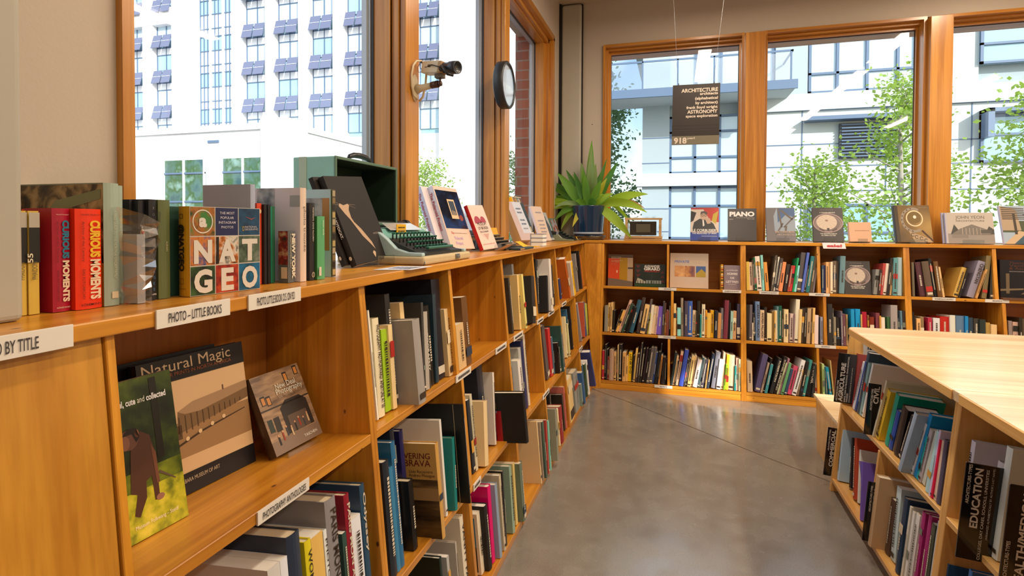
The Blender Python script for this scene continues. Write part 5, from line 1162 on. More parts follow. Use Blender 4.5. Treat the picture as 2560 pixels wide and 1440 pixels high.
# ================================================================== FACE-OUT BOOKS
def face_book(nm,x,y,yaw,lean,roll,w,h,z,t,hx,label,group,kind='h',spine=None,art=None,sart=None,cat='book',stand=False,pm=None):
    a,l,r=R_(yaw),R_(lean),R_(roll)
    B=Matrix.Rotation(a,4,'Z')@Matrix.Rotation(-l,4,'X')@Matrix.Rotation(r,4,'Y')
    # viewer frame: right=x, away=y, up=z.  book frame: x=-away, y=right, z=up
    S=Matrix(((0,1,0,0),(-1,0,0,0),(0,0,1,0),(0,0,0,1)))
    corners=[B@Vector((i*w,j*t,k*h)) for i in (0,1) for j in (0,1) for k in (0,1)]
    zm=min(c.z for c in corners)
    Mx=Matrix.Translation((x,y,z-zm+.0008))@B@Matrix.Translation((0,t,0))@S
    cm=hx if not isinstance(hx,str) else cover(hx)
    m=book_mesh(t,w,h,cm,kind,(cover(spine) if isinstance(spine,str) else spine))
    o=m.build(nm); o.matrix_world=Mx; tag(o,label,cat,group)
    pages_mesh(t,w,h,kind,pm or PG[2]).build('page_block',o)
    if art:
        P=Panel((t,0,0),(0,1,0),(0,0,1),(1,0,0),w,h); art(P); P.build('cover_print',o)
    if sart:
        P=Panel((0,-min(.0038,t*.13),0),(1,0,0),(0,0,1),(0,-1,0),t,h); sart(P,t,h); P.build('spine_print',o)
    if stand:
        m=MB(); m.box(w*.28,w*.72,-.035,-.0315,-.001,.028,ACRYL); m.box(w*.28,w*.72,-.035,.09,-.002,.001,ACRYL); m.box(w*.3,w*.7,.09,.093,0,h*.4,ACRYL)
        s=m.build('book_stand'); s.matrix_world=Matrix.Translation((x,y,z+.003))@Matrix.Rotation(a,4,'Z')
        tag(s,'clear acrylic stand under '+label[:60].rsplit(' ',1)[0] if False else stand,'book stand','clear acrylic book stands')
    return o
BW=['#14100e','#4a4440','#9c948a','#d8d0c4']
CT='face-out books on the far counter'
def a_corb(P):
    P.rect(0,.24,1,1,'#d8c8b8',1); P.rect(0,0,1,.25,'#1c3c98',1)
    P.rect(0,.95,1,1,'#b82028',2); P.poly([(.45,.95),(1,.95),(1,.55),(.7,.6)],'#c03020',2); P.poly([(.8,.80),(.98,.9),(.9,.5),(.75,.6)],'#c0a828',3); P.poly([(0,.9),(.2,.85),(.1,.6),(0,.55)],'#20201e',2)
    P.poly([(.05,.26),(.12,.55),(.32,.66),(.62,.64),(.82,.50),(.95,.26)],'#2a2c30',3)
    P.ell(.46,.74,.13,.115,'#c8a890',4); P.poly([(.34,.78),(.36,.88),(.5,.90),(.6,.84),(.58,.79),(.45,.83)],'#50484a',5)
    P.ring(.42,.76,.045,.035,.3,'#181412',6); P.ring(.53,.765,.045,.035,.3,'#181412',6); P.poly([(.52,.63),(.6,.7),(.7,.66),(.72,.52),(.6,.5)],'#c8a890',6); P.poly([(.42,.62),(.47,.62),(.5,.45),(.44,.42)],'#e8e0d8',6)
    P.text('LE CORBUSIER',.06,.265,.020,'#e8e4e0',fit=P.w*.86,bold=.03,l=8); P.text('THE MEASURES OF MAN',.06,.19,.012,'#e8e4e0',fit=P.w*.86,bold=.02,l=8); P.dashes(.12,.4,.95,.005,'#b8c0d8',horiz=True,seed=3)
def a_piano(P):
    P.text('PIANO',.05,.76,.034,'#e0dcd8',fit=P.w*.88,bold=.05); P.text('Renzo Piano Building Workshop',.30,.70,.007,'#b8b0a8',fit=P.w*.63); P.text('1966 to today',.68,.66,.007,'#b8b0a8',fit=P.w*.25); P.dashes(.655,.05,.18,.004,'#b8b0a8',horiz=True)
def a_moss(P):
    P.poly([(.28,.3),(.26,.75),(.38,.98),(1,.98),(1,.3)],'#8a98a8',1); P.poly([(.4,.55),(.7,.8),(1,.7),(1,.98),(.4,.98)],'#3c5c88',2)
    for a in ([(.40,.98),(.46,.98),(.56,.42),(.5,.40)],[(.58,.42),(.62,.40),(1,.72),(1,.78)],[(.5,.9),(.9,.62),(.94,.66),(.54,.95)],[(.6,.1),(.66,.1),(.72,.45),(.64,.45)],[(.3,.2),(.36,.2),(.6,.52),(.56,.55)]): P.poly(a,'#5c5450',3)
    P.text('ERIC OWEN MOSS',.95,.25,.014,'#c8b0a0','R',fit=P.w*.66,bold=.01,l=5); P.text('ARCHITECTS',.95,.17,.011,'#c8b0a0','R',fit=P.w*.6,l=5)
def a_tas(P):
    P.dashes(.93,.25,.7,.003,'#8c8078',horiz=True); P.text('A TASARIM MIMARLIK',.5,.84,.008,'#d8d0c4','C',fit=P.w*.52,bold=.02)
    P.ell(.5,.55,.5,.29,'#6c5a58',1); P.ring(.5,.55,.49,.28,.06,'#a89090',2); P.ring(.5,.53,.42,.24,.05,'#948080',2); P.ell(.46,.57,.34,.22,'#c4b2a0',3); P.ell(.46,.62,.05,.03,'#8c6c5c',4)
    for k in range(12):
        a=k*30; P.poly([(.46+.02*math.cos(R_(a)),.61),(.46+.33*math.cos(R_(a)),.57+.21*math.sin(R_(a))),(.46+.33*math.cos(R_(a+2)),.57+.21*math.sin(R_(a+2)))],'#a08c80',4)
    P.rect(.46,.32,.54,.40,'#3c2c28',5); P.poly([(.2,.36),(.36,.29),(.38,.33),(.23,.41)],'#503c34',5); P.poly([(.8,.36),(.64,.29),(.62,.33),(.77,.41)],'#503c34',5)
    P.text('THE ARCHITECTURE OF',.5,.22,.008,'#d8d0c4','C',fit=P.w*.55,bold=.02); P.text('ALI OSMAN \u00d6ZT\u00dcRK',.5,.17,.008,'#d8d0c4','C',fit=P.w*.48,bold=.02)
def a_tan(P): P.dashes(.55,.25,.9,.004,'#a07050',horiz=True,seed=2)
def a_stair(P):
    P.rect(.10,0,1,1,pic('stair photograph',['#3c2a10','#6c5020','#a08040'],4,2),1); P.text('Stephen Calloway' if False else 'Histoires Intimes',.95,.93,.006,'#a09070','R')
    P.ring(.52,.60,.36,.34,.20,'#8c8070',2,a0=60,a1=300); P.ring(.55,.64,.24,.22,.14,'#d8c8a0',3); P.ell(.56,.66,.17,.15,'#6c5418',3); P.ell(.56,.68,.045,.045,'#e0d8c8',4)
    for k in range(9): a=R_(100+k*20); P.ell(.52+.33*math.cos(a),.6+.31*math.sin(a),.018,.02,'#3a2c14',4,seg=8)
    P.poly([(.35,.30),(.9,.10),(.98,.0),(.5,.0)],'#a89070',2)
    for q in ((.55,.14),(.68,.10),(.80,.05),(.45,.2)): P.ring(q[0],q[1],.05,.05,.3,'#241808',4,a0=20,a1=330)
    P.poly([(.70,.30),(.99,.02),(1,.06),(.74,.33)],'#3c1c10',5)
def a_yeon(P):
    P.rect(.04,.0,1,1,'#b4aaa0',1); P.rect(.04,.0,1,.32,'#8c847c',2); P.poly([(.1,.28),(.3,.48),(.55,.62),(.85,.46),(.95,.28)],'#706860',3); P.poly([(.10,.3),(.18,.62),(.26,.45),(.26,.3)],'#3c3834',2); P.poly([(.80,.3),(.9,.56),(1,.45),(1,.3)],'#3c3834',2)
    for k in range(6): x=.34+.075*k; P.rect(x,.29,x+.012,.50,'#a89c90',4)
    P.rect(.72,.34,.95,.44,'#4c4640',4); P.rect(.12,.18,.46,.27,'#7c746c',4)
    P.text('JOHN YEON',.22,.80,.022,'#605850',fit=P.w*.6,bold=.0); P.text('ARCHITECTURE',.22,.71,.010,'#605850',fit=P.w*.6,bold=.01)
def a_calif(P):
    P.rect(0,0,1,1,'#9cb0c4',1); P.rect(0,.3,1,.6,'#485038',2); P.poly([(0,.35),(.35,.35),(.3,.9),(0,1)],'#a8947c',3)
    for k in range(7): P.poly([(.02,.97-.05*k),(.45,.93-.045*k),(.45,.91-.045*k),(.02,.94-.05*k)],'#4c3c30',4)
    P.poly([(0,0),(1,0),(1,.28),(.4,.30)],'#3c5868',3); P.poly([(0,0),(.18,0),(.45,.30),(.3,.34)],'#c0a888',4); P.rect(.22,.25,.27,.8,'#403830',5)
    P.text('CALIFORNIA',.52,.80,.014,'#34343c',fit=P.w*.5,bold=.01,l=6); P.text('CONTEMPORARY',.42,.73,.014,'#34343c',fit=P.w*.62,bold=.01,l=6)
S_='clear acrylic stand holding '
face_book('display_book',.104,4.27,-4,16,0,.197,.252,C_TOP,.02,'b0a8a0','blue and red face-out book with a portrait of a man in glasses',CT,art=a_corb,stand=S_+'the blue and red portrait book')
face_book('display_book',.366,4.27,-3,16,0,.192,.244,C_TOP,.022,'2c2420','plain black face-out book with large white PIANO lettering',CT,art=a_piano,stand=S_+'the plain black PIANO book')
face_book('display_book',.628,4.27,3,16,0,.190,.250,C_TOP,.02,'645c58','grey face-out book with a skylight photo, left of the oval dome book',CT,art=a_moss,stand=S_+'the grey skylight book')
face_book('display_book',.926,4.27,0,16,0,.190,.248,C_TOP,.02,'2a221e','dark face-out book with an oval dome photo on the far counter',CT,art=a_tas,stand=S_+'the dark dome book above the sale card')
face_book('display_book',1.150,4.27,2,15,0,.134,.138,C_TOP,.035,'c4946c','small square tan boxed book standing face-out on the far counter',CT,art=a_tan,stand=S_+'the small square tan book')
face_book('display_book',1.432,4.27,6,15,0,.215,.258,C_TOP,.035,'342408','brown face-out book with a spiral staircase photo before the second fir post',CT,spine='181410',art=a_stair,stand=S_+'the spiral staircase book')
for k in (0,1):
    face_book('display_book',1.712-.008*k,4.27+.024*k,-1,13,0,.262,.208,C_TOP,.018,'a89c94',['wide grey landscape-format face-out book with a long hall photo, the front copy','second copy right behind the wide grey landscape-format book'][k],CT,spine='9090a8',art=a_yeon if k==0 else None,stand=(S_+'the wide grey landscape book') if k==0 else False)
face_book('display_book',2.026,4.27,6,15,0,.30,.255,C_TOP,.02,'c0c8d4','pale blue face-out book with a modern house and pool, cut by the right edge',CT,spine='b8b8d0',art=a_calif,stand=S_+'the modern house and pool book')
TS='face-out books on the far top shelf'
def shelfz(y): return .745-(y-yb_(.745))*.11
def a_search(P):
    P.rect(0,0,1,1,'#544030',1); P.rect(0,.2,.46,.88,'#c84418',2); P.rect(.46,.12,.78,.90,'#a87c08',2); P.rect(.78,.1,1,.90,'#b09474',2); P.poly([(0,0),(1,0),(1,.15),(.4,.22),(0,.25)],'#6c5c4c',3); P.rect(.8,.55,1,.6,'#403428',3); P.rect(.34,.42,.38,.50,'#e8d0b0',3)
    P.text('SEARCHING',.12,.90,.008,'#b8a890',fit=P.w*.4,bold=.01); P.text('REVEALED',.12,.86,.008,'#b8a890',fit=P.w*.36,bold=.01); P.text('LE CORBUSIER\u2019S',.12,.79,.008,'#c8a078',fit=P.w*.45,bold=.01); P.text('CITY TODAY',.12,.75,.008,'#c8a078',fit=P.w*.32,bold=.01); P.dashes(.69,.12,.35,.004,'#e0a070',horiz=True)
def a_alex(P):
    P.rect(0,0,1,1,'#142018',1)
    for k in range(4): P.poly([(.03,.95-.2*k),(.20,.95-.2*k),(.11,.80-.2*k)],'#582018',2)
    for k in range(3): P.poly([(.82,.6-.2*k),(.97,.6-.2*k),(.9,.72-.2*k)],'#582018',2)
    P.poly([(.05,.15),(.1,.38),(.22,.32),(.36,.22),(.36,.14)],'#a8a490',3); P.rect(.36,.14,.86,.28,'#889088',3)
    for k in range(9): x=.1+.085*k; P.rect(x,.14,x+.02,.27,'#1c241c',4)
    P.rect(0,0,1,.12,'#20401c',2); P.rect(.55,.12,.575,.6,'#2a3428',5)
    for s in (-1,1): P.poly([(.56,.45),(.57,.47),(.57+.2*s,.68),(.56+.2*s,.66)],'#2a3428',5)
    P.text('ALEXANDER',.56,.86,.017,'#e0d8cc','C',fit=P.w*.5,bold=.03); P.text('GIRARD',.56,.73,.020,'#e0d8cc','C',fit=P.w*.52,bold=.04); P.text('ARCHITECT',.56,.65,.012,'#b83020','C',fit=P.w*.5,bold=.02)
def a_priv(P):
    P.text('PRIVATE',.12,.72,.018,'#5878c0',fit=P.w*.38,bold=.02); P.text('ESTATES',.52,.72,.018,'#d8c0a0',fit=P.w*.40,bold=.01)
    P.rect(.12,.32,.39,.63,pic('estate photo warm',['#b07038','#e0b078'],16),2); P.rect(.39,.32,.65,.63,pic('estate photo mixed',['#5c3c5c','#a0643c','#d8a060'],18),2); P.rect(.68,.32,.93,.63,'#3c5890',2); P.poly([(.68,.32),(.93,.32),(.93,.45),(.82,.55),(.68,.42)],'#a88c28',3)
def a_homme(P):
    for k,(s,q) in enumerate((('LE CORBUSIER,',.009),('HOMME',.016),('DE',.014),('LETTRES',.016))): P.text(s,.5,.77-.16*k,q,'#e0d4d0','C',bold=.03 if k else .01,fit=P.w*(.7,.64,.24,.76)[k])
    P.dashes(.22,.25,.72,.004,'#c8bcb8',horiz=True)
def a_thomp(P):
    P.rect(0,0,1,1,'#141018',1); P.text('Thompson,',.16,.90,.015,'#5c3020',fit=P.w*.42); P.text('Ventulett,',.16,.83,.015,'#5c3020',fit=P.w*.5); P.text('& Associates',.16,.76,.015,'#5c3020',fit=P.w*.55); P.dashes(.70,.16,.75,.006,'#787070',horiz=True)
    P.rect(.10,.16,.16,.66,'#6c5c44',2); P.poly([(0,.22),(.4,.26),(.4,.30),(0,.27)],'#786850',3); P.poly([(.35,.15),(1,.12),(1,.42),(.6,.38)],'#6c5c48',3)
    for k in range(4): P.poly([(.5,.16+.05*k),(1,.15+.06*k),(1,.17+.06*k),(.5,.175+.05*k)],'#b09c78',4)
face_book('display_book',-.496,4.235,1,9,0,.186,.242,shelfz(4.26),.015,'4a382c','face-out book with an orange and mustard wall photo at the top shelf corner',TS,art=a_search)
face_book('display_book',-.296,4.225,0,11,0,.228,.170,shelfz(4.25),.03,'18201a','dark landscape-format face-out book with a lit house and triangles',TS,spine='781c14',art=a_alex)
face_book('display_book',-.037,4.20,-1,13,0,.268,.258,shelfz(4.23),.03,'bca080','cream face-out book with three small photos in the second far bay',TS,art=a_priv)
face_book('boxed_book',.334,4.16,0,5,0,.110,.176,shelfz(4.19),.03,'84706c','grey mauve boxed book with white centred lettering',TS,art=a_homme)
o=book('back',.312,4.14,.745,.014,.178,0,.12,'c88c20','p','','small book with black, yellow and red banded spine beside the grey box','books on the far top shelf')
P=Panel((0,-.002,0),(1,0,0),(0,0,1),(0,-1,0),.014,.178)
for k in range(9): P.rect(0,.04+.105*k,1,.08+.105*k,['#141010','#a02820','#e0c8b0'][k%3],3)
P.build('spine_bands',o)
face_book('display_book',1.097,4.165,2,14,0,.160,.226,shelfz(4.20),.02,'2a221e','dark face-out book with an oval dome photo on the top shelf below',TS,art=a_tas)
face_book('display_book',1.955,4.155,1,4,0,.30,.25,shelfz(4.18),.03,'14101a','black face-out book with a night view of a curved building, right edge',TS,art=a_thomp)
m=MB(); m.box(1.95,2.26,4.115,4.15,.7455,.757,wood('walnut strip','X',light=(.22,.10,.05),dark=(.12,.05,.03),knots=False)); tag(m.build('wooden_strip'),'dark wooden strip under the black face-out book at the right edge','strip')
# sale card hanging over the counter edge
m=MB(); m.add([(.945,4.30,C_TOP+.0008),(1.085,4.30,C_TOP+.0008),(1.088,4.155,C_TOP+.001),(.952,4.155,C_TOP+.001),(.956,4.138,C_TOP-.036),(1.092,4.138,C_TOP-.036)],[(0,3,2,1),(3,4,5,2)],mat('pale pink card',(.80,.66,.68),.6)); o=m.build('sale_card')
P=Panel((.956,4.1372,C_TOP-.036),(1,0,0),(0,.38,.92),(0,-.92,.38),.136,.039); P.text('sale!',.5,.32,.018,'#b82030','C',bold=.045,fit=.09); P.build('red_lettering',o); tag(o,'pink card with red sale lettering hanging over the far counter edge','card')
# ------------------------------------------------ left first bay, face-out
LB='face-out books in the nearest left bay'
GAIN[0]=1.6  # inks brightened in this bay to make up for its dim light
ZS=lambda x: .735-(xf(.735)-x)*AL
def a_bono(P):
    P.rect(0,0,1,1,pic('garden shade photograph',['#0c1008','#1c2810','#3c4c14','#7c8430'],14,5),1)
    P.rect(0,0,1,.30,pic('sunny grass photograph',['#4c5410','#94901c','#b8a838'],40,3),2); P.rect(0,.30,1,.42,pic('grass edge',['#283408','#6c7418'],30,3),2)
    P.rect(.60,.45,.72,.98,'#14120a',3)
    P.poly([(.10,.30),(.16,.52),(.20,.62),(.36,.66),(.50,.62),(.56,.50),(.56,.36),(.55,.20),(.47,.20),(.46,.36),(.36,.34),(.34,.24),(.20,.14),(.12,.16),(.20,.28)],'#40261a',4)
    P.ell(.17,.63,.15,.065,'#54362a',5); P.ell(.10,.615,.075,.045,'#6c4838',6); P.ell(.30,.655,.035,.025,'#7c5440',6); P.poly([(.06,.66),(.16,.70),(.3,.69),(.34,.63),(.28,.60),(.22,.66)],'#180f0a',6)
    P.poly([(.50,.56),(.57,.5),(.58,.30),(.53,.30)],'#5c3826',5); P.ell(.56,.21,.07,.02,'#7c5444',5); P.poly([(.58,.36),(.85,.28),(.86,.285),(.6,.375)],'#4c3c30',5)
    P.text('useful, cute',-.08,.84,.0095,'#e0d8c8',fit=P.w*.42,bold=.03,l=8); P.text('and',.37,.84,.0095,'#d0c8b8',fit=P.w*.12,l=8); P.text('collected',.52,.84,.0095,'#e0d8c8',fit=P.w*.34,bold=.03,l=8)
    P.text('Museum Folkwang \u2013 Steidl',.10,.075,.006,'#c8b8a0',fit=P.w*.72,l=8)
def a_magic(P):
    P.rect(0,.15,1,.83,pic('harbour photograph sky',['#b89870','#c8a880'],3,2),1); P.rect(0,.26,1,.52,'#8c6c48',2)
    P.poly([(0,.52),(.32,.50),(.32,.40),(0,.40)],'#54402c',3); P.poly([(.28,.44),(.30,.60),(.44,.64),(1,.66),(1,.54),(.44,.46)],'#6c5438',3); P.poly([(.30,.60),(.44,.645),(1,.68),(1,.62),(.5,.56),(.36,.57)],'#94785a',4)
    for k in range(12): x=.3+.055*k; P.rect(x,.42+.01*k,x+.008,.56,'#4c3824',5)
    P.rect(.74,.66,.75,.70,'#54402c',5); P.poly([(.02,.29),(.5,.40),(.95,.46),(.95,.467),(.5,.415),(.05,.315)],'#3c2c1c',5)
    for k in range(6): P.ell(.12+.12*k,.345+.022*k,.018,.016,'#c8ac84',6,seg=10)
    P.rect(0,0,1,.15,'#120f12',6); P.rect(0,.83,1,1,'#12100f',6)
    P.text('Natural Magic',.86,.905,.020,'#c8b494','R',fit=P.w*.82,l=8); P.text('SALTED PAPER PRINTS IN NORTH AMERICA',.86,.865,.007,'#8c5430','R',fit=P.w*.85,l=8); P.text('SANTA BARBARA MUSEUM OF ART',.12,.085,.007,'#a8967c',fit=P.w*.5,l=8)
def a_deal(P):
    P.rect(0,0,1,1,pic('clapboard facade print',['#5c4634','#846a50','#9c8060'],20,3,aniso=(1,1,5)),1)
    for (a,b) in ((.06,.62),(.16,.60),(.62,.82),(.86,.86)): P.rect(a,b,a+.09,b+.12,'#181410',2); P.rect(a+.015,b+.01,a+.075,b+.10,'#b87c3c',3)
    P.rect(0,.55,1,.57,'#30241a',3); P.rect(.36,.18,.92,.52,'#201812',3); P.poly([(.36,.52),(.92,.52),(.8,.60),(.5,.60)],'#201812',3); P.rect(.44,.18,.84,.40,'#4c3c30',4)
    P.rect(.05,.28,.14,.44,'#1c2418',3); P.rect(.17,.26,.28,.44,'#20180f',3); P.rect(0,0,1,.17,'#6c5848',2)
    for k in range(8): x=.14+.095*k; P.rect(x,.10+.02*(k%3)+.015*k,x+.03,.20+.02*(k%3)+.015*k,['#14100c','#7c2c14','#2c2c34','#a8906c'][k%4],5); P.ell(x+.015,.215+.02*(k%3)+.015*k,.016,.014,'#a87c5c',6,seg=8)
    P.text('New Deal',.40,.76,.012,'#e0d0b8',fit=P.w*.42,bold=.01,l=8); P.text('Photography',.38,.69,.012,'#e0d0b8',fit=P.w*.56,bold=.01,l=8); P.text('USA 1935\u20131943',.40,.645,.006,'#b8a890',fit=P.w*.3,l=8); P.text('TASCHEN',.62,.06,.006,'#e0d0b8',l=8)
face_book('display_book',-.762,.600,86,10,0,.094,.238,ZS(-.775),.012,'20180c','face-out book with a chimpanzee on a lawn, nearest in the left bay',LB,kind='p',art=a_bono)
face_book('display_book',-.768,.548,86,10,0,.06,.236,ZS(-.79),.008,'c8bca4','pale book edge just behind the chimpanzee book',LB,kind='p') if False else None
face_book('display_book',-.830,.690,85,9,0,.215,.243,ZS(-.845),.018,'141210','black face-out book with a sepia photo of rowers before a boathouse',LB,art=a_magic)
face_book('display_book',-.862,.655,85,9,0,.215,.247,ZS(-.875),.012,'181414','dark book standing just behind the sepia rowers book',LB)
face_book('display_book',-.763,.908,83,25,-2,.130,.166,ZS(-.79),.022,'64503c','small thick face-out book with a street scene before a wooden house',LB,spine='44301f',art=a_deal)
m=MB(); m.box(.01,.10,-.018,-.016,0,.012,ACRYL); m.box(.01,.10,-.018,.07,-.001,.001,ACRYL); s=m.build('book_stand'); s.matrix_world=Matrix.Translation((-.765,.915,ZS(-.79)+.003))@Matrix.Rotation(R_(83),4,'Z'); tag(s,'clear stand under the small street scene book in the nearest bay','book stand','clear acrylic book stands')
GAIN[0]=1.0
# leaning pair behind the second divider of the upper shelf
for k,(y,t,h,hx,a,d,lb) in enumerate([(1.640,.010,.145,'b08850',-20,.10,'cream envelope leaning at the divider of the empty shelf'),(1.715,.013,.225,'4a2810',-28,.20,'thin brown framed picture leaning in the empty shelf of the second bay')]):
    o=book('left',-.70,y,.731,t,h,R_(a),d,hx,'p','',lb,'leaning items on the empty shelf',seed=900+k)
# ================================================================== LEFT COUNTER
ROT['counter']=90; TAU['counter']=0.0
GL='books standing on the near end of the left counter'
def cbook(X,Y,t,h,d,hx,kind,label,spine=None,sart=None,nart=None,title=''):
    o=book('counter',X,Y,C_TOP,t,h,0,d,hx,kind,title if title else ' ',label,GL,seed=int(Y*999),spine=spine)
    if sart:
        P=Panel((0,-min(.0038,t*.13)-.0001,0),(1,0,0),(0,0,1),(0,-1,0),t,h); sart(P); P.build('spine_design',o)
    if nart:
        P=near_panel(t,d,h); nart(P); P.build('cover_print',o)
    return o
def s_yel(P):
    P.rect(0,.84,1,.985,'#b0a898',1); P.rect(0,.50,1,.84,'#16140f',1); P.text('55',.30,.50,P.w*.5,'#d8cdb0','L',rot=90,bold=.02,fit=.012); P.text('PHAIDON',.7,.34,P.w*.5,'#6a5c30','L',rot=90,bold=.01,fit=.022)
cbook(-.781,.4705,.0120,.131,.13,'c8a038','p','pale yellow narrow book with black band, nearest the grey column',sart=s_yel)
cbook(-.779,.4835,.0120,.131,.13,'c8a038','p','second pale yellow narrow book with black band, beside the red book',sart=s_yel)
def s_cur(c1,c2,c3,c4):
    def f(P):
        P.text('CURIOUS',.50,.885,P.w*.36,c1,'L',rot=-90,bold=.05,fit=P.h*.37); P.text('MOMENTS',.50,.495,P.w*.36,c2,'L',rot=-90,bold=.05,fit=P.h*.40)
        P.text('Archive of the Century',.18,.875,P.w*.10,c3,'L',rot=-90,fit=P.h*.40); P.text('DAS FOTOARCHIV',.18,.40,P.w*.10,c3,'L',rot=-90,fit=P.h*.30)
        P.text('K\u00d6NEMANN',.5,.035,P.w*.09,c4,'C',fit=P.w*.74,bold=.01); P.text('Hendrik Neubauer',.5,.935,P.w*.07,c4,'C',fit=P.w*.72)
    return f
cbook(-.770,.505,.0212,.135,.05,'a01428','h','dark red thick book with teal and white spine lettering',sart=s_cur('#0c7088','#e0c8a8','#400c10','#d8b8a0'),spine='a01428')
cbook(-.762,.5275,.0345,.135,.10,'e03008','h','bright orange red thick book with yellow and white spine lettering',sart=s_cur('#e8b820','#e8d0b0','#3c0c04','#3c0c04'),spine='e03008')
def n_fg(P):
    P.rect(0,.0,1,.99,pic('bare tree print',['#100c08','#4c3c20','#a0885c','#b89c6c'],22,6,dist=1.5),1); P.rect(0,.66,.56,.76,'#100e0b',2); P.poly([(.46,.79),(.52,.86),(.98,.95),(.98,.87),(.50,.76)],'#7c8460',3); P.text('PROPERTY OF',.10,.70,.005,'#c0b090',fit=P.w*.25,l=4)
    P.rect(.0,.0,1,.35,'#a07820',2)
cbook(-.760,.5640,.0215,.172,.19,'808468','h','tall pale green book with a bare tree on its side cover',spine='98a084',sart=lambda P:(P.text('A FIELD GUIDE TO THE NORTH AMERICAN FAMILY',.55,.78,P.w*.22,'#c8c8a8','L',rot=-90,fit=P.h*.56),P.rect(.4,.06,.82,.115,'#d8c8a8',2)),nart=n_fg)
cbook(-.768,.5862,.0115,.170,.19,'90987c','h','second tall pale green copy, right of the tree cover book',spine='98a084',sart=lambda P:P.text('A FIELD GUIDE TO THE NORTH AMERICAN FAMILY',.5,.78,P.w*.22,'#c8c8a8','L',rot=-90,fit=P.h*.56))
o=cbook(-.742,.5985,.0125,.100,.05,'b0a89c','p','small grey book inside crumpled clear plastic wrap')
m=MB(); rd=random.Random(5); vs=[];fs=[]   # crumpled wrap around the small book
NX,NZ=9,12
for k in range(NZ+1):
    for i in range(NX):
        a=2*math.pi*i/NX; f=k/NZ; w=.018+.012*f+rd.uniform(-.004,.005); dd=.036+.014*f+rd.uniform(-.006,.006)
        vs.append((.006+w*math.cos(a),.026+dd*math.sin(a)-.004,.002+.128*f+rd.uniform(-.004,.004)+.010*f*math.cos(a*2)))
for k in range(NZ):
    for i in range(NX): a=k*NX+i;b=k*NX+(i+1)%NX; fs.append((a,b,b+NX,a+NX))
m.add(vs,fs,FILM); m.build('plastic_wrap',o)
def s_foc(a):
    def f(P):
        if a: 
            P.text('F\u2665CUS',.5,.0,.001,'#000000') if False else None
            for ch,b in (('F',.72),('C',.58)): P.text(ch,.5,b,P.w*.32,'#b8b0a8','C')
            P.ell(.5,.68,.36,.036,'#a89068',2); P.poly([(.5,.653),(.28,.685),(.34,.70),(.5,.690),(.66,.70),(.72,.685)],'#b01c18',4)
        else:
            for k,ch in enumerate('FOCUS:'): P.text(ch,.5,.90-.062*k,P.w*.32,'#787470','C')
            for k,ch in enumerate('PASSAGES'): P.text(ch,.5,.50-.058*k,P.w*.36,'#3c78a0','C')
        P.text('LARK',.5,.05,P.w*.2,'#c8c0b8','C',bold=.02)
    return f
cbook(-.775,.6135,.0045,.151,.12,'181614','p','thin black book between the plastic wrapped book and the heart book')
cbook(-.764,.6185,.0105,.150,.12,'201e1e','h','black book with a red heart and grey letters on the spine',sart=s_foc(True))
cbook(-.757,.6295,.0120,.152,.12,'201e1e','h','black book with blue vertical letters on the spine',sart=s_foc(False))
cbook(-.757,.6450,.0200,.152,.12,'5c6034','h','olive green cloth book left of the square tiled cover',sart=lambda P:P.text('ALINARI',.5,.58,P.w*.18,'#b0a880','L',rot=-90,fit=P.h*.10))
def a_nat(P):
    P.rect(0,0,1,1,'#c8c0b4',1)
    cs=[[('tile coral reef',['#244018','#a86428','#3c7838']),None,('tile swimmer',['#0c2c48','#1c5478'])],[('tile pyramid',['#284c84','#c87830','#7c3c10']),('tile tiger',['#140c08','#d8d0c0','#b86820','#1c1008']),('tile jungle',['#24302c','#4c604c','#7c8478'])],[('tile leaves',['#141c14','#284820','#3c6430']),('tile red rock',['#280c08','#982010','#c85020']),('tile blue water',['#084058','#1470a0'])]]
    g=.012
    for r in range(3):
        for c in range(3):
            x0=c/3+g/2;x1=(c+1)/3-g/2;y1=1-r/3-g/2;y0=1-(r+1)/3+g/2
            q=cs[r][c]; P.rect(x0,y0,x1,y1,pic(q[0],q[1],55,4) if q else '#1c2450',2)
    P.rect(1/3+g,1/3+g,1/3+.05,2/3-g,'#181008',3)
    for ch,x,y in (('N',1/6,.5),('A',.5,.5),('T',5/6,.5),('G',1/6,1/6),('E',.5,1/6),('O',5/6,1/6)): P.text(ch,x,y-.125,.0355,'#d8d0c4','C',bold=.045,l=5,fit=P.w*(.24 if ch!='E' else .18))
    P.ring(1/6,5/6,.135,.135,.10,'#d8d0c4',4); P.text('a',1/6,5/6-.055,.020,'#d8d0c4','C',bold=.05,l=5)
    for k,s in enumerate(('THE MOST','POPULAR','INSTAGRAM','PHOTOS')): P.text(s,.5,.92-.055*k,.0042,'#c0bcc8','C',bold=.01,l=5)
    P.ring(.735,.75,.018,.035,.3,'#c8a020',5,seg=4,a0=45,a1=405); P.text('NATIONAL',.76,.76,.0035,'#c0bcc0',l=5,fit=P.w*.19); P.text('GEOGRAPHIC',.76,.73,.0035,'#c0bcc0',l=5,fit=P.w*.21)
    P.poly([(.76,.90),(.86,.87),(.93,.89),(.86,.86)],'#b85038',5)
def s_nat(P,t,h):
    P.text('@NATGEO',.28,.80,t*.42,'#241c10','L',rot=-90,bold=.05,fit=h*.52); P.ring(.45,.89,.22,.035,.25,'#3c2c10',2,seg=4,a0=45,a1=405); P.ring(.45,.17,.26,.045,.12,'#3c2c10',2,seg=4,a0=45,a1=405); P.text('NATIONAL GEOGRAPHIC',.5,.08,t*.08,'#3c2c10','C',fit=t*.7)
face_book('display_book',-.7335,.6795,81.5,0,0,.131,.143,C_TOP,.026,'c89018','square face-out book of nine picture tiles with NAT GEO lettering',GL,spine='c89018',art=a_nat,sart=s_nat)
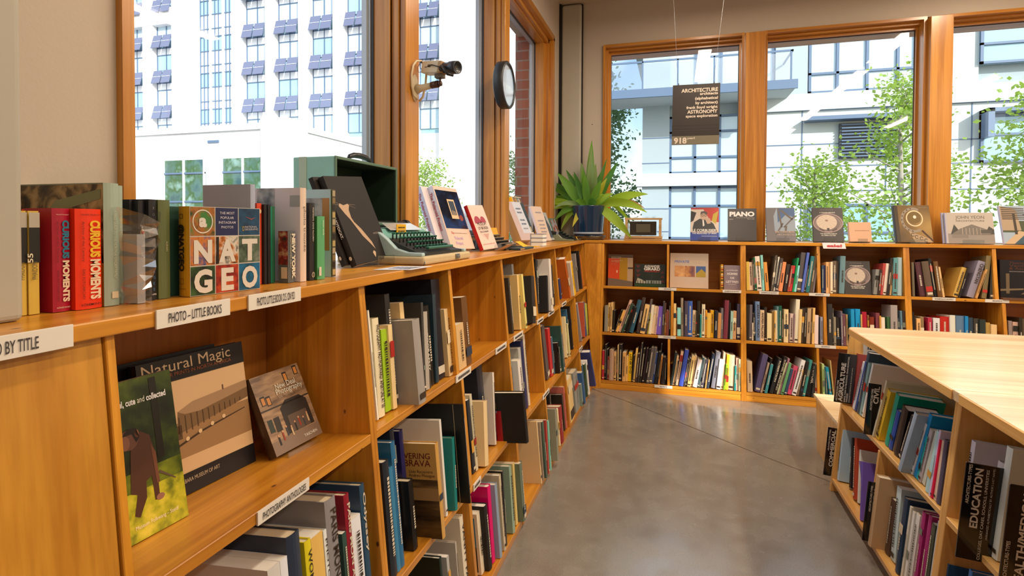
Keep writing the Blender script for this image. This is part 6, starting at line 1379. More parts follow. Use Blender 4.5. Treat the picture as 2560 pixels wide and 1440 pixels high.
face_book('display_book',-.772,.668,83,0,0,.131,.143,C_TOP,.026,'284434','second square tiled book hidden behind the NAT GEO cover',GL,spine='8c6c28')
cbook(-.765,.8435,.0120,.190,.112,'a0a0a4','h','plain light grey linen book standing behind the NAT GEO cover',title=' ')
cbook(-.762,.8565,.0120,.155,.11,'c83c18','p','orange red narrow book with a star, right of the grey linen book',sart=lambda P:P.ring(.5,.90,.3,.03,.99,'#d8b080',2,seg=5,a0=90,a1=450))
cbook(-.756,.8690,.0072,.153,.11,'1a1716','p','first of two thin black books beside the orange red spine',title='')
cbook(-.754,.8765,.0072,.153,.11,'1a1716','p','second of two thin black books, left of the emerald book',title='')
cbook(-.758,.8842,.0080,.150,.11,'107850','p','emerald green book with pale lettering above the small grey spine',title='')
cbook(-.758,.8925,.0075,.150,.11,'24603c','h','darker green book between the emerald book and the white book',title='')
def s_ny(P):
    P.text('NEW YORK',.42,.95,P.w*.46,'#e0d4bc','L',rot=-90,bold=.06,fit=P.h*.88); P.text('A PHOTOGRAPHIC ALBUM',.16,.95,P.w*.13,'#c8bca0','L',rot=-90,bold=.02,fit=P.h*.66)
cbook(-.728,.9005,.0195,.1016,.022,'5c5c54','h','small grey spined book with large white NEW YORK lettering',sart=s_ny,nart=lambda P:(P.rect(0,.35,1,1,pic('street photo collage',['#1c2818','#8c2420','#c8b088'],60,3),1),P.rect(.3,.08,.95,.3,'#d8ccb4',2)),title=' ')
cbook(-.718,.9245,.0185,.188,.16,'d8ccc8','h','tall white book with small black and white photos on its cover',spine='d8b898',sart=lambda P:P.text('photo trouv\u00e9e',.42,.80,P.w*.34,'#4c4038','L',rot=-90,fit=P.h*.48),nart=lambda P:(P.rect(.35,.78,.62,1,pic('couple photo',['#485468','#a0a8b0','#d0d4d8'],30,3),1),P.rect(.1,.45,.44,.60,pic('lying figure photo',['#14100e','#605854','#b0a8a0'],30,3),1),P.rect(.85,.80,1,.92,'#a8b0b4',1)),title=' ')
cbook(-.718,.9535,.0165,.159,.13,'2a2420','h','dark brown narrow book with small white spine lettering',sart=lambda P:(P.text('PORTRAITS  STEVE McCURRY',.35,.94,P.w*.26,'#c8bca8','L',rot=-90,fit=P.h*.44,bold=.01),P.ring(.5,.07,.3,.035,.3,'#b8a890',2),P.rect(.46,.03,.54,.11,'#b8a890',2)),title=' ')
cbook(-.713,.9715,.0250,.132,.12,'3c7c3c','p','green paperback with round dark pictures on its cover',spine='58985c',sart=lambda P:(P.text('moor ends',.55,.94,P.w*.2,'#c8d8b0','L',rot=-90,fit=P.h*.24,bold=.01),P.rect(.05,.06,.35,.2,'#d8ccc0',2)),nart=lambda P:(P.ell(.35,.78,.28,.2,'#2c2018',1),P.ell(.35,.4,.28,.2,'#402818',1)),title=' ')
def s_film(P):
    P.rect(.1,0,.9,1,'#4c4430',1)
    for k in range(12): P.rect(.18,.02+.082*k,.82,.085+.082*k,['#b09860','#241c14','#806840','#a89878'][k%4],2)
cbook(-.725,1.035,.0160,.192,.15,'b8d0c8','h','tall mint cover book with a film strip spine, last of the row',spine='607050',sart=s_film,nart=lambda P:(P.rect(.10,.58,.86,.9,pic('shop front photo',['#3c444c','#a8acb0','#d8d8d8'],24,4),1),P.rect(.86,.3,.98,.9,'#c08c50',1)),title=' ')
# --- cat books
def a_cat(P):
    P.poly([(.10,.66),(.14,.69),(.22,.665),(.34,.68),(.36,.66),(.31,.61),(.30,.52),(.33,.47),(.45,.38),(.60,.22),(.63,.13),(.55,.20),(.42,.30),(.34,.40),(.26,.50),(.18,.57)],'#b89878',1)
    for s in ((.36,.67,.52,.66),(.36,.66,.50,.62),(.12,.68,.02,.72),(.12,.67,.02,.68)): P.poly([(s[0],s[1]),(s[2],s[3]),(s[2],s[3]+.003),(s[0],s[1]+.004)],'#8c7460',1)
    P.poly([(.52,.10),(.56,.12),(.60,.10),(.58,.07),(.55,.04),(.53,.07)],'#c8a888',2); P.text('PHOTOCAT.',.72,.30,.005,'#a89888',fit=P.w*.16)
def s_cat(P,t,h): P.text('PHOTOCAT.',.25,.56,t*.42,'#d8d0c8','L',rot=-90,bold=.05,fit=h*.25); P.ell(.5,.09,.25,.022,'#c8b8a0',2)
CATM=mat('warm black card cover',(.020,.015,.013),.6,spec=.25)
GD='face-out books on the left counter'
face_book('display_book',-.804,1.262,88,21,-4.5,.183,.254,C_TOP,.018,CATM,'black PHOTOCAT face-out book showing a pale cat outline, front copy',GD,kind='p',art=a_cat,sart=s_cat,stand='clear acrylic stand under the black cat outline book')
face_book('display_book',-.828,1.248,88,21,-4.5,.183,.250,C_TOP+.002,.014,CATM,'black book directly behind the front PHOTOCAT copy',GD,kind='p',sart=s_cat)
m=MB(); c=[(-.724,1.245),(-.80,1.385),(-.685,1.42),(-.645,1.29)]
PAP=mat('pale blue white card',(.74,.76,.84),.6)
m.add([(-.735,1.225,C_TOP+.001),(-.642,1.225+.03,C_TOP+.001),(-.642,1.385,C_TOP+.001),(-.735,1.36,C_TOP+.001)],[(0,1,2,3)],PAP); o=m.build('price_card'); 
P=Panel((-.735,1.225,C_TOP+.0012),(0,1,0),(-1,0,0),(0,0,1),.13,.09); P=Panel((-.648,1.262,C_TOP+.0012),(0,1,0),(-1,0,0),(0,0,1),.11,.08)
for k in range(6): P.dashes(.12+.13*k,.06,.8-.05*k,.006,'#5870a8' if k>1 else '#34343c',seed=k,horiz=True)
P.build('handwriting',o); tag(o,'small white card with blue handwriting lying over the left counter edge','card')
def a_pol(P):
    P.rect(0,0,1,1,'#e0c4b4',1); P.rect(.04,.32,.98,.94,pic('cafe photograph',['#04060c','#101c34','#1c3c70','#2c2420'],9,3,rough=.12),2)
    P.rect(.42,.48,.72,.80,'#d8bc94',3); P.rect(.46,.54,.68,.77,'#28384c',4); P.poly([(.46,.54),(.68,.54),(.66,.60),(.5,.62)],'#807468',5); P.ell(.82,.50,.08,.05,'#904030',3)
    P.text('The',.18,.23,.012,'#c03848',fit=P.w*.12,l=5); P.dashes(.24,.32,.85,.003,'#8c6c5c',horiz=True,seed=2); P.text('Polaroid',.26,.14,.016,'#b8a0d8',fit=P.w*.34,l=5); P.text('Project',.26,.06,.016,'#b8a0d8',fit=P.w*.30,l=5)
def s_pol(P,t,h): P.text('The Polaroid Project',.30,.90,t*.42,'#a81c30','L',rot=-90,bold=.015,fit=h*.60)
face_book('display_book',-.867,2.047,75.4,23,2,.160,.282,C_TOP,.032,'e0c4b8','tall pale pink face-out book with a dark blue cafe photograph',GD,spine='c4c4d0',art=a_pol,sart=s_pol)  # warm room light in the cover colour, blue sky light in the spine colour
face_book('display_book',-.905,2.015,75.4,23,2,.160,.278,C_TOP,.032,'d8c4b8','second pale book with red spine lettering, behind the cafe photograph book',GD,spine='b8bcc8',sart=s_pol)  # second copy carries the same warm and blue light in its colours
def a_mus(P):
    P.rect(0,0,1,1,'#e8c8b8',1); P.ell(.30,.62,.20,.13,'#a83040',2,a0=0,a1=360); P.ell(.66,.62,.17,.12,'#a83040',2); P.poly([(.1,.58),(.8,.60),(.82,.34),(.45,.22),(.2,.36)],'#e8c8b8',3); P.poly([(.34,.34),(.72,.34),(.53,.20)],'#c89888',4)
    for s,b,q in (('THE',.60,.006),('MUSEUM',.53,.016),('OF BROKEN',.44,.015),('RELATIONSHIPS',.37,.009)): P.text(s,.48,b,q,'#2c2824','C',fit=P.w*{'THE':.1,'MUSEUM':.56,'OF BROKEN':.62,'RELATIONSHIPS':.54}[s],l=6)
    P.text('MODERN LOVE IN 203 EVERYDAY OBJECTS',.5,.10,.005,'#c05058','C',fit=P.w*.84,l=6)
face_book('display_book',-.790,2.215,83,22,-2,.150,.208,C_TOP,.018,'e8c8b8','pale pink face-out book with a red heart and hand lettering',GD,spine='b81c1c',art=a_mus,stand='clear acrylic stand under the pale pink heart book')
m=MB(); m.add([(-.745,2.23,C_TOP+.004),(-.745,2.36,C_TOP+.004),(-.70,2.40,C_TOP+.030),(-.70,2.27,C_TOP+.030)],[(0,1,2,3)],ink('#d8c4b4',.5)); tag(m.build('folded_card'),'folded cream card standing in front of the red heart book','card')
def a_box(P):
    P.rect(0,0,1,1,'#c4aca8',1); P.rect(.38,.18,1,1,'#c8ccd8',2)
    for b,c in ((.80,'#405070'),(.70,'#405070'),(.50,'#405070'),(.40,'#405070'),(.28,'#8890a0')): P.dashes(b,.5,.85,.010,c,seed=int(b*100),l=4,horiz=True)
face_book('display_book',-.869,3.10,77,25,0,.169,.256,C_TOP,.055,'c09868','thick tan slipcased book with a pale blue printed label',GD,spine='b89058',art=a_box)
def a_nasa(P):
    P.rect(0,0,1,1,'#e0d0b0',1); P.rect(.06,.10,1,.98,'#30383e',2); P.ell(.5,.68,.17,.12,'#a09890',3); P.text('Spacesuits',.5,.42,.012,'#e0d8c8','C',fit=P.w*.5,bold=.02,l=4); P.dashes(.37,.3,.7,.005,'#b08040',horiz=True,l=4)
    for k in range(5): P.rect(.12+.17*k,.12,.23+.17*k,.24,['#c89830','#d8d0c8','#788078','#a0a8a8','#c0b090'][k],3); P.rect(.12+.17*k,.85,.23+.17*k,.96,['#b87830','#c8a058','#a0a0a0','#d0c8b0','#8c4020'][k],3)
face_book('display_book',-.905,3.33,82,22,0,.15,.275,C_TOP+.03,.032,'e8b020','yellow spined face-out book with a dark cover, raised behind the tan box',GD,spine='e0a010',art=a_nasa)
face_book('display_book',-.935,3.29,82,22,0,.15,.270,C_TOP+.03,.028,'e8b020','second yellow spined book just left of the dark covered one',GD,spine='e0a010')
def a_w2(P):
    P.rect(0,0,1,1,'#dcc4b4',1)
    for b in (.80,.56,.44,.34,.24): P.dashes(b,.25,.8,.010,'#8c8c98',seed=int(b*90),horiz=True,l=3)
face_book('display_book',-.868,3.60,76,20,0,.15,.252,C_TOP,.018,'dcc4b4','cream face-out book with grey lettering right of the yellow books',GD,art=a_w2)
face_book('display_book',-.862,3.79,80,22,0,.13,.215,C_TOP,.016,'a8a8a8','grey face-out book with a dark bottle shape, near the plant',GD,art=lambda P:(P.rect(0,0,1,1,'#b0b0b0',1),P.rect(0,0,.2,1,'#d8bc98',2),P.poly([(.4,.08),(.85,.08),(.85,.5),(.68,.72),(.66,.85),(.58,.85),(.56,.7),(.4,.5)],'#4c5864',3)))
face_book('display_book',-.84,3.95,82,20,0,.12,.17,C_TOP,.012,'507058','small face-out book with a colourful town photo beside the plant',GD,kind='p',art=lambda P:P.rect(.04,.04,.96,.96,pic('town photo',['#243c28','#a0543c','#90a8b8','#486040'],30,4),1),stand='clear acrylic stand under the small town photo book')
# stack of three small books
for k in range(3):
    m=MB(); m.box(-.755,-.690,2.885,2.975,C_TOP+.0225*k+.0005,C_TOP+.0225*k+.0215,PG[2]); z=C_TOP+.0225*k
    o=MB(); o.box(-.757,-.688,2.883,2.977,z+.0203,z+.0222,mat('slate cover',(.22,.25,.32),.5)); o.box(-.757,-.688,2.883,2.977,z+.0002,z+.002,mat('slate cover')); o.box(-.759,-.756,2.883,2.977,z+.0002,z+.0222,mat('slate cover'))
    b=o.build('small_book'); tag(b,'small white paged book, %s of the little stack on the left counter'%('bottom','middle','top')[k],'book','stack of three small books'); m.build('page_block',b)
m=MB(); m.box(-.77,-.70,2.80,2.87,C_TOP+.0005,C_TOP+.003,ink('#e8b010')); tag(m.build('yellow_card'),'yellow card lying beside the little stack of small books','card')
m=MB(); m.add([(-.90,2.70,C_TOP+.001),(-.90,2.80,C_TOP+.001),(-.925,2.80,C_TOP+.10),(-.925,2.70,C_TOP+.10)],[(0,1,2,3)],ink('#e0a818')); tag(m.build('yellow_card'),'upright yellow card behind the black typewriter','card')
# ================================================================== TYPEWRITERS
def typewriter(x,y,w,d,hgt,bodyc,shellc,keyc,trayc,label,tray=True,kr=.0068):
    """front faces +X; local x along the width (+Y), local y away from the user"""
    t=empty('typewriter',mat4=Matrix.Translation((x,y,C_TOP+.0005))@Matrix.Rotation(R_(90),4,'Z')); tag(t,label,'typewriter')
    bm_=mat('typewriter body %s'%bodyc,bodyc if not isinstance(bodyc,str) else lin(bodyc),.35,coat=.3); sm_=mat('typewriter shell %s'%shellc,lin(shellc),.3,coat=.4); km=mat('typewriter key %s'%keyc,lin(keyc),.3)
    z0=0
    if tray:
        tm=mat('cream leatherette',lin('c8b48c'),.75,bump=.4,bscale=400)
        m=MB(); m.box(0,w,0,d,0,.024,tm); m.build('base_tray',t,bevel=.007,seg=3)
        m=MB(); m.box(w*.62,w*.70,-.004,.0,.006,.022,mat('dull metal',(.35,.36,.36),.35,metal=.8)); m.box(w*.63,w*.69,-.007,-.004,.008,.016,mat('dull metal')); m.build('latch',t,bevel=.001)
        m=MB(); m.tube([(.004,.004,.001),(.001,-.003,.004),(.004,.001,.010)],.0018,mat('dull metal')); m.build('tray_foot',t)
        z0=.024
    g=.012 if tray else 0
    # side cheeks: curved profile (local y,z)
    prof=[(g,z0),(g,z0+.010),(g+.05,z0+.012),(g+.085,z0+.022),(g+.115,z0+.050),(g+.135,z0+hgt*.66),(g+.16,z0+hgt*.80),(d-g-.02,z0+hgt*.86),(d-g,z0+hgt*.7),(d-g,z0)]
    for a,b in ((g,g+.020),(w-g-.020,w-g)):
        m=MB(); m.prism(prof,sm_,'x',a,b); m.build('side_cheek',t,bevel=.003,seg=2)
    m=MB(); m.prism([(g+.01,z0),(g+.01,z0+.009),(g+.03,z0+.012),(g+.120,z0+.05),(g+.125,z0)],mat('typewriter key well',(.015,.018,.018),.5),'x',g+.02,w-g-.02); m.build('key_well',t)
    m=MB(); m.prism([(g+.118,z0),(g+.118,z0+hgt*.48),(g+.155,z0+hgt*.80),(d-g-.045,z0+hgt*.84),(d-g-.04,z0+.02),(d-g-.04,z0)],bm_,'x',g+.02,w-g-.02); m.build('top_cover',t,bevel=.003)
    m=MB(); m.box(g+.02,w-g-.02,d-g-.04,d-g-.002,z0,z0+hgt*.7,sm_); m.build('rear_housing',t,bevel=.004)
    m=MB(); zz=z0+hgt*.92; m.tube([(g+.0,d-g-.03,zz),(w-g-.0,d-g-.03,zz)],.014,BLACK,14); m.build('platen',t)
    m=MB(); m.box(g+.012,w-g-.012,d-g-.02,d-g-.012,z0+hgt*.84,z0+hgt*1.05,mat('dull metal')) if 'dull metal' in MATS else None
    if m.f: m.build('paper_rest',t,bevel=.001)
    for a in (g-.006,w-g-.012):
        m=MB(); m.tube([(a,d-g-.03,zz),(a+.018,d-g-.03,zz)],.018,BLACK,16); m.build('platen_knob',t,bevel=.001)
    key=MB(); key.lathe([(0,-.004),(kr*.8,-.004),(kr,.0),(kr*.92,.0015),(kr*.7,.0008),(0,.0006)],km,10); base=None
    n=[11,11,11,10]
    for r in range(4):
        yy=g+.112-.023*r; z=z0+.066-.0125*r
        for i in range(n[r]):
            xx=g+.036+(w-2*g-.078)*(i+.12*r)/(n[0]+.1)
            if base is None: base=key.build('key',t); k=base
            else: k=base.copy(); COL.objects.link(k); k.parent=t
            k.location=(xx+.004,yy,z); k.rotation_euler=(R_(-12),0,0)
    m=MB(); m.box(g+.08,w-g-.075,g+.016,g+.029,z0+.018,z0+.026,km); m.build('space_bar',t,bevel=.003)
    m=MB()
    for r in range(4):
        for i in range(12): xx=g+.036+(w-2*g-.078)*i/11.5; yy=g+.112-.023*r; m.box(xx,xx+.002,yy,yy+.004,z0+.02,z0+.062-.0125*r,BLACK)
    m.build('key_levers',t)
    return t
tw1=typewriter(-.677,1.402,.365,.285,.098,'78b0a8','b0ccd0','2c6c58','c8b48c','pale turquoise typewriter with green keys in its cream open case base')
m=MB(); mm=mat('clear lid grey',(.42,.46,.48),.15,coat=.5)
m.add([(.07,.145,.098),(.29,.145,.098),(.275,.185,.120),(.085,.185,.120)],[(0,1,2,3)],mm); m.build('ribbon_cover',tw1)
m=MB(); m.box(.110,.170,.146,.148,.082,.116,ink('#e8b008')); o=m.build('price_tag'); o.matrix_world=tw1.matrix_world.copy(); 
tag(o,'yellow price note standing on the turquoise typewriter','note'); P=Panel((.110,.1458,.082),(1,0,0),(0,0,1),(0,-1,0),.06,.034)
for b in (.65,.3): P.dashes(b,.15,.85,.004,'#4c3c10',horiz=True,seed=int(b*9))
P.build('small_print',o)
tw2=typewriter(-.735,2.36,.30,.24,.080,'#141413','#1a1918','#8c7c68',0,'old black typewriter with pale round keys on the left counter',tray=False)
m=MB(); m.box(-.727,-.672,2.375,2.62,C_TOP+.0008,C_TOP+.010,mat('dark teal binding',(.03,.06,.065),.5)); o=m.build('thin_book',bevel=.001); tag(o,'thin dark green book lying at the counter edge before the black typewriter','book'); m=MB(); m.box(-.6719,-.6713,2.38,2.45,C_TOP+.002,C_TOP+.009,ink('#b08858')); m.build('page_edge',o)
m=MB(); m.add([(-.722,2.50,C_TOP+.0125),(-.690,2.50,C_TOP+.0105),(-.690,2.585,C_TOP+.0105),(-.728,2.585,C_TOP+.034),(-.728,2.50,C_TOP+.034)],[(0,1,2,3,4)],ink('#e8b818')); 
m=MB(); m.quad((-.732,2.50,C_TOP+.036),(-.692,2.50,C_TOP+.0115),(-.692,2.59,C_TOP+.0115),(-.732,2.59,C_TOP+.036),ink('#e8b818')); tag(m.build('price_tag'),'yellow price note leaning on the front of the black typewriter','note')
m=MB(); m.lathe([(0,0),(.018,0),(.012,.004),(.010,.016),(.024,.030),(.028,.040),(.025,.040),(.020,.030),(0,.024)],mat('antique brass',(.28,.22,.12),.4,metal=.8),20,T=Matrix.Translation((-.895,2.44,C_TOP+.091))); tag(m.build('small_bowl'),'little brass footed bowl standing on the black typewriter','bowl')
tw3=typewriter(-.705,3.90,.22,.19,.060,'#4c5c48','#7c8468','#1c3c30',0,'low olive green typewriter with dark keys beside the plant saucer',tray=False,kr=.005)
m=MB(); m.quad((-.712,4.03,C_TOP+.030),(-.702,4.03,C_TOP+.012),(-.702,4.065,C_TOP+.012),(-.712,4.065,C_TOP+.030),ink('#e8b010')); tag(m.build('price_tag'),'tiny yellow note on the olive typewriter beside the plant','note')
# --- typewriter lid standing on the machine
lid=empty('typewriter_case_lid',(0,0,0)); tag(lid,'green typewriter case lid with black handle, standing open side outward','case')
LX0,LX1,LY0,LY1,LZ0,LZ1=-1.045,-.905,1.316,1.667,C_TOP+.1135,1.389
mg=mat('mint leatherette',lin('8cbcae'),.6,bump=.3,bscale=500); mi_=mat('dark green lining',lin('16301f'),.8); mr=mat('grey green rim',lin('54705c'),.5)
m=MB(); tk=.006
m.box(LX0,LX1-.004,LY0,LY0+tk,LZ0,LZ1,mg); m.box(LX0,LX1-.004,LY1-tk,LY1,LZ0,LZ1,mg); m.box(LX0,LX1-.004,LY0+tk,LY1-tk,LZ1-tk,LZ1,mg); m.box(LX0,LX1-.004,LY0+tk,LY1-tk,LZ0,LZ0+tk,mg); m.box(LX0,LX0+tk,LY0+tk,LY1-tk,LZ0+tk,LZ1-tk,mg)
m.build('shell',lid,bevel=.003)
m=MB(); e=.0008
m.box(LX0+tk,LX0+tk+e,LY0+tk,LY1-tk,LZ0+tk,LZ1-tk,mi_); m.box(LX0+tk,LX1-.006,LY0+tk,LY0+tk+e,LZ0+tk,LZ1-tk,mi_); m.box(LX0+tk,LX1-.006,LY1-tk-e,LY1-tk,LZ0+tk,LZ1-tk,mi_); m.box(LX0+tk,LX1-.006,LY0+tk,LY1-tk,LZ1-tk-e,LZ1-tk,mi_); m.box(LX0+tk,LX1-.006,LY0+tk,LY1-tk,LZ0+tk,LZ0+tk+e,mi_); m.build('lining',lid)
m=MB(); ring(m,'y',LY0-.001,LY1+.001,LZ0-.0,LZ1+.001,.009,LX1-.004,LX1,mr,mr); m.build('rim',lid,bevel=.002)
m=MB(); m.box(LX0+.020,LX0+.045,LY0-.0012,LY0,LZ0,LZ1,ink('#a8b8a0',.6)); m.build('edge_strip',lid)
m=MB(); xm=LX1-.035; m.tube([(xm,1.43,LZ1+.004),(xm,1.438,LZ1+.014),(xm,1.46,LZ1+.020),(xm,1.492,LZ1+.022),(xm,1.525,LZ1+.020),(xm,1.547,LZ1+.014),(xm,1.555,LZ1+.004)],[.005,.007,.0085,.009,.0085,.007,.005],BLACK,12); m.build('handle',lid)
m=MB(); [m.box(xm-.008,xm+.008,y-.008,y+.008,LZ1,LZ1+.006,mat('dull metal')) for y in (1.432,1.553)]; m.build('handle_fitting',lid,bevel=.001)
# ================================================================== PLANT
pl=empty('potted_plant',(-.663,4.325,C_TOP)); tag(pl,'broad leaved green plant in a glossy dark blue pot at the corner','plant')
POTM=mat('dark blue glaze',lin('12304e'),.14,coat=.6)
m=MB(); m.lathe([(0,.032),(.108,.032),(.112,.05),(.129,.262),(.131,.268),(.126,.268),(.122,.255),(0,.250)],POTM,48); m.build('pot',pl)
m=MB(); m.lathe([(0,.255),(.122,.255)],mat('potting soil',(.05,.03,.02),.95,bump=1,bscale=90),30); m.build('soil',pl)
m=MB(); m.lathe([(0,.012),(.120,.012),(.134,.034),(.137,.034),(.139,.030),(.124,.006),(.12,.004),(0,.004)],film_mat('clear plastic saucer',(.72,.72,.74),.2,.15),40); m.build('saucer',pl)
m=MB(); m.lathe([(.1165,.046),(.1175,.047),(.1185,.060),(.1175,.061)],mat('pale rim line',(.35,.40,.46),.4),40); m.build('foot_band',pl)
m=MB()
for k in range(9): a=k*.7; m.lathe([(0,0),(.010,0),(.010,.004),(0,.004)],mat('felt pad',(.05,.03,.02),.9),8,c=(.11*math.cos(a),.11*math.sin(a)))
m.build('saucer_feet',pl)
LG=[leafmat('plant leaf deep',(.08,.24,.035)),leafmat('plant leaf mid',(.16,.38,.04)),leafmat('plant leaf lime',(.34,.52,.04)),leafmat('plant leaf yellow',(.64,.58,.05)),leafmat('plant leaf pale',(.26,.38,.15)),leafmat('plant leaf dry',(.50,.30,.12))]
def leaf(tip,width,c,droop=0.0,depth=0.0,base=None,arch=.25,fold=.25,n=14):
    """strap leaf from the pot rim to tip (local x,y,z metres)"""
    b=Vector(base) if base else Vector((tip[0]*.22,tip[1]*.3+depth*.2,.262)); e=Vector(tip)
    mid=b.lerp(e,.5)+Vector((0,0,arch*(e-b).length)); 
    vs=[];fs=[]
    for k in range(n+1):
        t_=k/n; p=b*(1-t_)**2+mid*2*t_*(1-t_)+e*t_**2
        d=((mid-b)*(1-t_)+(e-mid)*t_).normalized()
        side=d.cross(Vector((0,-1,.15))); side.normalize(); up=side.cross(d).normalized()
        wv=width*(.16+.84*math.sin(math.pi*min(1,(t_*.94+.06))**.85))*(.5) if t_<.97 else width*.03
        wv=width*.62*max(.05,(math.sin(math.pi*(t_**.8))**.8)*(.95)+.14*(1-t_))
        tw=.3*math.sin(t_*5+tip[0]*20)
        sd=side*math.cos(tw)+up*math.sin(tw)
        vs+= [p-sd*wv+up*wv*fold, p-sd*wv*.5+up*wv*fold*.3, p, p+sd*wv*.5+up*wv*fold*.3, p+sd*wv+up*wv*fold]
    for k in range(n):
        for j in range(4): a=k*5+j; fs.append((a,a+1,a+6,a+5))
    m=MB(); m.add(vs,fs,LG[c],True); return m.build('leaf',pl)
S=.00318
def tp(u,v,dy=0.0): return ((u-1476)*S,dy,(517-v)*S+.264)
for (u,v,dy,w,c,ar) in [
 (1482,353,.02,.050,1,.02),(1484,372,-.03,.045,4,-.02),(1455,407,.04,.058,4,.02),(1548,409,-.02,.050,0,.06),(1417,424,.03,.040,0,.08),(1400,434,-.05,.060,1,.10),(1360,462,.02,.026,1,.15),(1373,451,.05,.042,0,.14),(1493,412,.0,.058,4,.02),(1518,398,.06,.030,0,.02),(1523,449,-.05,.040,3,.08),(1531,441,.05,.050,0,.05),
 (1442,432,-.06,.040,0,.06),(1434,435,.03,.055,4,.04),(1464,425,-.07,.040,1,.03),(1503,430,.08,.040,0,.02),(1470,440,-.08,.050,1,.04),(1510,455,-.08,.048,1,.06),(1452,450,.07,.06,0,.03),(1486,440,.07,.06,0,.03),
 (1361,499,.04,.048,1,.22),(1346,512,-.03,.042,2,.20),(1358,508,.07,.040,4,.22),(1364,528,-.02,.050,2,.22),(1394,553,-.05,.048,1,.34),(1409,574,-.03,.042,2,.40),(1400,545,.03,.030,1,.34),(1393,524,-.09,.030,4,.35),(1444,568,-.135,.036,3,.20),
 (1620,489,-.02,.055,2,.16),(1618,533,-.05,.050,2,.28),(1611,522,.03,.040,5,.30),(1583,595,-.07,.062,2,.14),(1587,578,.05,.024,2,.55),(1540,488,-.08,.04,2,.2),(1515,488,-.06,.03,2,.25),(1560,500,.06,.04,1,.25),(1500,512,-.12,.06,0,.30),(1450,505,-.1,.04,1,.3)]:
    leaf(tp(u,v,dy),w,c,arch=ar)
m=MB(); rd=random.Random(3)
for k in range(26):
    a=rd.choice([rd.uniform(2.6,3.6),rd.uniform(-.5,.4)]); p=Vector((.10*math.cos(a),.06*math.sin(a)-.03,.262)); m.tube([p,p+Vector((.03*math.cos(a)+rd.gauss(0,.012),rd.gauss(0,.012),rd.uniform(-.004,.02)))],[.0016,.0005],LG[5],4)
m.build('dry_fibres',pl)
# ================================================================== SMALL FRAMED MODEL
mo=empty('framed_model',(-.24,4.33,C_TOP)); tag(mo,'small wooden frame holding a dark glass box beside the plant','model')
OW=wood('light oak frame','X',light=(.62,.40,.18),dark=(.45,.27,.11),knots=False,scale=2)
m=MB(); m.box(-.142,.140,-.06,.07,.001,.016,OW); m.box(-.136,.142,-.065,.065,.016,.033,OW); m.build('base',mo,bevel=.001)
m=MB(); m.box(-.136,.142,-.06,.06,.158,.172,OW); m.build('top_board',mo,bevel=.001)
for x in (-.132,.118):
    m=MB(); m.box(x,x+.018,-.06,.06,.033,.158,OW); m.build('side_post',mo,bevel=.001)
m=MB(); m.box(-.098,.100,-.045,.045,.040,.145,mat('dark smoked glass',(.03,.025,.02),.08,coat=.8)); m.build('dark_box',mo,bevel=.002)
m=MB(); m.box(-.05,.055,-.047,-.045,.062,.125,mat('dim picture',(.10,.09,.06),.2)); m.build('inner_screen',mo)
m=MB(); m.box(-.10,.09,-.066,-.0655,.0155,.018,GASK); m.build('shadow_gap',mo)  # thin dark strip stands in for the shade between the base boards
# ================================================================== CLOCK, CAMERA, HANGING SIGN
ck=empty('wall_clock',mat4=Matrix.Translation((-.9245,2.845,1.955))@Matrix.Rotation(R_(90),4,'Y')); tag(ck,'round wall clock with a thick black rim on the fir window post','clock')
m=MB(); m.lathe([(0,0),(.118,0),(.125,.006),(.126,.050),(.120,.055),(.113,.055),(.111,.046),(.111,.044)],mat('black clock rim',(.02,.022,.024),.4),64); m.build('rim',ck)
m=MB(); m.lathe([(0,.043),(.112,.043)],mat('clock face',(.58,.64,.78),.35),48); m.build('dial',ck)  # pale blue of the glare is put into the dial colour, hands left out
m=MB(); m.lathe([(0,.0505),(.112,.0505)],GLASS,48); m.build('glass_cover',ck)
cv=empty('security_camera',(-.925,1.832,1.700)); tag(cv,'cream security camera with a black lens on a wall bracket','camera')
CR=mat('cream metal',lin('d8c8a8'),.4); BRZ=mat('bronze collar',lin('5c4038'),.35,metal=.5)
m=MB(); m.lathe([(0,0),(.026,0),(.026,.004),(.014,.012),(0,.012)],CR,24,T=Matrix.Rotation(R_(90),4,'Y')@Matrix.Scale(1.9,4,(1,0,0)))
for z in (-.036,.036): m.lathe([(0,.004),(.003,.004),(.003,.0065),(0,.0065)],BLACK,10,T=Matrix.Translation((0,0,z))@Matrix.Rotation(R_(90),4,'Y'))
m.build('wall_plate',cv)
m=MB(); m.tube([(.008,0,-.004),(.03,-.002,-.002),(.075,-.006,.004)],[.020,.0125,.0105],CR,16); m.build('arm',cv)
m=MB(); m.tube([(.072,-.006,.004),(.100,-.009,.006)],.0125,BRZ,16); m.tube([(.100,-.009,.006),(.112,-.010,.007)],.009,BRZ,16); m.build('collar',cv)
m=MB(); m.tube([(.106,-.0095,.007),(.108,-.010,.026)],.004,BRZ,8); m.box(.090,.122,-.022,.004,.026,.040,mat('worn brass block',lin('6c5840'),.5)); m.build('mount_block',cv,bevel=.001)
Tc=Matrix.Translation((.098,-.01,.062))@Matrix.Rotation(R_(8),4,'Y')@Matrix.Rotation(R_(-20),4,'Z')
m=MB(); m.box(-.062,.020,-.022,.022,-.020,.022,CR,T=Tc); m.box(.020,.034,-.021,.021,-.019,.021,mat('tan plastic',lin('b08c5c'),.5),T=Tc); m.build('body',cv,bevel=.002)
Tl=Tc@Matrix.Rotation(R_(90),4,'Y')
m=MB(); m.lathe([(0,.034),(.019,.034),(.019,.060),(.0225,.064),(.0225,.098),(.019,.098),(.017,.090),(0,.088)],mat('dark lens barrel',(.03,.035,.045),.3),28,T=Tl); m.lathe([(0,.0885),(.016,.0885)],mat('lens glass',(.05,.02,.01),.05,coat=1),20,T=Tl); m.build('lens',cv)
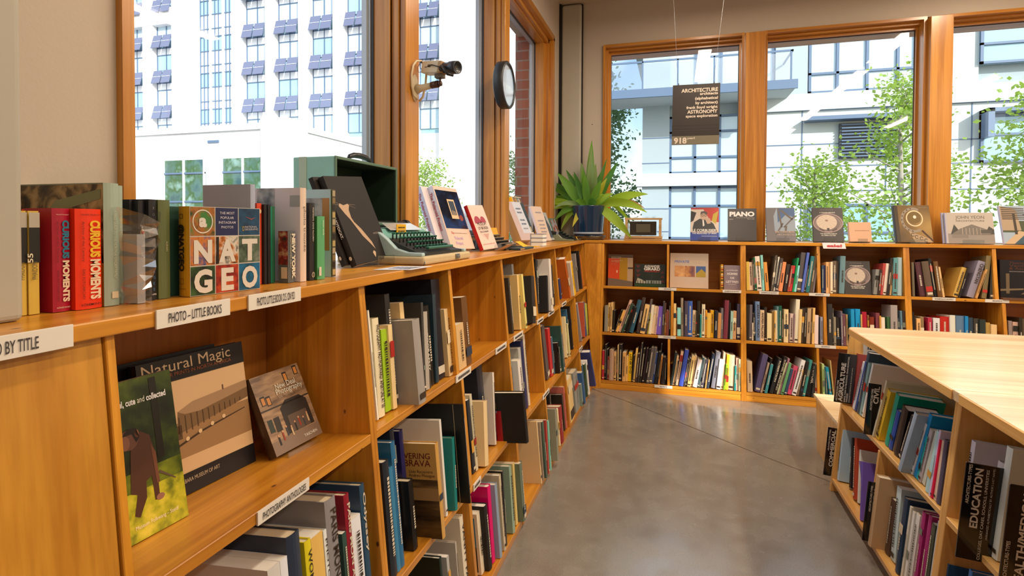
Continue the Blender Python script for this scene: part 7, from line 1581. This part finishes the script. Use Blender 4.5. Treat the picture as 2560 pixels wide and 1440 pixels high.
m=MB(); m.tube([Tc@Vector(p) for p in ((.045,-.026,.0),(.062,-.030,-.012),(.080,-.026,-.030),(.092,-.010,-.030))],.0055,BLACK,8); m.tube([Tc@Vector(p) for p in ((-.03,-.0225,.002),(.0,-.030,.004),(.035,-.030,-.004),(.05,-.026,-.012))],.0022,BLACK,6); m.lathe([(0,-.004),(.011,-.004),(.011,.004),(0,.004)],BLACK,14,T=Tc@Matrix.Translation((.044,-.024,-.008))@Matrix.Rotation(R_(90),4,'X')); m.build('lens_cable',cv)
P=Panel(Tc@Vector((-.06,-.0222,-.018)),Tc.to_3x3()@Vector((1,0,0)),Tc.to_3x3()@Vector((0,0,1)),Tc.to_3x3()@Vector((0,-1,0)),.08,.038); P.rect(.2,.42,.34,.50,'#201c18'); P.dashes(.62,.38,.66,.003,'#201c18',horiz=True); P.dashes(.44,.42,.56,.003,'#201c18',horiz=True); P.build('small_print',cv)
m=MB(); pts=[(.004,-.002,-.046)]+[(.008+.004*math.sin(a),-.012+.030*math.cos(a+1.4) if False else -.004-.034*math.sin(a)*(.9),.022+.068*math.cos(math.pi-a)) for a in [x*.28 for x in range(0,12)]]
pts=[(.010,.006,-.040),(.006,-.020,-.030),(.006,-.033,.0),(.006,-.035,.04),(.008,-.026,.075),(.012,-.008,.096),(.022,.010,.100),(.034,.018,.092),(.040,.020,.07),(.036,.020,.02),(.026,.018,-.03),(.014,.012,-.046)]
m.tube(pts,.0042,CR,10); m.build('cable_loop',cv)
m=MB(); m.tube([(.022,.010,.098),(.032,.008,.088),Tc@Vector((-.062,0,.01))],.0035,BLACK,8); m.tube([(.022,.010,.098),(.012,.002,.075),(.018,-.004,.055),Tc@Vector((-.06,-.01,-.012))],.001,ink('#601c14'),6); m.build('rear_cable',cv)
# hanging section sign
hs=empty('hanging_sign',mat4=Matrix.Translation((-.032,3.9,1.747))@Matrix.Rotation(R_(1.4),4,'Y')@Matrix.Rotation(R_(-.8),4,'Y')); tag(hs,'dark hanging sign listing ARCHITECTURE and ASTRONOMY sections','sign')
SW,SH=.303,.405
DK=mat('dark brown sign slats',lin('241a15'),.45)
m=MB(); m.box(0,SW,0,.008,SH*.145,SH,DK); m.build('board',hs,bevel=.0008)
m=MB(); m.box(0,SW,0,.008,0,SH*.1445,mat('grey olive sign foot',lin('6c6452'),.5)); m.build('foot_board',hs,bevel=.0008)
P=Panel((0,0,0),(1,0,0),(0,0,1),(0,-1,0),SW,SH); LT='#cfc0b0'
for b in (.18,.215,.26,.315,.79): P.rect(0,b,1,b+.004,'#100b09',1)
for s,b,q,f in (('ARCHITECTURE',.870,.0245,.77),('architects',.817,.018,.375),('(alphabetical',.742,.018,.475),('by architect)',.668,.018,.465),('frank lloyd wright',.594,.018,.655),('ASTRONOMY',.515,.0235,.635),('space exploration',.452,.018,.665)): P.text(s,.955,b,q,LT,'R',bold=.03,fit=SW*f,l=4)
P.text('918',.045,.025,.038,LT,'L',bold=.04,fit=SW*.275,l=4); P.text('pearl',.335,.092,.014,LT,'L',bold=.02,fit=SW*.155,l=4); P.build('lettering',hs)
for fx in (.125,.872):
    m=MB(); m.tube([(SW*fx,.004,SH-.012),(SW*fx,.004,SH+.012)],.0025,BLACK,8); m.build('hook',hs)
m=MB()
for a,b in (((.005,3.9,2.165),(-.045,3.9,3.005)),((.232,3.9,2.16),(.325,3.9,3.005))): m.tube([hs.matrix_world.inverted()@Vector(a),hs.matrix_world.inverted()@Vector(b)],.0009,ALU,5)
m.build('wires',hs)
